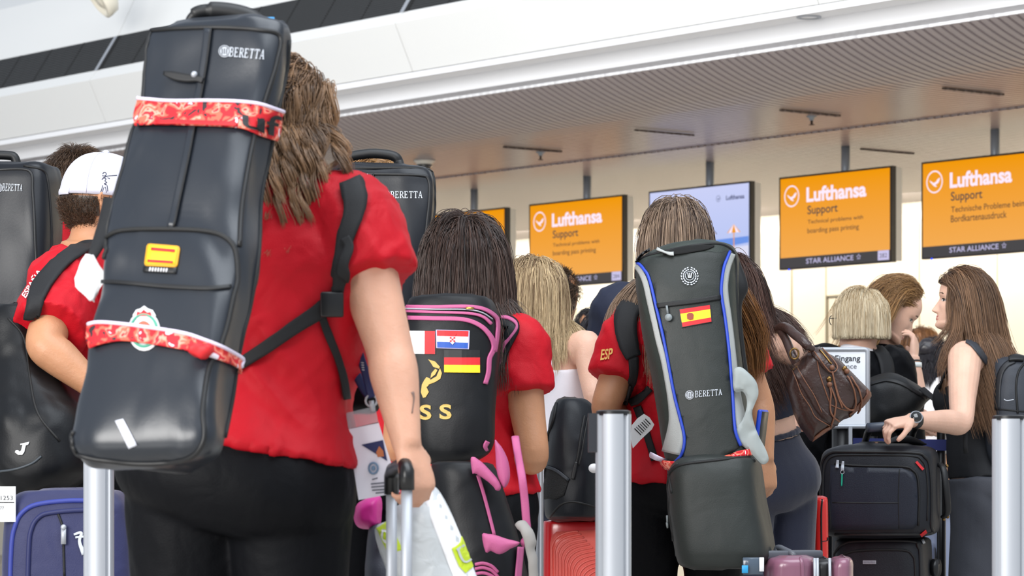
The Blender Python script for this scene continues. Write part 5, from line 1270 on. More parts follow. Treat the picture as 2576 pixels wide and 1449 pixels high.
# ------------------------------------------------------------------ queue posts
def post(cx, Y, lab, r=.035, top=1.0, cass=None):
    c = P(cx, 0, Y); c.z = 0; T = Thing('queue_post', lab, 'post', c, 'silver queue posts')
    ring = []
    for i in range(64):
        a = 2*math.pi*i/64; m = abs(((a/(math.pi/2)+.5) % 1)-.5); rr = r*(1-.16*(m < .07)); ring.append((rr*math.cos(a+.75), rr*math.sin(a+.75)))
    mb = MB(); mb.loft([[c+Vector((x, y, z)) for x, y in ring] for z in (.02, top-.008)]); put('shaft', mb, M_silver, T, sharp=40)
    mb = MB(); mb.lathe(c, [(r*.97, top-.010), (r*.97, top-.002), (r*.8, top), (.001, top)], 40); put('top_cap', mb, M_black, T, sharp=40)
    mb = MB(); mb.lathe(c, [(.16, 0), (.165, .006), (.15, .014), (.04, .024)], 40); put('base_plate', mb, M_silver, T, sharp=40)
    if cass:
        mb = MB(); mb.box(c+Vector((cass*(r+.004), .008, top-.044)), (.010, .022, .038)); put('belt_cassette', mb, mat('black_belt_head', '#23262c', .4), T, sm=False)
    return T
post(248.5, 7.55, 'silver queue post beside the blue suitcase under the largest gun case')
post(1543, 6.45, 'silver queue post standing left of the grey green gun case', cass=-1)
post(2538, 6.9, 'silver queue post at the right edge, in front of the grey backpack')
post(1336, 9.25, 'silver queue post beside the red suitcase, behind the pink bows')

# ------------------------------------------------------------------ the front woman's trolley case, bags and badge
def rbox(c, h, ax=None, bev=.02, seg=3):
    mb = MB(); mb.box(c, h, ax); me = mb.mesh('b'); bm = bmesh.new(); bm.from_mesh(me); bmesh.ops.recalc_face_normals(bm, faces=bm.faces)
    bmesh.ops.bevel(bm, geom=bm.edges[:], offset=bev, segments=seg, profile=.5, affect='EDGES'); bm.to_mesh(me); bm.free(); return me
def rot(ax_yaw):
    a = math.radians(ax_yaw); return (Vector((math.cos(a), math.sin(a), 0)), Vector((-math.sin(a), math.cos(a), 0)), Vector((0, 0, 1)))
a0 = P(1023, 1192, 6.10); b0 = P(985, 1204, 6.28); cc = (a0+b0)/2; hd = (b0-a0); hd.z = 0; hd.normalize(); hp = Vector((hd.y, -hd.x, 0))
T = Thing('cabin_trolley', 'pulled-out silver trolley handle held in the right hand of the front woman', 'suitcase', (cc.x, cc.y, 0))
put('case_shell', rbox(Vector((cc.x, cc.y, .30))+hp*.065, (.085, .17, .255), (hp, hd, UP), .04), M_case2, T)
for q in (a0, b0):
    mb = MB(); mb.tube([Vector((q.x, q.y, .5)), Vector((q.x, q.y, q.z-.015))], .0105, 14, flat=.8); put('handle_tube', mb, M_silver, T)
mb = MB(); mb.tube([a0+Vector((0, 0, -.03)), a0+Vector((0, 0, .005)), a0+hd*.02+Vector((0, 0, .017)), (a0+b0)/2+Vector((0, 0, .02)), b0-hd*.02+Vector((0, 0, .017)), b0+Vector((0, 0, .005)), b0+Vector((0, 0, -.03))], [.0145, .0145, .0135, .0125, .0135, .0145, .0145], 14); put('grip', mb, M_black, T)
for sx in (-1, 1):
    for sy in (-1, 1):
        mb = MB(); q = Vector((cc.x, cc.y, .025))+hp*(.065+sx*.06)+hd*(sy*.15); mb.tube([q-hd*.012, q+hd*.012], .025, 16); put('wheel', mb, M_black, T)
M_poly = mat('white_plastic_film', '#cdd2d5', .35, bump=[(30, .004, 2)]); M_poly.node_tree.nodes['Principled BSDF'].inputs['Transmission Weight'].default_value = .12
me = pillow([(1036, 1196), (1046, 1204), (1066, 1240), (1090, 1226), (1108, 1242), (1140, 1300), (1172, 1372), (1200, 1452), (1224, 1540), (1210, 1570), (1090, 1576), (1020, 1566), (990, 1500), (975, 1440), (958, 1390), (946, 1340), (952, 1322), (985, 1308), (1000, 1272), (1024, 1262), (1034, 1240)], 6.41, .05, rr=70, sub=3, wr=(.008, (16, 16, 9), 4))
T = Thing('carrier_bag', 'white plastic carrier bag with lime green print hanging by the trolley handle', 'bag', P(1090, 1610, 6.36)); bg_o = put('bag_body', me, M_poly, T); sf = Surf(bg_o)
M_lime = mat('lime_green_print', '#c3d82a', .5)
mb = sf.poly([(944, 1328), (982, 1308), (1013, 1383), (978, 1394)], .001, .001); lp = put('lime_print', mb, M_lime, T, sm=False)
mb = MB(); sf.text('ORI', [(958, 1336), (990, 1326), (1000, 1362), (970, 1368)], .001, .003, mb=mb, bold=.03); put('print_lettering', mb, M_whi, lp, sm=False)
put('side_gusset', sf.poly([(1052, 1234), (1080, 1232), (1106, 1244), (1138, 1302), (1170, 1374), (1198, 1452), (1212, 1500), (1160, 1500), (1120, 1400), (1086, 1310)], .001, .0006, step=14), M_whi, T, label='opaque white side panel')
sf = Surf(bg_o, *[c for c in T.o.children if c.name.startswith('side_gusset')])
mb = sf.poly([(1136, 1380), (1164, 1350), (1180, 1384), (1196, 1424), (1171, 1442), (1154, 1424)], .001, .001); lp = put('lime_print', mb, M_lime, T, sm=False)
mb = MB(); sf.ribbon([(1146, 1384), (1164, 1372)], 5, .001, .003, sub=2, mb=mb); sf.ribbon([(1150, 1384), (1164, 1418), (1182, 1408)], 5, .001, .003, sub=3, mb=mb); put('print_mark', mb, M_poly, lp, sm=False)
# small shoulder bag in front of her hip, lanyard and badge
me = pillow([(868, 778), (900, 760), (935, 775), (950, 850), (952, 960), (948, 1030), (905, 1040), (872, 1030), (866, 940), (864, 850)], 6.52, .05, rr=30, wr=(.006, (14, 14, 9), 5))
T = Thing('shoulder_bag', 'small black shoulder bag between the front woman\'s bare arm and red jersey', 'bag', P(908, 1035, 6.52)); put('bag_body', me, M_blackcloth, T)
mb = MB(); mb.tube([V3(a) for a in cr([tuple(P(905, 762, 6.5)), tuple(P(890, 640, 6.5)), tuple(P(850, 520, 6.5)), tuple(P(815, 440, 6.46))], 6)], .011, 8, flat=.3); put('bag_strap', mb, M_web, T)
T = Thing('badge_lanyard', 'white event badge on a navy lanyard at the front woman\'s hip', 'badge', P(940, 1258, 6.3))
M_lan = mat('navy_lanyard', '#1d2456', .6)
def flatrib(pts, Y, w, th=.0015):
    mb = MB(); q = [V3(a) for a in cr([tuple(P(x, y, Y+dy)) for x, y, dy in pts], 6)]; mb.tube(q, w/2, 8, flat=th*2/w*2, ref=(1, 0, 0)); return mb
ln = put('lanyard_ribbon', flatrib([(846, 750, .08), (852, 800, .02), (868, 860, 0), (888, 920, 0), (908, 965, 0), (930, 1000, 0)], 6.32, .017), M_lan, T)
ln2 = put('lanyard_ribbon', flatrib([(874, 770, .02), (886, 830, 0), (904, 890, 0), (920, 940, 0), (936, 1000, 0)], 6.30, .016), M_lan, T)
sl = Surf(ln, ln2); mb = MB()
for (x, y) in ((850, 790), (857, 830), (880, 800), (890, 840), (900, 876), (912, 912)):
    for k in range(4): sl.ribbon([(x-3+k*.6, y+k*6), (x+3+k*.6, y+k*6+1)], 2.6, .0006, .0008, sub=1, mb=mb, across=2)
put('lanyard_print', mb, M_print, T, sm=False)
mb = MB(); q = P(934, 1008, 6.3); mb.tube([q+Vector((.011*math.cos(a), 0, .011*math.sin(a))) for a in [i*.5236 for i in range(12)]], .0022, 8, closed=True); mb.tube([q, P(938, 1036, 6.3)], .005, 8); put('clip', mb, M_silver, T)
mb = Surf.__new__(Surf); 
def flatpoly(pts, Y, th, mbx=None, mi=0, slope=0):
    mbx = mbx or MB(); n = len(pts); a = [P(x, y, Y+slope*(x-pts[0][0])) for x, y in pts]; r = geometry.tessellate_polygon([[Vector((x, y, 0)) for x, y in pts]])
    mbx.add(a+[p+Vector((0, th, 0)) for p in a], [tuple(t) for t in r]+[tuple(k+n for k in t[::-1]) for t in r]+[(i, (i+1) % n, (i+1) % n+n, i+n) for i in range(n)], mi); return mbx
M_clear = mat('clear_badge_sleeve', '#dfe2e8', .1, trans=.75)
put('badge_sleeve', flatpoly([(866, 1040), (944, 1022), (952, 1064), (876, 1080)], 6.30, .002), M_clear, T, sm=False)
bd = put('badge_card', flatpoly([(874, 1080), (952, 1062), (1007, 1238), (902, 1258)], 6.30, .002), mat('badge_card_white', '#e9e6f2', .4), T, sm=False)
put('badge_print', flatpoly([(909, 1119), (963, 1107), (974, 1160)], 6.2985, .001), M_lan, bd, sm=False)
put('badge_print', flatpoly([(946, 1138), (954, 1122), (964, 1134), (966, 1148), (950, 1150)], 6.297, .001), mat('badge_orange', '#b8683c', .5), bd, sm=False)
mb = MB(); mb.tube([P(939, 1178, 6.297)+Vector((.0085*math.cos(a), 0, .0105*math.sin(a))) for a in [i*.4488 for i in range(14)]], .002, 6, closed=True); mb.ball(P(939, 1178, 6.297), (.004, .001, .005), n=6); put('badge_print', mb, mat('badge_blue', '#6d88a6', .5), bd)
mb = MB()
for i, (x0, x1, y) in enumerate(((936, 950, 1205), (933, 976, 1216), (934, 985, 1224), (936, 990, 1232), (945, 982, 1239))): flatpoly([(x0, y), (x1, y-4), (x1, y-1), (x0, y+3)], 6.298, .0006, mb)
put('badge_print', mb, mat('badge_text_grey', '#5a5c6c', .6), bd, sm=False)
me = pillow([(905, 1262), (955, 1248), (960, 1300), (950, 1330), (905, 1328), (890, 1300)], 6.75, .06, rr=25, wr=(.004, (20, 20, 20), 2)); single('pouch', 'bright magenta pouch behind the white badge card', 'bag', me, mat('magenta_nylon', '#c51f86', .5, bump=(20, .004, 2)))
me = boxloft([(1322, 935, 965, None, 6.72, .10), (1336, 922, 985, None, 6.7, .13), (1400, 914, 994, None, 6.68, .15), (1470, 908, 1000, None, 6.66, .16), (1700, 906, 1004, None, 6.65, .16), (1730, 925, 985, None, 6.67, .12)], 5, .02, 3.5, 40, 5, (.006, (12, 12, 8), 6))
T = Thing('backpack', 'dark grey backpack hanging behind the white carrier bag, pink zip pull', 'backpack', P(955, 1730, 6.72), 'backpacks'); o = put('pack_body', me, mat('slate_grey_nylon', '#343742', .6, bump=(300, .0005, 1)), T); mb = MB(); mb.tube([P(956, 1350, 6.655), P(955, 1376, 6.65)], .004, 8); put('zip_pull', mb, mat('pink_cord', '#e0529e', .5), T, label='pink zip pull')

# ------------------------------------------------------------------ black and pink backpack
M_pk = mat('pink_webbing', '#b35482', .6, bump=(500, .0005, 1)); M_pb = mat('black_pack_fabric', '#0b0d11', .5, bump=[(250, .0002, 1), (10, .006, 1)], spec=.3)
st = [(744, 1040, 1200, 1222, 7.97), (751, 1022, 1222, 1246, 7.96), (790, 1012, 1238, 1263, 7.95), (850, 1006, 1243, 1268, 7.94), (950, 1010, 1240, 1259, 7.93), (1050, 1022, 1237, 1252, 7.92), (1120, 1035, 1228, 1242, 7.92), (1150, 1052, 1206, 1220, 7.93), (1166, 1078, 1160, 1178, 7.95)]
T = Thing('backpack', 'black backpack with pink zips and flag patches on the girl with long dark hair', 'backpack', P(1130, 1166, 8.0), 'backpacks')
me = boxloft(st, 7, .022, 4.5, 64, 6, (.005, (12, 12, 8), 9)); o = put('pack_body', me, M_pb, T); sf = Surf(o)
for pts, w in (([(1019, 772), (1095, 773), (1171, 772), (1214, 778), (1243, 796), (1250, 815), (1248, 848), (1242, 885)], 8), ([(1022, 783), (1095, 786), (1178, 789), (1214, 798), (1234, 816)], 6), ([(1029, 800), (1095, 802), (1165, 804), (1206, 819), (1229, 842), (1239, 863), (1239, 880), (1229, 902), (1227, 936), (1219, 966)], 10)):
    put('zip_tape', sf.ribbon(pts, w, .004, .001), M_pk, T)
put('seam', sf.tube([(1017, 777), (1095, 779), (1175, 780), (1212, 788), (1236, 804)], .0016, .004), M_silver, T, label='bright metal zip teeth')
mb = sf.ribbon([(1171, 777), (1190, 778)], 5, .002, .006, sub=2); put('zip_pull', mb, mat('brass', '#c8a45a', .3, metal=1), T)
def flag(T, sf, q, cols, edge=None, vert=False, name='flag_patch'):
    q = [np.array(a, float) for a in q]; e = put(name, sf.quad(q, .002, .001, 8, 6), edge or (cols[0][0] if isinstance(cols[0], tuple) else cols[0]), T, sm=False); n = len(cols); c = sum(q)/4; qi = [c+(a-c)*.93 for a in q] if edge else q
    for i, m in enumerate(cols):
        a, b = i/n, (i+1)/n
        if isinstance(m, tuple): m, a, b = m
        L = lambda u, v: (qi[0]*(1-u)+qi[1]*u)*(1-v)+(qi[3]*(1-u)+qi[2]*u)*v
        qq = [L(a, 0), L(b, 0), L(b, 1), L(a, 1)] if vert else [L(0, a), L(1, a), L(1, b), L(0, b)]
        put('flag_band', sf.quad(qq, .0008, .0032, 8, 4), m, e, sm=False)
    return e
flag(T, sf, [(1024, 833), (1095, 834), (1095, 891), (1024, 890)], [(M_whi, 0, .64), (M_red2, .64, 1)], vert=True)
fl = flag(T, sf, [(1097, 830), (1181, 832), (1179, 879), (1098, 876)], [M_red2, M_whi, M_blu], edge=mat('flag_lilac_edge', '#b9b3d8', .7))
mb = MB(); sf.poly([(1131, 848), (1146, 848), (1146, 860), (1139, 868), (1131, 860)], .001, .005, mb=mb); put('flag_shield', mb, mat('shield_pale', '#eadfe6', .6), fl, sm=False)
mb = MB()
for i in range(3):
    for j in range(3):
        if (i+j) % 2 == 0: x, y = 1132+i*4.6, 849+j*4.2; sf.quad([(x, y), (x+4.6, y), (x+4.6, y+4.2), (x, y+4.2)], .0006, .0065, 1, 1, mb=mb)
sf.quad([(1129, 840), (1148, 840), (1146, 847), (1131, 847)], .0008, .005, 2, 1, mb=mb); put('shield_checks', mb, M_red2, fl, sm=False)
flag(T, sf, [(1118, 879+2), (1206, 881), (1206, 938), (1118, 937)], [M_pipe, M_red2, M_yel])
M_gold = mat('gold_embroidery', '#c9a858', .5, bump=(900, .0006, 1))
pz = lambda L: [(1000+x/3.15, 720+y/3.15) for x, y in L]
mb = MB()
for L in ([(245, 580), (300, 598), (338, 640), (330, 655), (285, 640), (268, 612)], [(338, 650), (353, 690), (340, 735), (300, 760), (245, 782), (258, 745), (310, 715)], [(232, 720), (262, 735), (246, 790), (232, 800), (250, 840), (225, 880), (205, 884), (188, 840), (196, 780), (214, 745)], [(270, 690), (300, 655), (318, 665), (300, 700), (262, 730)]): sf.poly(pz(L), .0015, .001, mb=mb)
put('wing_emblem', mb, M_gold, T, sm=False)
for q in ([(1057, 1018), (1086, 1018), (1086, 1056), (1057, 1056)], [(1106, 1017), (1136, 1017), (1136, 1055), (1106, 1055)]):
    mb = MB(); sf.text('S', q, .0015, .001, mb=mb, bold=.03); put('lettering', mb, M_gold, T, sm=False)
sd = Surf(T_DG.shirt)
put('shoulder_strap', sd.ribbon([(1256, 812), (1275, 815), (1292, 822), (1285, 845), (1270, 880), (1262, 920)], [14, 30, 34, 30, 26, 20], .008, .003, smoothk=4), M_pb, T)
put('strap_edge', sd.ribbon([(1258, 806), (1280, 808), (1302, 824), (1286, 850), (1271, 872), (1264, 917), (1240, 955)], 7, .010, .004, smoothk=4), M_pk, T)
put('base_tab', sf.ribbon([(1224, 1110), (1218, 1122), (1222, 1132)], [10, 9, 6], .004, .002), M_pk, T)

# ------------------------------------------------------------------ black gun slip with pink bows below it
st = [(1168, 1082, 1232, 1246, 7.72), (1200, 1078, 1250, 1264, 7.71), (1300, 1090, 1280, 1296, 7.70), (1400, 1104, 1304, 1320, 7.69), (1500, 1116, 1322, 1338, 7.69), (1650, 1130, 1340, 1354, 7.69), (1740, 1150, 1335, 1350, 7.70), (1765, 1190, 1310, 1325, 7.72)]
T = Thing('gun_slip', 'black gun slip tied with pink straps below the pink edged backpack', 'gun slip', P(1240, 1765, 7.8))
me = boxloft(st, 6, .03, 3.2, 56, 6, (.009, (9, 9, 6), 15)); o = put('slip_body', me, M_pb, T); sf = Surf(o)
pz = lambda L: [(1180+x/3.926, 1080+y/3.926) for x, y in L]
put('strap', flatrib([(1296, 1098, .1), (1304, 1150, .05), (1313, 1200, .0), (1320, 1260, 0), (1324, 1310, 0), (1328, 1345, 0)], 7.66, .019), M_pk, T, label='long pink strap')
for L, Y in (([(10, 290), (48, 266), (90, 290), (150, 340), (235, 440), (310, 555), (300, 600), (265, 590), (240, 560), (70, 445), (30, 440)], 7.66), ([(255, 105), (290, 140), (330, 200), (385, 330), (400, 460), (380, 540), (345, 580), (310, 530), (275, 400), (262, 240)], 7.67), ([(130, 1040), (190, 1036), (260, 1046), (400, 1085), (505, 1108), (490, 1150), (410, 1185), (300, 1226), (215, 1196), (165, 1210)], 7.60), ([(505, 1095), (560, 1040), (590, 1060), (590, 1110), (550, 1165), (515, 1150)], 7.62)):
    put('bow_loop', pillow(pz(L), Y, .012, sub=3, wr=(.003, (30, 30, 12), 7)), M_pk, T)
put('strap', sf.ribbon([(1200, 1196), (1214, 1240), (1230, 1300), (1242, 1347)], 7, .003, .002), M_pk, T)
put('strap', sf.ribbon([(1303, 1378), (1300, 1420), (1296, 1480)], 14, .003, .006), M_pk, T)
for dy in (0, 11, 24): put('zip_tape', sf.tube([(1196, 1420+dy), (1215, 1417+dy), (1236, 1424+dy), (1252, 1440+dy)], .004, .002), M_pk, T)
mb = MB(); mb.tube([V3(a) for a in cr([tuple(P(*p)) for p in ((1310, 1318, 7.63), (1328, 1345, 7.6), (1338, 1390, 7.6), (1340, 1449, 7.6), (1344, 1560, 7.62))], 6)], .012, 12, flat=.6); me = mb.mesh('g'); wrinkle(me, .006, (40, 40, 40), 3, ridge=False); put('fleece_sling', me, mat('grey_white_fleece', '#94908c', .9), T, label='grey white sling')

# ------------------------------------------------------------------ black backpack on a red suitcase
M_rs = mat('red_gloss_shell', '#cc1820', .25, coat=.4); M_rs2 = mat('coral_red_shell', '#e4645a', .35)
st = [(1310, 1376, 1600, 1612, 9.85), (1314, 1368, 1610, 1624, 9.84), (1330, 1364, 1614, 1628, 9.83), (1500, 1362, 1616, 1630, 9.83), (1800, 1362, 1616, 1630, 9.83), (1910, 1366, 1612, 1626, 9.84), (1922, 1380, 1596, 1610, 9.85)]
T = Thing('hard_suitcase', 'red ribbed hard suitcase under the black backpack, left of the silver post', 'suitcase', P(1490, 1930, 9.95), 'hard shell suitcases')
me = boxloft([q[:4]+(q[4], .26) for q in st], 3, .004, 8, 56, 6, None); o = put('case_shell', me, M_rs, T); sf = Surf(o)
pn = put('front_panel', sf.quad([(1386, 1338), (1596, 1330), (1598, 1880), (1384, 1880)], .006, .001, 14, 20, rnd=.12), M_rs2, T); sf2 = Surf(pn); mb = MB()
for i in range(27):
    x = 1394+i*7.4; yb = 1354+i*8.5
    q = [(x, 1800), (x-1, 1650), (x-3, 1530), (x-6, yb+44), (x-4, yb+18), (x+6, yb), (x+26, yb-12), (x+60, yb-19)]
    sf2.tube([(min(a, 1590), b) for a, b in q if a < 1592], .0030, .001, 6, 5, mb=mb)
put('shell_ribs', mb, M_rs2, pn)
mb = MB(); q = P(1486, 1312, 9.9); mb.box(q+Vector((0, .05, .0)), (.05, .012, .012)); put('top_handle', mb, M_rs, T)
for sx in (1400, 1580):
    for dy in (.04, .2): mb = MB(); q = P(sx, 1930, 9.85+dy); q.z = .03; mb.tube([q-Vector((.02, 0, 0)), q+Vector((.02, 0, 0))], .03, 16); put('wheel', mb, M_black, T)
M_bb = mat('black_nylon_sheen', '#0c1017', .46, bump=[(260, .0002, 1), (9, .010, 1)], spec=.32)
st = [(1003, 1408, 1452, None, 9.74, .10), (1008, 1396, 1474, None, 9.72, .16), (1040, 1382, 1496, None, 9.70, .2), (1100, 1373, 1506, None, 9.68, .22), (1170, 1368, 1514, None, 9.67, .23), (1250, 1366, 1518, None, 9.67, .24), (1296, 1370, 1514, None, 9.68, .24), (1309, 1386, 1496, None, 9.7, .2)]
T = Thing('backpack', 'black backpack standing on the ribbed red suitcase', 'backpack', P(1440, 1309, 9.8), 'backpacks')
me = boxloft(st, 4, .03, 3.4, 56, 6, (.009, (10, 10, 7), 21)); o = put('pack_body', me, M_bb, T); sf = Surf(o)
put('zip', sf.tube([(1470, 1046), (1462, 1090), (1455, 1140), (1450, 1164)], .004, .001), M_zip, T); put('zip', sf.tube([(1478, 1050), (1470, 1095), (1463, 1140), (1456, 1170)], .003, .001), M_zip, T)
mb = sf.ribbon([(1450, 1162), (1445, 1185), (1441, 1206)], [6, 9, 6], .004, .003); put('zip_pull', mb, M_pipe, T)
put('mesh_pocket', sf.poly([(1368, 1172), (1400, 1180), (1432, 1206), (1420, 1246), (1400, 1256), (1368, 1256)], .004, .001), mat('black_mesh', '#07080a', .8, bump=(240, .002, 1)), T)
put('pocket_edge', sf.ribbon([(1368, 1172), (1400, 1182), (1432, 1208)], 7, .003, .005), mat('charcoal_binding', '#2c3138', .6), T)
put('seam', sf.tube([(1384, 1300), (1410, 1270), (1440, 1262), (1480, 1270), (1512, 1280)], .003, .001), M_zip, T); put('seam', sf.tube([(1372, 1110), (1392, 1060), (1400, 1015)], .005, .001), M_zip, T)
mb = MB(); mb.ball(P(1494, 1178, 9.62), (.016, .012, .014), n=10); put('toggle', mb, M_tagw, T, label='white plastic toggle')

# ------------------------------------------------------------------ grey green gun case
M_gr = mat('grey_green_canvas', '#2c332f', .55, bump=[(420, .0005, 1), (10, .006, 2)], spec=.35); M_grd = mat('dark_grey_green_panel', '#262a28', .5, bump=[(420, .0004, 1), (8, .005, 2)], spec=.35)
M_gb = mat('pale_grey_band', '#a3a6a4', .6, bump=(400, .0006, 1)); M_bp = mat('royal_blue_piping', '#1f3fae', .45)
T = Thing('gun_case', 'grey green gun case with blue piping and Spanish flag patch', 'gun case', P(1800, 1432, 8.6), 'black gun cases carried on backs'); del T.o['group']
st = [(604, 1730, 1812, 1826, 8.66), (611, 1672, 1836, 1850, 8.65), (632, 1618, 1850, 1864, 8.64), (660, 1593, 1854, 1868, 8.63), (723, 1591, 1852, 1866, 8.61), (780, 1602, 1852, 1864, 8.60), (867, 1617, 1860, 1872, 8.585), (943, 1634, 1868, 1880, 8.57), (1040, 1648, 1882, 1894, 8.555), (1120, 1660, 1894, 1906, 8.545), (1165, 1672, 1896, 1908, 8.54), (1182, 1690, 1880, 1892, 8.55)]
me = boxloft(st, 6, .016, 4.5, 64, 6, (.005, (10, 10, 6), 31)); o = put('case_body', me, M_gr, T)
st = [(1144, 1738, 1872, 1886, 8.52), (1150, 1702, 1896, 1910, 8.50), (1166, 1680, 1904, 1918, 8.49), (1200, 1672, 1910, 1924, 8.48), (1279, 1674, 1920, 1934, 8.47), (1373, 1688, 1936, 1950, 8.455), (1404, 1694, 1938, 1952, 8.455), (1424, 1704, 1915, 1930, 8.46), (1432, 1730, 1830, 1845, 8.47)]
me = boxloft(st, 6, .014, 5.5, 64, 6, (.005, (8, 8, 6), 33)); pk = put('lower_pocket', me, M_grd, T)
me = boxloft([(628, 1660, 1850, None, 8.80, .05), (660, 1640, 1864, None, 8.79, .06), (722, 1640, 1884, None, 8.78, .06), (770, 1640, 1868, None, 8.78, .06), (860, 1650, 1874, None, 8.77, .06), (1000, 1664, 1892, None, 8.76, .06), (1140, 1676, 1902, None, 8.75, .06), (1300, 1690, 1936, None, 8.74, .06), (1400, 1700, 1948, None, 8.74, .06)], 0, 0, 5, 40, 5, None); put('back_panel', me, M_pipe, T)
sf = Surf(o); sp = Surf(pk)
lb = [(1605, 661), (1620, 676), (1633, 698), (1644, 739), (1653, 779), (1666, 834), (1679, 900), (1688, 950), (1698, 1000), (1711, 1050), (1722, 1100), (1718, 1138), (1702, 1160), (1676, 1180)]
rb = [(1834, 634), (1821, 668), (1814, 713), (1814, 746), (1821, 790), (1828, 845), (1834, 900), (1838, 950), (1842, 1000), (1848, 1082), (1862, 1122)]
put('front_panel', sf.poly([(1610, 660), (1640, 648), (1700, 640), (1780, 634), (1830, 632)]+rb[1:]+[(1840, 1140), (1780, 1160), (1722, 1168)]+lb[::-1][2:], .003, .0005, step=14), M_grd, T)
sf = Surf(o, *[c for c in T.o.children if c.name.startswith('front_panel')])
put('reflective_band', sf.ribbon([(1601, 668), (1614, 684), (1626, 712), (1636, 757), (1646, 801), (1658, 856), (1671, 905), (1681, 955), (1690, 1005), (1698, 1055), (1700, 1100), (1690, 1140)], [11, 12, 13, 13, 13, 13, 13, 14, 16, 26, 44, 44], .003, .002), M_gb, T)
put('reflective_band', sf.ribbon([(1841, 640), (1829, 672), (1822, 712), (1823, 746), (1829, 785), (1836, 840), (1842, 900), (1848, 960), (1854, 1010), (1864, 1070), (1880, 1110)], [11, 12, 13, 13, 12, 12, 13, 14, 18, 28, 34], .003, .002), M_gb, T)
put('piping', sf.tube(lb, .0042, .003), M_bp, T, label='blue piping'); put('piping', sf.tube(rb, .0042, .003), M_bp, T, label='blue piping')
put('edge_zip', sf.tube([(1596, 700), (1598, 670), (1615, 650), (1640, 640), (1700, 626), (1760, 616), (1810, 614), (1842, 630), (1850, 660), (1852, 720), (1856, 800), (1866, 900), (1880, 1000)], .004, .0), M_zip, T)
put('zip_opening', sf.ribbon([(1668, 640), (1700, 634), (1740, 628), (1775, 624), (1796, 620)], [4, 15, 17, 12, 3], .002, .002), mat('void_black', '#020203', .9), T)
mb = sf.ribbon([(1636, 622), (1624, 632), (1606, 644), (1590, 656)], [7, 6, 6, 8], .006, .004); put('zip_pull', mb, M_pipe, T)
mb = sf.ribbon([(1656, 632), (1672, 638), (1684, 642), (1696, 642)], [7, 4, 7, 8], .005, .005); put('zip_pull', mb, M_gb, T, label='grey tipped zip pull')
put('pocket_zip', sf.ribbon([(1653, 770), (1700, 764), (1750, 758), (1811, 748)], 12, .002, .0035), M_zip, T)
h, nn = sf.hit(1683, 800); mb = MB(); mb.lathe(h+nn*.006, [(.001, 0), (.0095, .001), (.0095, .005), (.001, .0065)], 20, axis=nn); mb.tube([sf.hit(1678, 770)[0]+nn*.008, sf.hit(1681, 790)[0]+nn*.008], .003, 6); put('zip_pull', mb, mat('grey_rubber', '#7d8486', .5), T, label='round grey zip pull')
q = [(1707, 778), (1787, 766), (1792, 811), (1715, 825)]
e = flag(T, sf, q, [(M_red2, 0, .25), (M_yel, .25, .75), (M_red2, .75, 1)], edge=M_pipe)
mb = MB(); sf.poly([(1728, 792), (1733, 788), (1741, 788), (1745, 793), (1744, 804), (1736, 806), (1729, 803)], .0008, .0045, mb=mb); put('flag_crest', mb, mat('crest_brown_red', '#8f3a2a', .6), e, sm=False)
mb = MB(); cx, cy = 1735, 695
for g in (-1, 1):
    for i in range(9):
        a = math.radians(75-i*19); x, y = cx+g*19*math.cos(a)*.95, cy-19*math.sin(a)+1; t = a+math.pi/2*.8; ux, uy = g*math.cos(t), -math.sin(t)
        for o_ in (-2.6, 2.6):
            px_, py_ = x+g*o_*math.cos(a), y-o_*math.sin(a); sf.poly([(px_-ux*3.4, py_-uy*3.4), (px_+uy*1.7, py_-ux*1.7), (px_+ux*3.4, py_+uy*3.4), (px_-uy*1.7, py_+ux*1.7)], .0008, .0038, mb=mb, step=30)
sf.tube([(cx+11*math.cos(a), cy+11*math.sin(a)) for a in [i*.5236 for i in range(12)]], .0009, .004, 5, 2, closed=True, mb=mb)
for dx in (-5, 0, 5): sf.ribbon([(cx+dx, cy-7), (cx+dx*.5, cy+6)], 2.4, .0008, .004, sub=2, mb=mb, across=2)
put('wreath_emblem', mb, M_print, T, sm=False)
beretta(T, sf, [(1749, 984), (1815, 979), (1816, 994), (1749, 1000)], (1735, 994, 11, 11.5))
put('elastic_band', sf.ribbon([(1668, 1160), (1700, 1166), (1730, 1167), (1790, 1157), (1850, 1144), (1888, 1138)], [15, 15, 14, 13, 14, 16], .005, .012), M_band, T, label='red and white elastic band')
mb = MB(); mb.tube([sf.hit(1670, 1160)[0]+Vector((0, -.012, 0)), P(1652, 1152, 8.56), P(1636, 1144, 8.62)], .008, 8, flat=.4); put('elastic_band', mb, M_hem, T, label='pale end of the elastic band')
for nm, pts in (('pocket_edge', [(1690, 1240), (1684, 1200), (1692, 1182), (1720, 1168), (1800, 1158), (1880, 1150), (1898, 1160)]), ('pocket_zip', [(1680, 1360), (1676, 1290), (1676, 1220), (1684, 1188), (1706, 1166)])): put(nm, sp.tube(pts, .004, .0), M_zip, T)
h, nn = sp.hit(1687, 1320); mb = MB(); mb.lathe(h+nn*.006, [(.001, 0), (.008, .001), (.008, .005), (.001, .006)], 18, axis=nn); mb.tube([sp.hit(1684, 1296)[0]+nn*.006, h+nn*.008], .003, 6); put('zip_pull', mb, MATS['grey_rubber'], T)
sw = Surf(T_CW.shirt, T_CW.body)
put('shoulder_strap', sw.ribbon([(1600, 768), (1580, 790), (1574, 830), (1580, 870), (1590, 900)], [44, 50, 50, 44, 34], .010, .004, smoothk=6, across=6), M_web, T)
put('strap_end', sw.ribbon([(1590, 900), (1592, 950), (1582, 990), (1576, 1016)], [22, 20, 18, 16], .006, .006, smoothk=6), M_web, T)
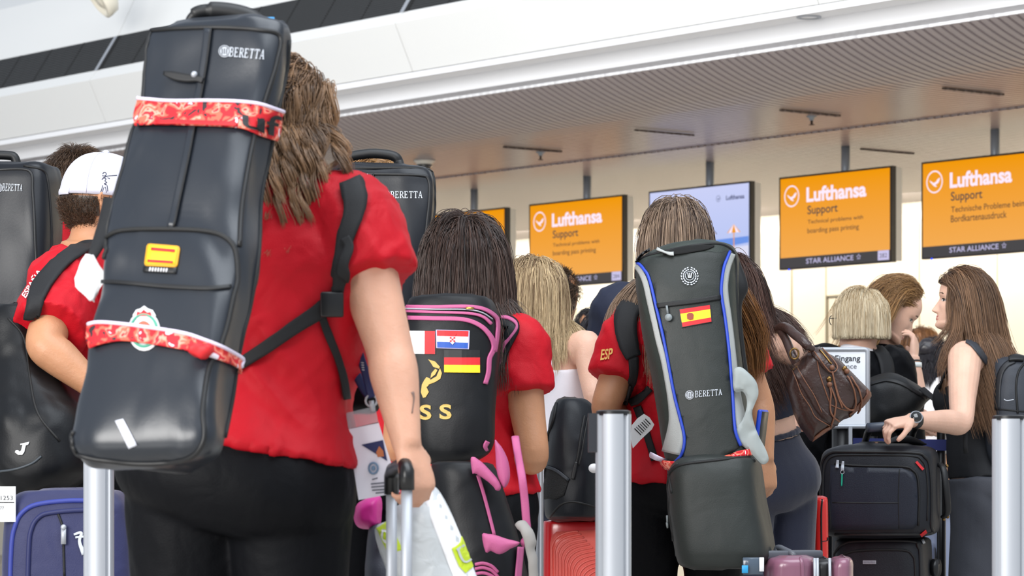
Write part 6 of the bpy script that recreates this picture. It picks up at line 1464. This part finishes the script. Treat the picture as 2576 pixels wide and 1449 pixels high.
put('waist_strap', sw.ribbon([(1636, 975), (1612, 1000), (1590, 1012)], 20, .006, .006, smoothk=3), M_web, T); put('waist_strap', sw.ribbon([(1606, 1020), (1620, 1060), (1634, 1110), (1650, 1160)], 18, .005, .006, smoothk=4), M_web, T)
mb = MB(); sw.text('ESP', [(1516, 880), (1544, 876), (1540, 904), (1512, 908)], .001, .003, mb=mb, bold=.02); put('sleeve_lettering', mb, mat('gold_print', '#e0b060', .5), T_CW.shirt, sm=False)
# things hanging on it
me = pillow([(1846, 934), (1862, 925), (1884, 940), (1902, 962), (1907, 990), (1900, 1015), (1892, 1040), (1898, 1070), (1910, 1098), (1926, 1130), (1933, 1158), (1917, 1168), (1896, 1148), (1876, 1128), (1854, 1112), (1846, 1086), (1866, 1060), (1878, 1030), (1878, 1002), (1868, 984), (1848, 982)], 8.53, .005, rr=8, sub=4, wr=(.005, (15, 15, 11), 8))
single('jacket', 'pale grey jacket tied along the right side of the grey green gun case', 'jacket', me, mat('pale_grey_nylon', '#939a99', .6, bump=[(16, .012, 1)]), sharp=38)
tg = single('baggage_label', 'white baggage label with printed lines left of the grey green gun case', 'tag', flatpoly([(1589, 1070), (1604, 1052), (1620, 1041), (1634, 1050), (1646, 1068), (1640, 1080), (1629, 1090), (1612, 1106), (1592, 1128), (1586, 1100)], 8.84, .003, slope=.0002), M_tagw, sm=False)
stg = Surf(tg); mb = MB()
for k in range(7): stg.ribbon([(1596+k*4.5, 1078-k*4), (1612+k*4, 1094-k*4.4)], 1.6 if k % 2 else 2.4, .0006, .0008, sub=1, mb=mb, across=2)
put('label_print', mb, M_pipe, tg, sm=False)
T = Thing('smartphone', 'smartphone in royal blue case by the right arm of the gun case carrier', 'phone', P(1915, 1130, 8.7))
ax = (Vector((.35, .93, 0)), Vector((.93, -.35, 0)).normalized(), Vector((.12, 0, 1)).normalized())
c = P(1914, 1080, 8.72); put('phone_case', rbox(c, (.036, .006, .052), (ax[0].normalized(), ax[1], ax[2]), .005, 2), mat('royal_blue_rubber', '#1d43c0', .4), T); put('phone_screen', rbox(c+ax[1]*.0045+ax[0]*.002, (.032, .002, .047), (ax[0].normalized(), ax[1], ax[2]), .001, 1), M_black, T)

# ------------------------------------------------------------------ mauve hard suitcase, second red suitcase
M_mv = mat('mauve_gloss_shell', '#83566a', .28, coat=.3)
T = Thing('hard_suitcase', 'mauve hard suitcase at the bottom edge right of the grey green gun case', 'suitcase', P(2030, 1860, 8.5), 'hard shell suitcases')
def shell(l, r, y0, Y, D, e=3.2): return boxloft([(y0, l+26, r-14, None, Y+.02, D*.8), (y0+4, l+12, r-5, None, Y+.008, D*.9), (y0+18, l+3, r, None, Y, D), (y0+60, l, r, None, Y, D), (1700, l, r, None, Y, D), (1820, l+4, r-2, None, Y, D), (1836, l+24, r-14, None, Y+.02, D*.8)], 4, .006, e, 48, 5, None)
sh = put('shell_half', shell(1922, 2056, 1402, 8.42, .30), M_mv, T); s2 = put('shell_half', shell(2086, 2150, 1403, 8.42, .30), M_mv, T); put('zip_band', shell(2040, 2100, 1407, 8.445, .26, 5), M_black, T)
mb = Surf(sh).ribbon([(2014, 1404), (2018, 1430), (2019, 1500)], 7, .004, .0); put('shell_rib', mb, M_mv, T)
mb = MB()
for x in (2049, 2056, 2087): mb.tube([P(x, 1404, 8.43), P(x+1, 1449, 8.42), P(x+1, 1560, 8.42)], .004, 8)
put('zip_binding', mb, M_silver, T)
put('handle_housing', rbox(P(1976, 1396, 8.56), (.035, .10, .012), rot(-55), .006, 2), mat('grey_plastic', '#55585f', .4), T); mb = MB(); mb.tube([V3(a) for a in cr([tuple(P(*p)) for p in ((1952, 1402, 8.56), (1956, 1378, 8.56), (1975, 1384, 8.54), (1994, 1394, 8.52), (1998, 1404, 8.52))], 5)], .008, 10); put('carry_handle', mb, MATS['grey_plastic'], T)
for x in (1935, 2135):
    for dy in (.05, .25): q = P(x, 1850, 8.42+dy); q.z = .03; mb = MB(); mb.tube([q-Vector((.015, 0, 0)), q+Vector((.015, 0, 0))], .03, 14); put('wheel', mb, M_black, T)
T = Thing('address_tag', 'clear address tag with white insert hanging left of the mauve suitcase', 'tag', P(1896, 1440, 8.4)); put('sleeve', rbox(P(1894, 1424, 8.40), (.026, .003, .022), None, .002, 1), mat('smoky_clear_plastic', '#4b5866', .15), T); put('insert', rbox(P(1916, 1420, 8.395), (.006, .002, .018), None, .001, 1), M_tagw, T); put('blue_tab', rbox(P(1874, 1432, 8.39), (.008, .002, .010), rot(0), .001, 1), mat('cyan_tab', '#2f9fd8', .4), T)
T = Thing('hard_suitcase', 'bright red hard suitcase between navy trousers and the black luggage stack', 'suitcase', P(2066, 1850, 10.5), 'hard shell suitcases')
me = boxloft([(1250, 2052, 2082, 2086, 10.42, .40), (1254, 2046, 2086, 2090, 10.41, .42), (1275, 2044, 2088, 2091, 10.40, .44), (1400, 2044, 2089, 2092, 10.40, .44), (1780, 2044, 2089, 2092, 10.40, .44), (1800, 2050, 2084, 2088, 10.42, .40)], 0, .008, 5, 48, 5, None); me.transform(Matrix.Translation(Vector((0, 0, 0)))); o = put('case_shell', me, mat('bright_red_shell', '#d8241f', .3, coat=.3), T)
sf = Surf(o); put('shell_seam', sf.tube([(2068, 1256), (2066, 1300), (2067, 1420), (2067, 1600)], .003, .0), M_pipe, T); put('latch', sf.quad([(2080, 1352), (2084, 1352), (2084, 1359), (2080, 1359)], .002, .001, 1, 1), M_pipe, T); put('shell_seam', sf.tube([(2069, 1362), (2080, 1360), (2089, 1354)], .0015, .0), M_pipe, T)
for dy in (.06, .36): q = P(2066, 1850, 10.4+dy); q.z = .03; mb = MB(); mb.tube([q-Vector((.015, 0, 0)), q+Vector((.015, 0, 0))], .03, 14); put('wheel', mb, M_black, T)
# ------------------------------------------------------------------ brown leather bag
M_le = mat('brown_waxed_leather', '#3b2620', .34, bump=[(120, .0012, 3), (14, .006, 3)], var=.22, varscale=9, spec=.6); M_le2 = mat('tan_leather_edge', '#7d523b', .5); M_br = mat('antique_brass', '#86693f', .3, metal=1)
T = Thing('leather_bag', 'brown leather bag hanging from the arm of the crop top woman', 'bag', P(2080, 1110, 9.95))
bp = lambda L: [(1960+x/4.996, 840+y/4.996) for x, y in L]
me = pillow(bp([(120, 480), (200, 390), (290, 270), (370, 215), (470, 180), (560, 215), (640, 255), (760, 320), (860, 420), (960, 520), (1060, 630), (1140, 720), (1152, 760), (1110, 840), (1030, 930), (900, 1020), (760, 1110), (640, 1190), (520, 1270), (405, 1355), (330, 1270), (240, 1140), (160, 950), (120, 780), (100, 620)]), 9.98, .075, rr=34, sub=3, step=5, wr=(.006, (14, 14, 10), 5, True)); o = put('bag_body', me, M_le, T); sf = Surf(o)
L1 = lambda pts, r, nm, m, off=.001, w=None: put(nm, sf.tube(bp(pts), r, off) if w is None else sf.ribbon(bp(pts), w, .003, off), m, T)
L1([(205, 440), (250, 520), (320, 640), (400, 770), (470, 900), (540, 990), (650, 1080), (740, 1110)], 0, 'side_strap', M_le, .001, 17)
L1([(232, 420), (290, 530), (370, 660), (450, 790), (540, 990)], .0016, 'strap_edge', M_le2, .004); L1([(180, 470), (230, 600), (290, 760), (390, 920), (460, 1050), (640, 1150)], .0016, 'strap_edge', M_le2, .004)
L1([(370, 225), (460, 240), (480, 340), (500, 470), (540, 600), (590, 740), (640, 880)], .0022, 'body_seam', M_le2, .001); L1([(640, 890), (760, 940), (860, 960), (930, 945)], .002, 'body_seam', M_le2, .001)
L1([(450, 215), (520, 290), (600, 390), (670, 450)], 0, 'zip_flap', M_le, .003, 26); L1([(500, 225), (560, 290), (620, 360), (650, 390)], .003, 'zip', M_br, .007)
L1([(390, 215), (450, 250), (520, 340), (590, 430), (640, 480), (690, 480), (725, 440), (700, 380), (620, 290), (530, 200)], .0022, 'flap_edge', M_le2, .006)
for pts in ([(660, 470), (690, 580), (720, 700), (760, 820), (830, 920), (920, 945), (955, 860), (950, 730), (900, 620), (850, 540)], [(625, 650), (650, 760), (640, 900), (650, 1000), (690, 1050), (745, 1085)], [(640, 660), (690, 780), (715, 880), (690, 1010), (640, 1155)], [(890, 550), (950, 630), (1010, 730), (1030, 850), (980, 980)], [(670, 490), (700, 640), (740, 790), (790, 930)], [(955, 880), (920, 960), (880, 1000)]):
    L1(pts, .0028, 'lace', M_le2, .006)
for x, y in ((660, 430), (628, 640), (835, 490)):
    h, nn = sf.hit(*bp([(x, y)])[0]); mb = MB(); mb.ball(h+nn*.008, (.008, .007, .008), n=8); put('lace_knot', mb, M_le2, T)
for x, y in ((628, 570), (815, 450)):
    h, nn = sf.hit(*bp([(x, y)])[0]); mb = MB(); mb.ball(h+nn*.004, (.008, .004, .009), n=8); put('stud', mb, M_br, T)
put('corner_patch', sf.poly(bp([(1090, 700), (1140, 735), (1148, 775), (1110, 835), (1040, 915), (960, 970), (900, 1005), (870, 1010), (960, 920), (1050, 820), (1095, 760)]), .003, .001), mat('rust_leather', '#6b4230', .45), T)
put('base_strip', sf.poly(bp([(660, 1170), (560, 1240), (412, 1345), (440, 1290), (540, 1210), (640, 1150)]), .003, .001), mat('rust_leather_base', '#7a4c34', .45), T)
for x, y in ((192, 455), (230, 425), (890, 1025), (1010, 962)):
    h, nn = sf.hit(*bp([(x, y)])[0]); mb = MB(); mb.ball(h+nn*.003, .0035, n=6); put('rivet', mb, M_br, T)
mb = MB(); mb.tube([V3(a) for a in cr([tuple(P(*p)) for p in ((2044, 878, 9.9), (2034, 872, 9.89), (2018, 856, 9.9), (2000, 842, 9.94), (1984, 828, 9.98), (1970, 822, 10.04), (1955, 830, 10.10))], 6)], [.010]*6+[.0145]*40, 12); put('handle', MB().add([], []) if False else mb, M_le, T)
mb = MB(); mb.tube([V3(a) for a in cr([tuple(P(*p)) for p in ((2003, 912, 9.9), (1994, 896, 9.9), (1986, 876, 9.93), (1976, 852, 9.98), (1966, 836, 10.05))], 6)], .013, 12); put('handle', mb, M_le, T)
mb = MB(); q = P(1998, 890, 9.89); mb.tube([q+Vector((.013*math.cos(a), -.004, .016*math.sin(a))) for a in [i*.4488 for i in range(14)]], .003, 8, closed=True); put('handle_ring', mb, M_br, T)

# ------------------------------------------------------------------ entrance sign on its post
M_sg = mat('sign_panel_white', '#eef2f8', .4); M_txt = mat('sign_text_dark', '#20242c', .6); M_txt2 = mat('sign_text_grey', '#565b66', .6)
T = Thing('entrance_sign', 'small white entrance sign in a rounded aluminium frame behind the leather bag', 'sign', P(2115, 1800, 11.52)); Ys2 = 11.5
x0, x1, ya, yb = 2046, 2187, 875, 1077
put('panel', flatpoly([(x0+8, ya+10), (x1-10, ya+10), (x1-10, yb-10), (x0+8, yb-10)], Ys2+.004, .012), M_sg, T, sm=False)
rr = 9; loop = []
for cx, cy, a0 in ((x1-rr-4, ya+rr+4, -90), (x1-rr-4, yb-rr-4, 0), (x0+rr+4, yb-rr-4, 90), (x0+rr+4, ya+rr+4, 180)):
    for k in range(5): a = math.radians(a0+k*22.5); loop.append(P(cx+rr*math.cos(a), cy+rr*math.sin(a), Ys2+.006))
mb = MB(); mb.tube(loop, .0085, 10, closed=True); put('frame', mb, M_silver, T)
pn = Surf(T.o.children[0]) if T.o.children else None
ob = [c for c in T.o.children if c.name.startswith('panel')][0]; sp_ = Surf(ob); mb = MB(); sp_.text('Eingang', [(2101, 894), (2164, 894), (2164, 913), (2101, 913)], .0006, .001, mb=mb, bold=.012); put('lettering', mb, M_txt, T, sm=False)
mb = MB(); sp_.text('Entrance', [(2088, 915), (2155, 915), (2155, 927), (2088, 927)], .0006, .001, mb=mb); put('lettering', mb, M_txt2, T, sm=False)
q = P(2117, 1080, 11.54); mb = MB(); mb.tube([Vector((q.x, q.y, 0.02)), Vector((q.x, q.y, q.z))], .034, 20); put('post', mb, M_black, T); mb = MB(); mb.lathe((q.x, q.y, 0), [(.17, 0), (.17, .01), (.04, .022)], 32); put('base_plate', mb, M_black, T)
mb = MB(); mb.box(P(2139, 1105, 11.49), (.006, .01, .045)); put('belt_slot', mb, M_silver, T, sm=False)
# blue queue belts between slim dark posts further back
M_belt = mat('blue_queue_belt', '#27306e', .6)
T = Thing('queue_belt', 'dark blue queue belt stretched behind the luggage stack', 'belt', P(2250, 1800, 11.72))
put('belt', flatpoly([(2146, 1102), (2388, 1106), (2388, 1134), (2146, 1128)], 11.72, .003), M_belt, T, sm=False)
q = P(2368, 1076, 11.74); mb = MB(); mb.tube([Vector((q.x, q.y, .02)), Vector((q.x, q.y, q.z))], .016, 14); put('post', mb, M_black, T); mb = MB(); mb.lathe((q.x, q.y, 0), [(.09, 0), (.09, .01), (.03, .02)], 28); put('base_plate', mb, M_black, T)
q = P(2196, 1098, 11.74); mb = MB(); mb.tube([Vector((q.x, q.y, .02)), Vector((q.x, q.y, q.z))], .016, 14); put('post', mb, M_black, T)
mb = MB(); mb.box(P(2282, 935, 14.2), (.055, .006, .05)); nb = single('notice_board', 'white notice with faint red lines behind the raised forearm', 'notice', mb, M_sg, sm=False); nb.location.z = 0 if False else nb.location.z
sn = Surf(nb); mb = MB()
for y in (922, 929, 938): sn.quad([(2256, y), (2298, y), (2298, y+1.5), (2256, y+1.5)], .0008, .001, 2, 1, mb=mb)
put('notice_print', mb, mat('pale_red_print', '#d99a96', .6), nb, sm=False)
q = P(2282, 950, 14.22); mb = MB(); mb.tube([Vector((q.x, q.y, .0)), Vector((q.x, q.y, q.z))], .012, 12); put('stand', mb, M_black, nb)

# ------------------------------------------------------------------ luggage trolley with two black suitcases
M_lg = mat('black_ballistic_nylon', '#11141c', .5, bump=[(420, .0006, 1), (7, .006, 1)], spec=.4); M_lg2 = mat('midnight_nylon_panel', '#151a28', .5, bump=[(420, .0006, 1)], spec=.4)
T = Thing('luggage_trolley', 'airport luggage trolley with dark push bar under the black suitcases', 'trolley', P(2230, 1860, 11.200))
mb = MB(); mb.tube([P(2184, 1076, 10.880), P(2312, 1066, 10.980)], .016, 14); put('push_bar', mb, mat('dark_blue_grey_grip', '#3a4250', .35), T)
for x, Y in ((2190, 11.250), (2308, 11.320)):
    mb = MB(); tp = P(x, 1076 if x < 2200 else 1066, 10.900+(.02 if x < 2200 else .08)); mb.tube([tp, tp+Vector((0, .10, -.02)), Vector((tp.x, Y+.12, .9)), Vector((tp.x, Y+.12, .2))], .012, 12); put('upright', mb, M_black, T)
q = P(2230, 1700, 11.150); put('platform', rbox(Vector((q.x, 11.120, .20)), (.27, .26, .018), None, .01, 2), M_silver, T)
for sx in (-.22, .22):
    for sy in (-.2, .2): mb = MB(); w = Vector((q.x+sx, 11.120+sy, .08)); mb.tube([w-Vector((.02, 0, 0)), w+Vector((.02, 0, 0))], .08, 20); put('wheel', mb, M_black, T); mb = MB(); mb.tube([w+Vector((0, 0, .06)), w+Vector((0, 0, .12))], .014, 8); put('fork', mb, M_silver, T)
yb0 = HY-(.222-HC)*F/10.95
st = [(1352, 2126, 2296, 2340, 10.980), (1357, 2102, 2316, 2360, 10.970), (1376, 2092, 2322, 2370, 10.960), (1450, 2091, 2324, 2374, 10.955), (yb0-30, 2091, 2324, 2374, 10.955), (yb0-8, 2098, 2318, 2366, 10.960), (yb0, 2120, 2300, 2345, 10.970)]
T2 = Thing('suitcase', 'lower black soft suitcase of the stack, with small metal name plate', 'suitcase', P(2220, yb0, 11.100), 'soft suitcases')
me = boxloft([s+(.30,) for s in st], 14, .010, 6, 64, 6, (.003, (8, 8, 8), 41)); o = put('case_body', me, M_lg, T2); sf = Surf(o)
put('piping', sf.tube([(2098, 1600), (2097, 1420), (2104, 1385), (2124, 1368), (2160, 1362), (2290, 1362), (2308, 1375), (2314, 1410), (2316, 1600)], .005, .001), M_pipe, T2); put('pocket_zip', sf.tube([(2104, 1600), (2104, 1440), (2112, 1405), (2134, 1390), (2180, 1384), (2270, 1384), (2294, 1396), (2302, 1430), (2304, 1600)], .004, .001), M_zip, T2)
np_ = put('name_plate', sf.quad([(2171, 1410), (2204, 1410), (2204, 1419), (2171, 1419)], .002, .001, 3, 1), M_silver, T2, sm=False); mb = MB()
for i in range(9): sf.ribbon([(2174+i*3.2, 1412), (2174.6+i*3.2, 1417)], 1.3, .0006, .0034, sub=1, mb=mb, across=2)
put('plate_marks', mb, M_txt2, np_, sm=False); put('zip_pull', sf.ribbon([(2318, 1360), (2322, 1368)], 5, .003, .003, sub=2), M_silver, T2)
mb = MB(); q = P(2346, 1428, 11.060); mb.tube([q-Vector((.0, .0, 0)), q+Vector((.02, -.01, 0))], .03, 18); put('wheel_cap', mb, M_black, T2)
st = [(1118, 2140, 2290, 2330, 10.940), (1123, 2100, 2326, 2362, 10.930), (1136, 2068, 2344, 2384, 10.920), (1166, 2058, 2350, 2394, 10.915), (1230, 2057, 2352, 2398, 10.910), (1320, 2059, 2350, 2396, 10.910), (1343, 2068, 2340, 2380, 10.920), (1351, 2096, 2316, 2350, 10.930)]
T2 = Thing('suitcase', 'upper black soft suitcase of the stack, red corner tabs and green zip tag', 'suitcase', P(2220, 1351, 11.100), 'soft suitcases')
me = boxloft([s+(.32,) for s in st], 12, .010, 5.5, 64, 6, (.003, (8, 8, 8), 43)); o = put('case_body', me, M_lg, T2); sf = Surf(o)
put('piping', sf.tube([(2066, 1320), (2066, 1200), (2070, 1160), (2090, 1140), (2130, 1137), (2296, 1139), (2326, 1150), (2338, 1172), (2343, 1240), (2341, 1320), (2326, 1342), (2100, 1344)], .0055, .001, closed=False), M_pipe, T2)
put('zip', sf.tube([(2072, 1300), (2072, 1200), (2078, 1166), (2096, 1148), (2140, 1145), (2290, 1147), (2318, 1158), (2329, 1180), (2334, 1240), (2332, 1310)], .003, .001), M_zip, T2)
put('pocket_panel', sf.poly([(2092, 1170), (2140, 1176), (2268, 1178), (2294, 1188), (2304, 1204), (2308, 1250), (2306, 1318), (2296, 1330), (2092, 1332), (2088, 1250)], .006, .001, step=14), M_lg2, T2); sf = Surf(o, *[c for c in T2.o.children if c.name.startswith('pocket')])
put('pocket_zip', sf.tube([(2100, 1166), (2160, 1172), (2272, 1174), (2297, 1184), (2308, 1200), (2312, 1250), (2310, 1322)], .004, .001), M_zip, T2); put('seam', sf.tube([(2263, 1180), (2260, 1250), (2262, 1330)], .0018, .0), M_zip, T2); put('seam', sf.tube([(2094, 1264), (2180, 1265), (2262, 1265)], .0018, .0), M_zip, T2)
for a, b in (((2304, 1162), (2321, 1182)), ((2329, 1335), (2316, 1345))): put('corner_tab', sf.ribbon([a, b], 6, .003, .003, sub=3), M_red2, T2, sm=False, label='red corner tab')
for x, y0, y1 in ((2108, 1158, 1178), (2121, 1161, 1184)): put('zip_pull', sf.ribbon([(x+1, y0), (x, (y0+y1)/2), (x-1, y1)], [5, 7, 8], .004, .004), M_silver, T2, label='silver zip pull')
h, nn = sf.hit(2120, 1188); mb = MB(); mb.tube([h+nn*.006+Vector((.006*math.cos(a), 0, .006*math.sin(a))) for a in [i*.6283 for i in range(10)]], .0012, 6, closed=True); kr = put('key_ring', mb, M_silver, T2); put('green_tag', sf.ribbon([(2119.5, 1193), (2119, 1208), (2118.5, 1223)], [3, 3.4, 2.6], .004, .004), mat('jade_green_tag', '#149a7c', .4), kr, label='narrow jade green tag')
mb = MB(); mb.tube([V3(a) for a in cr([tuple(P(*p)) for p in ((2150, 1128, 11.000), (2165, 1120, 10.980), (2190, 1118, 10.970), (2215, 1117, 10.970), (2235, 1122, 10.980), (2262, 1129, 11.000))], 6)], [.008]*6+[.013]*18+[.008]*8, 12, flat=.7); hh = put('top_handle', mb, M_lg, T2); mb = MB(); mb.tube([P(2204, 1112, 10.968), P(2204, 1124, 10.968)], .0125, 10); put('handle_cord', mb, M_le2, hh)
mb = MB(); mb.tube([V3(a) for a in cr([tuple(P(*p)) for p in ((2364, 1168, 10.980), (2374, 1182, 10.950), (2380, 1230, 10.940), (2384, 1285, 10.960), (2374, 1300, 11.000))], 6)], .012, 10, flat=.6); put('side_handle', mb, M_pipe, T2)
for x, y in ((2368, 1172), (2374, 1306), (2384, 1300), (2382, 1172)): 
    mb = MB(); mb.ball(P(x, y, 11.000), .006, n=6); put('rivet', mb, M_br, T2)
me = pillow([(2226, 1119), (2236, 1106), (2256, 1097), (2280, 1095), (2304, 1102), (2322, 1112), (2330, 1119), (2300, 1123), (2250, 1123)], 11.060, .08, rr=14); single('sun_hat', 'dark folded hat lying on top of the black suitcase stack', 'hat', me, mat('black_felt', '#0d0f15', .85))

# ------------------------------------------------------------------ bags of the women at the right
M_sb = mat('charcoal_nylon_bag', '#17191c', .55, bump=[(300, .0005, 1), (9, .008, 1)], spec=.4)
T = Thing('sling_bag', 'wide charcoal sling bag on the back of the woman with the blonde bob', 'bag', P(2250, 1064, 11.72))
me = pillow([(2172, 962), (2196, 949), (2236, 940), (2270, 945), (2300, 960), (2330, 984), (2342, 999), (2330, 1013), (2312, 1034), (2284, 1052), (2240, 1068), (2188, 1072), (2170, 1040), (2165, 1000)], 11.78, .09, rr=40, wr=(.008, (9, 9, 9), 3)); o = put('bag_body', me, M_sb, T); sf = Surf(o)
put('flap_edge', sf.ribbon([(2190, 966), (2230, 956), (2270, 966), (2300, 984), (2330, 1002)], 9, .004, .001), M_pipe, T)
mb = MB(); mb.tube([P(2318, 978, 11.72), P(2346, 1000, 11.68), P(2376, 1024, 11.66)], [.016, .013, .012], 8, flat=.3); put('strap_end', mb, M_web, T); put('strap_tip', rbox(P(2374, 1023, 11.66), (.010, .006, .016), rot(0), .002, 1), M_black, T)
sb = Surf(T_BB.shirt); put('shoulder_strap', sb.ribbon([(2205, 876), (2220, 898), (2228, 925), (2230, 950)], [24, 30, 32, 30], .008, .003, smoothk=3), M_web, T)
M_gy = mat('grey_nylon_pack', '#30343c', .55, bump=[(300, .0005, 1), (10, .008, 1)], spec=.4)
st = [(900, 2496, 2600, None, 11.36, .20), (906, 2486, 2620, None, 11.34, .26), (930, 2480, 2634, None, 11.32, .30), (1000, 2478, 2642, None, 11.3, .32), (1080, 2480, 2644, None, 11.3, .33), (1140, 2484, 2640, None, 11.3, .33), (1180, 2496, 2620, None, 11.33, .3), (1190, 2530, 2590, None, 11.36, .2)]
T = Thing('backpack', 'dark grey backpack on the woman in profile at the right edge', 'backpack', P(2560, 1190, 11.45), 'backpacks'); me = boxloft(st, 0, .03, 3.2, 56, 6, (.008, (9, 9, 7), 51)); o = put('pack_body', me, M_gy, T); sf = Surf(o)
put('zip_cover', sf.ribbon([(2552, 908), (2530, 920), (2516, 945), (2511, 990), (2510, 1030)], 13, .004, .001), mat('black_zip_cover', '#191b20', .5), T); put('zip', sf.tube([(2576, 915), (2562, 935), (2556, 970), (2558, 1010), (2560, 1040)], .004, .001), M_zip, T)
put('seam', sf.tube([(2482, 1032), (2520, 1030), (2560, 1034), (2600, 1036)], .003, .001), M_zip, T); mb = sf.ribbon([(2538, 908), (2556, 905), (2574, 908)], [8, 12, 8], .01, .004); put('haul_loop', mb, M_pipe, T)
mb = MB(); sf.ribbon([(2526, 1004), (2532, 1008), (2540, 1007), (2550, 1005)], 2, .0008, .001, sub=3, mb=mb); put('small_emblem', mb, M_print, T, sm=False)
sr = Surf(T_RG.tank, T_RG.body)
put('shoulder_strap', sr.ribbon([(2432, 858), (2445, 866), (2462, 886), (2478, 910), (2488, 922)], [14, 14, 14, 12, 10], .004, .003, smoothk=4), M_gy, T)
mb = MB(); mb.tube([P(2428, 1084, 11.16), P(2428, 1120, 11.15), P(2430, 1140, 11.16)], .008, 8, flat=.3); put('strap_end', mb, M_web, T)
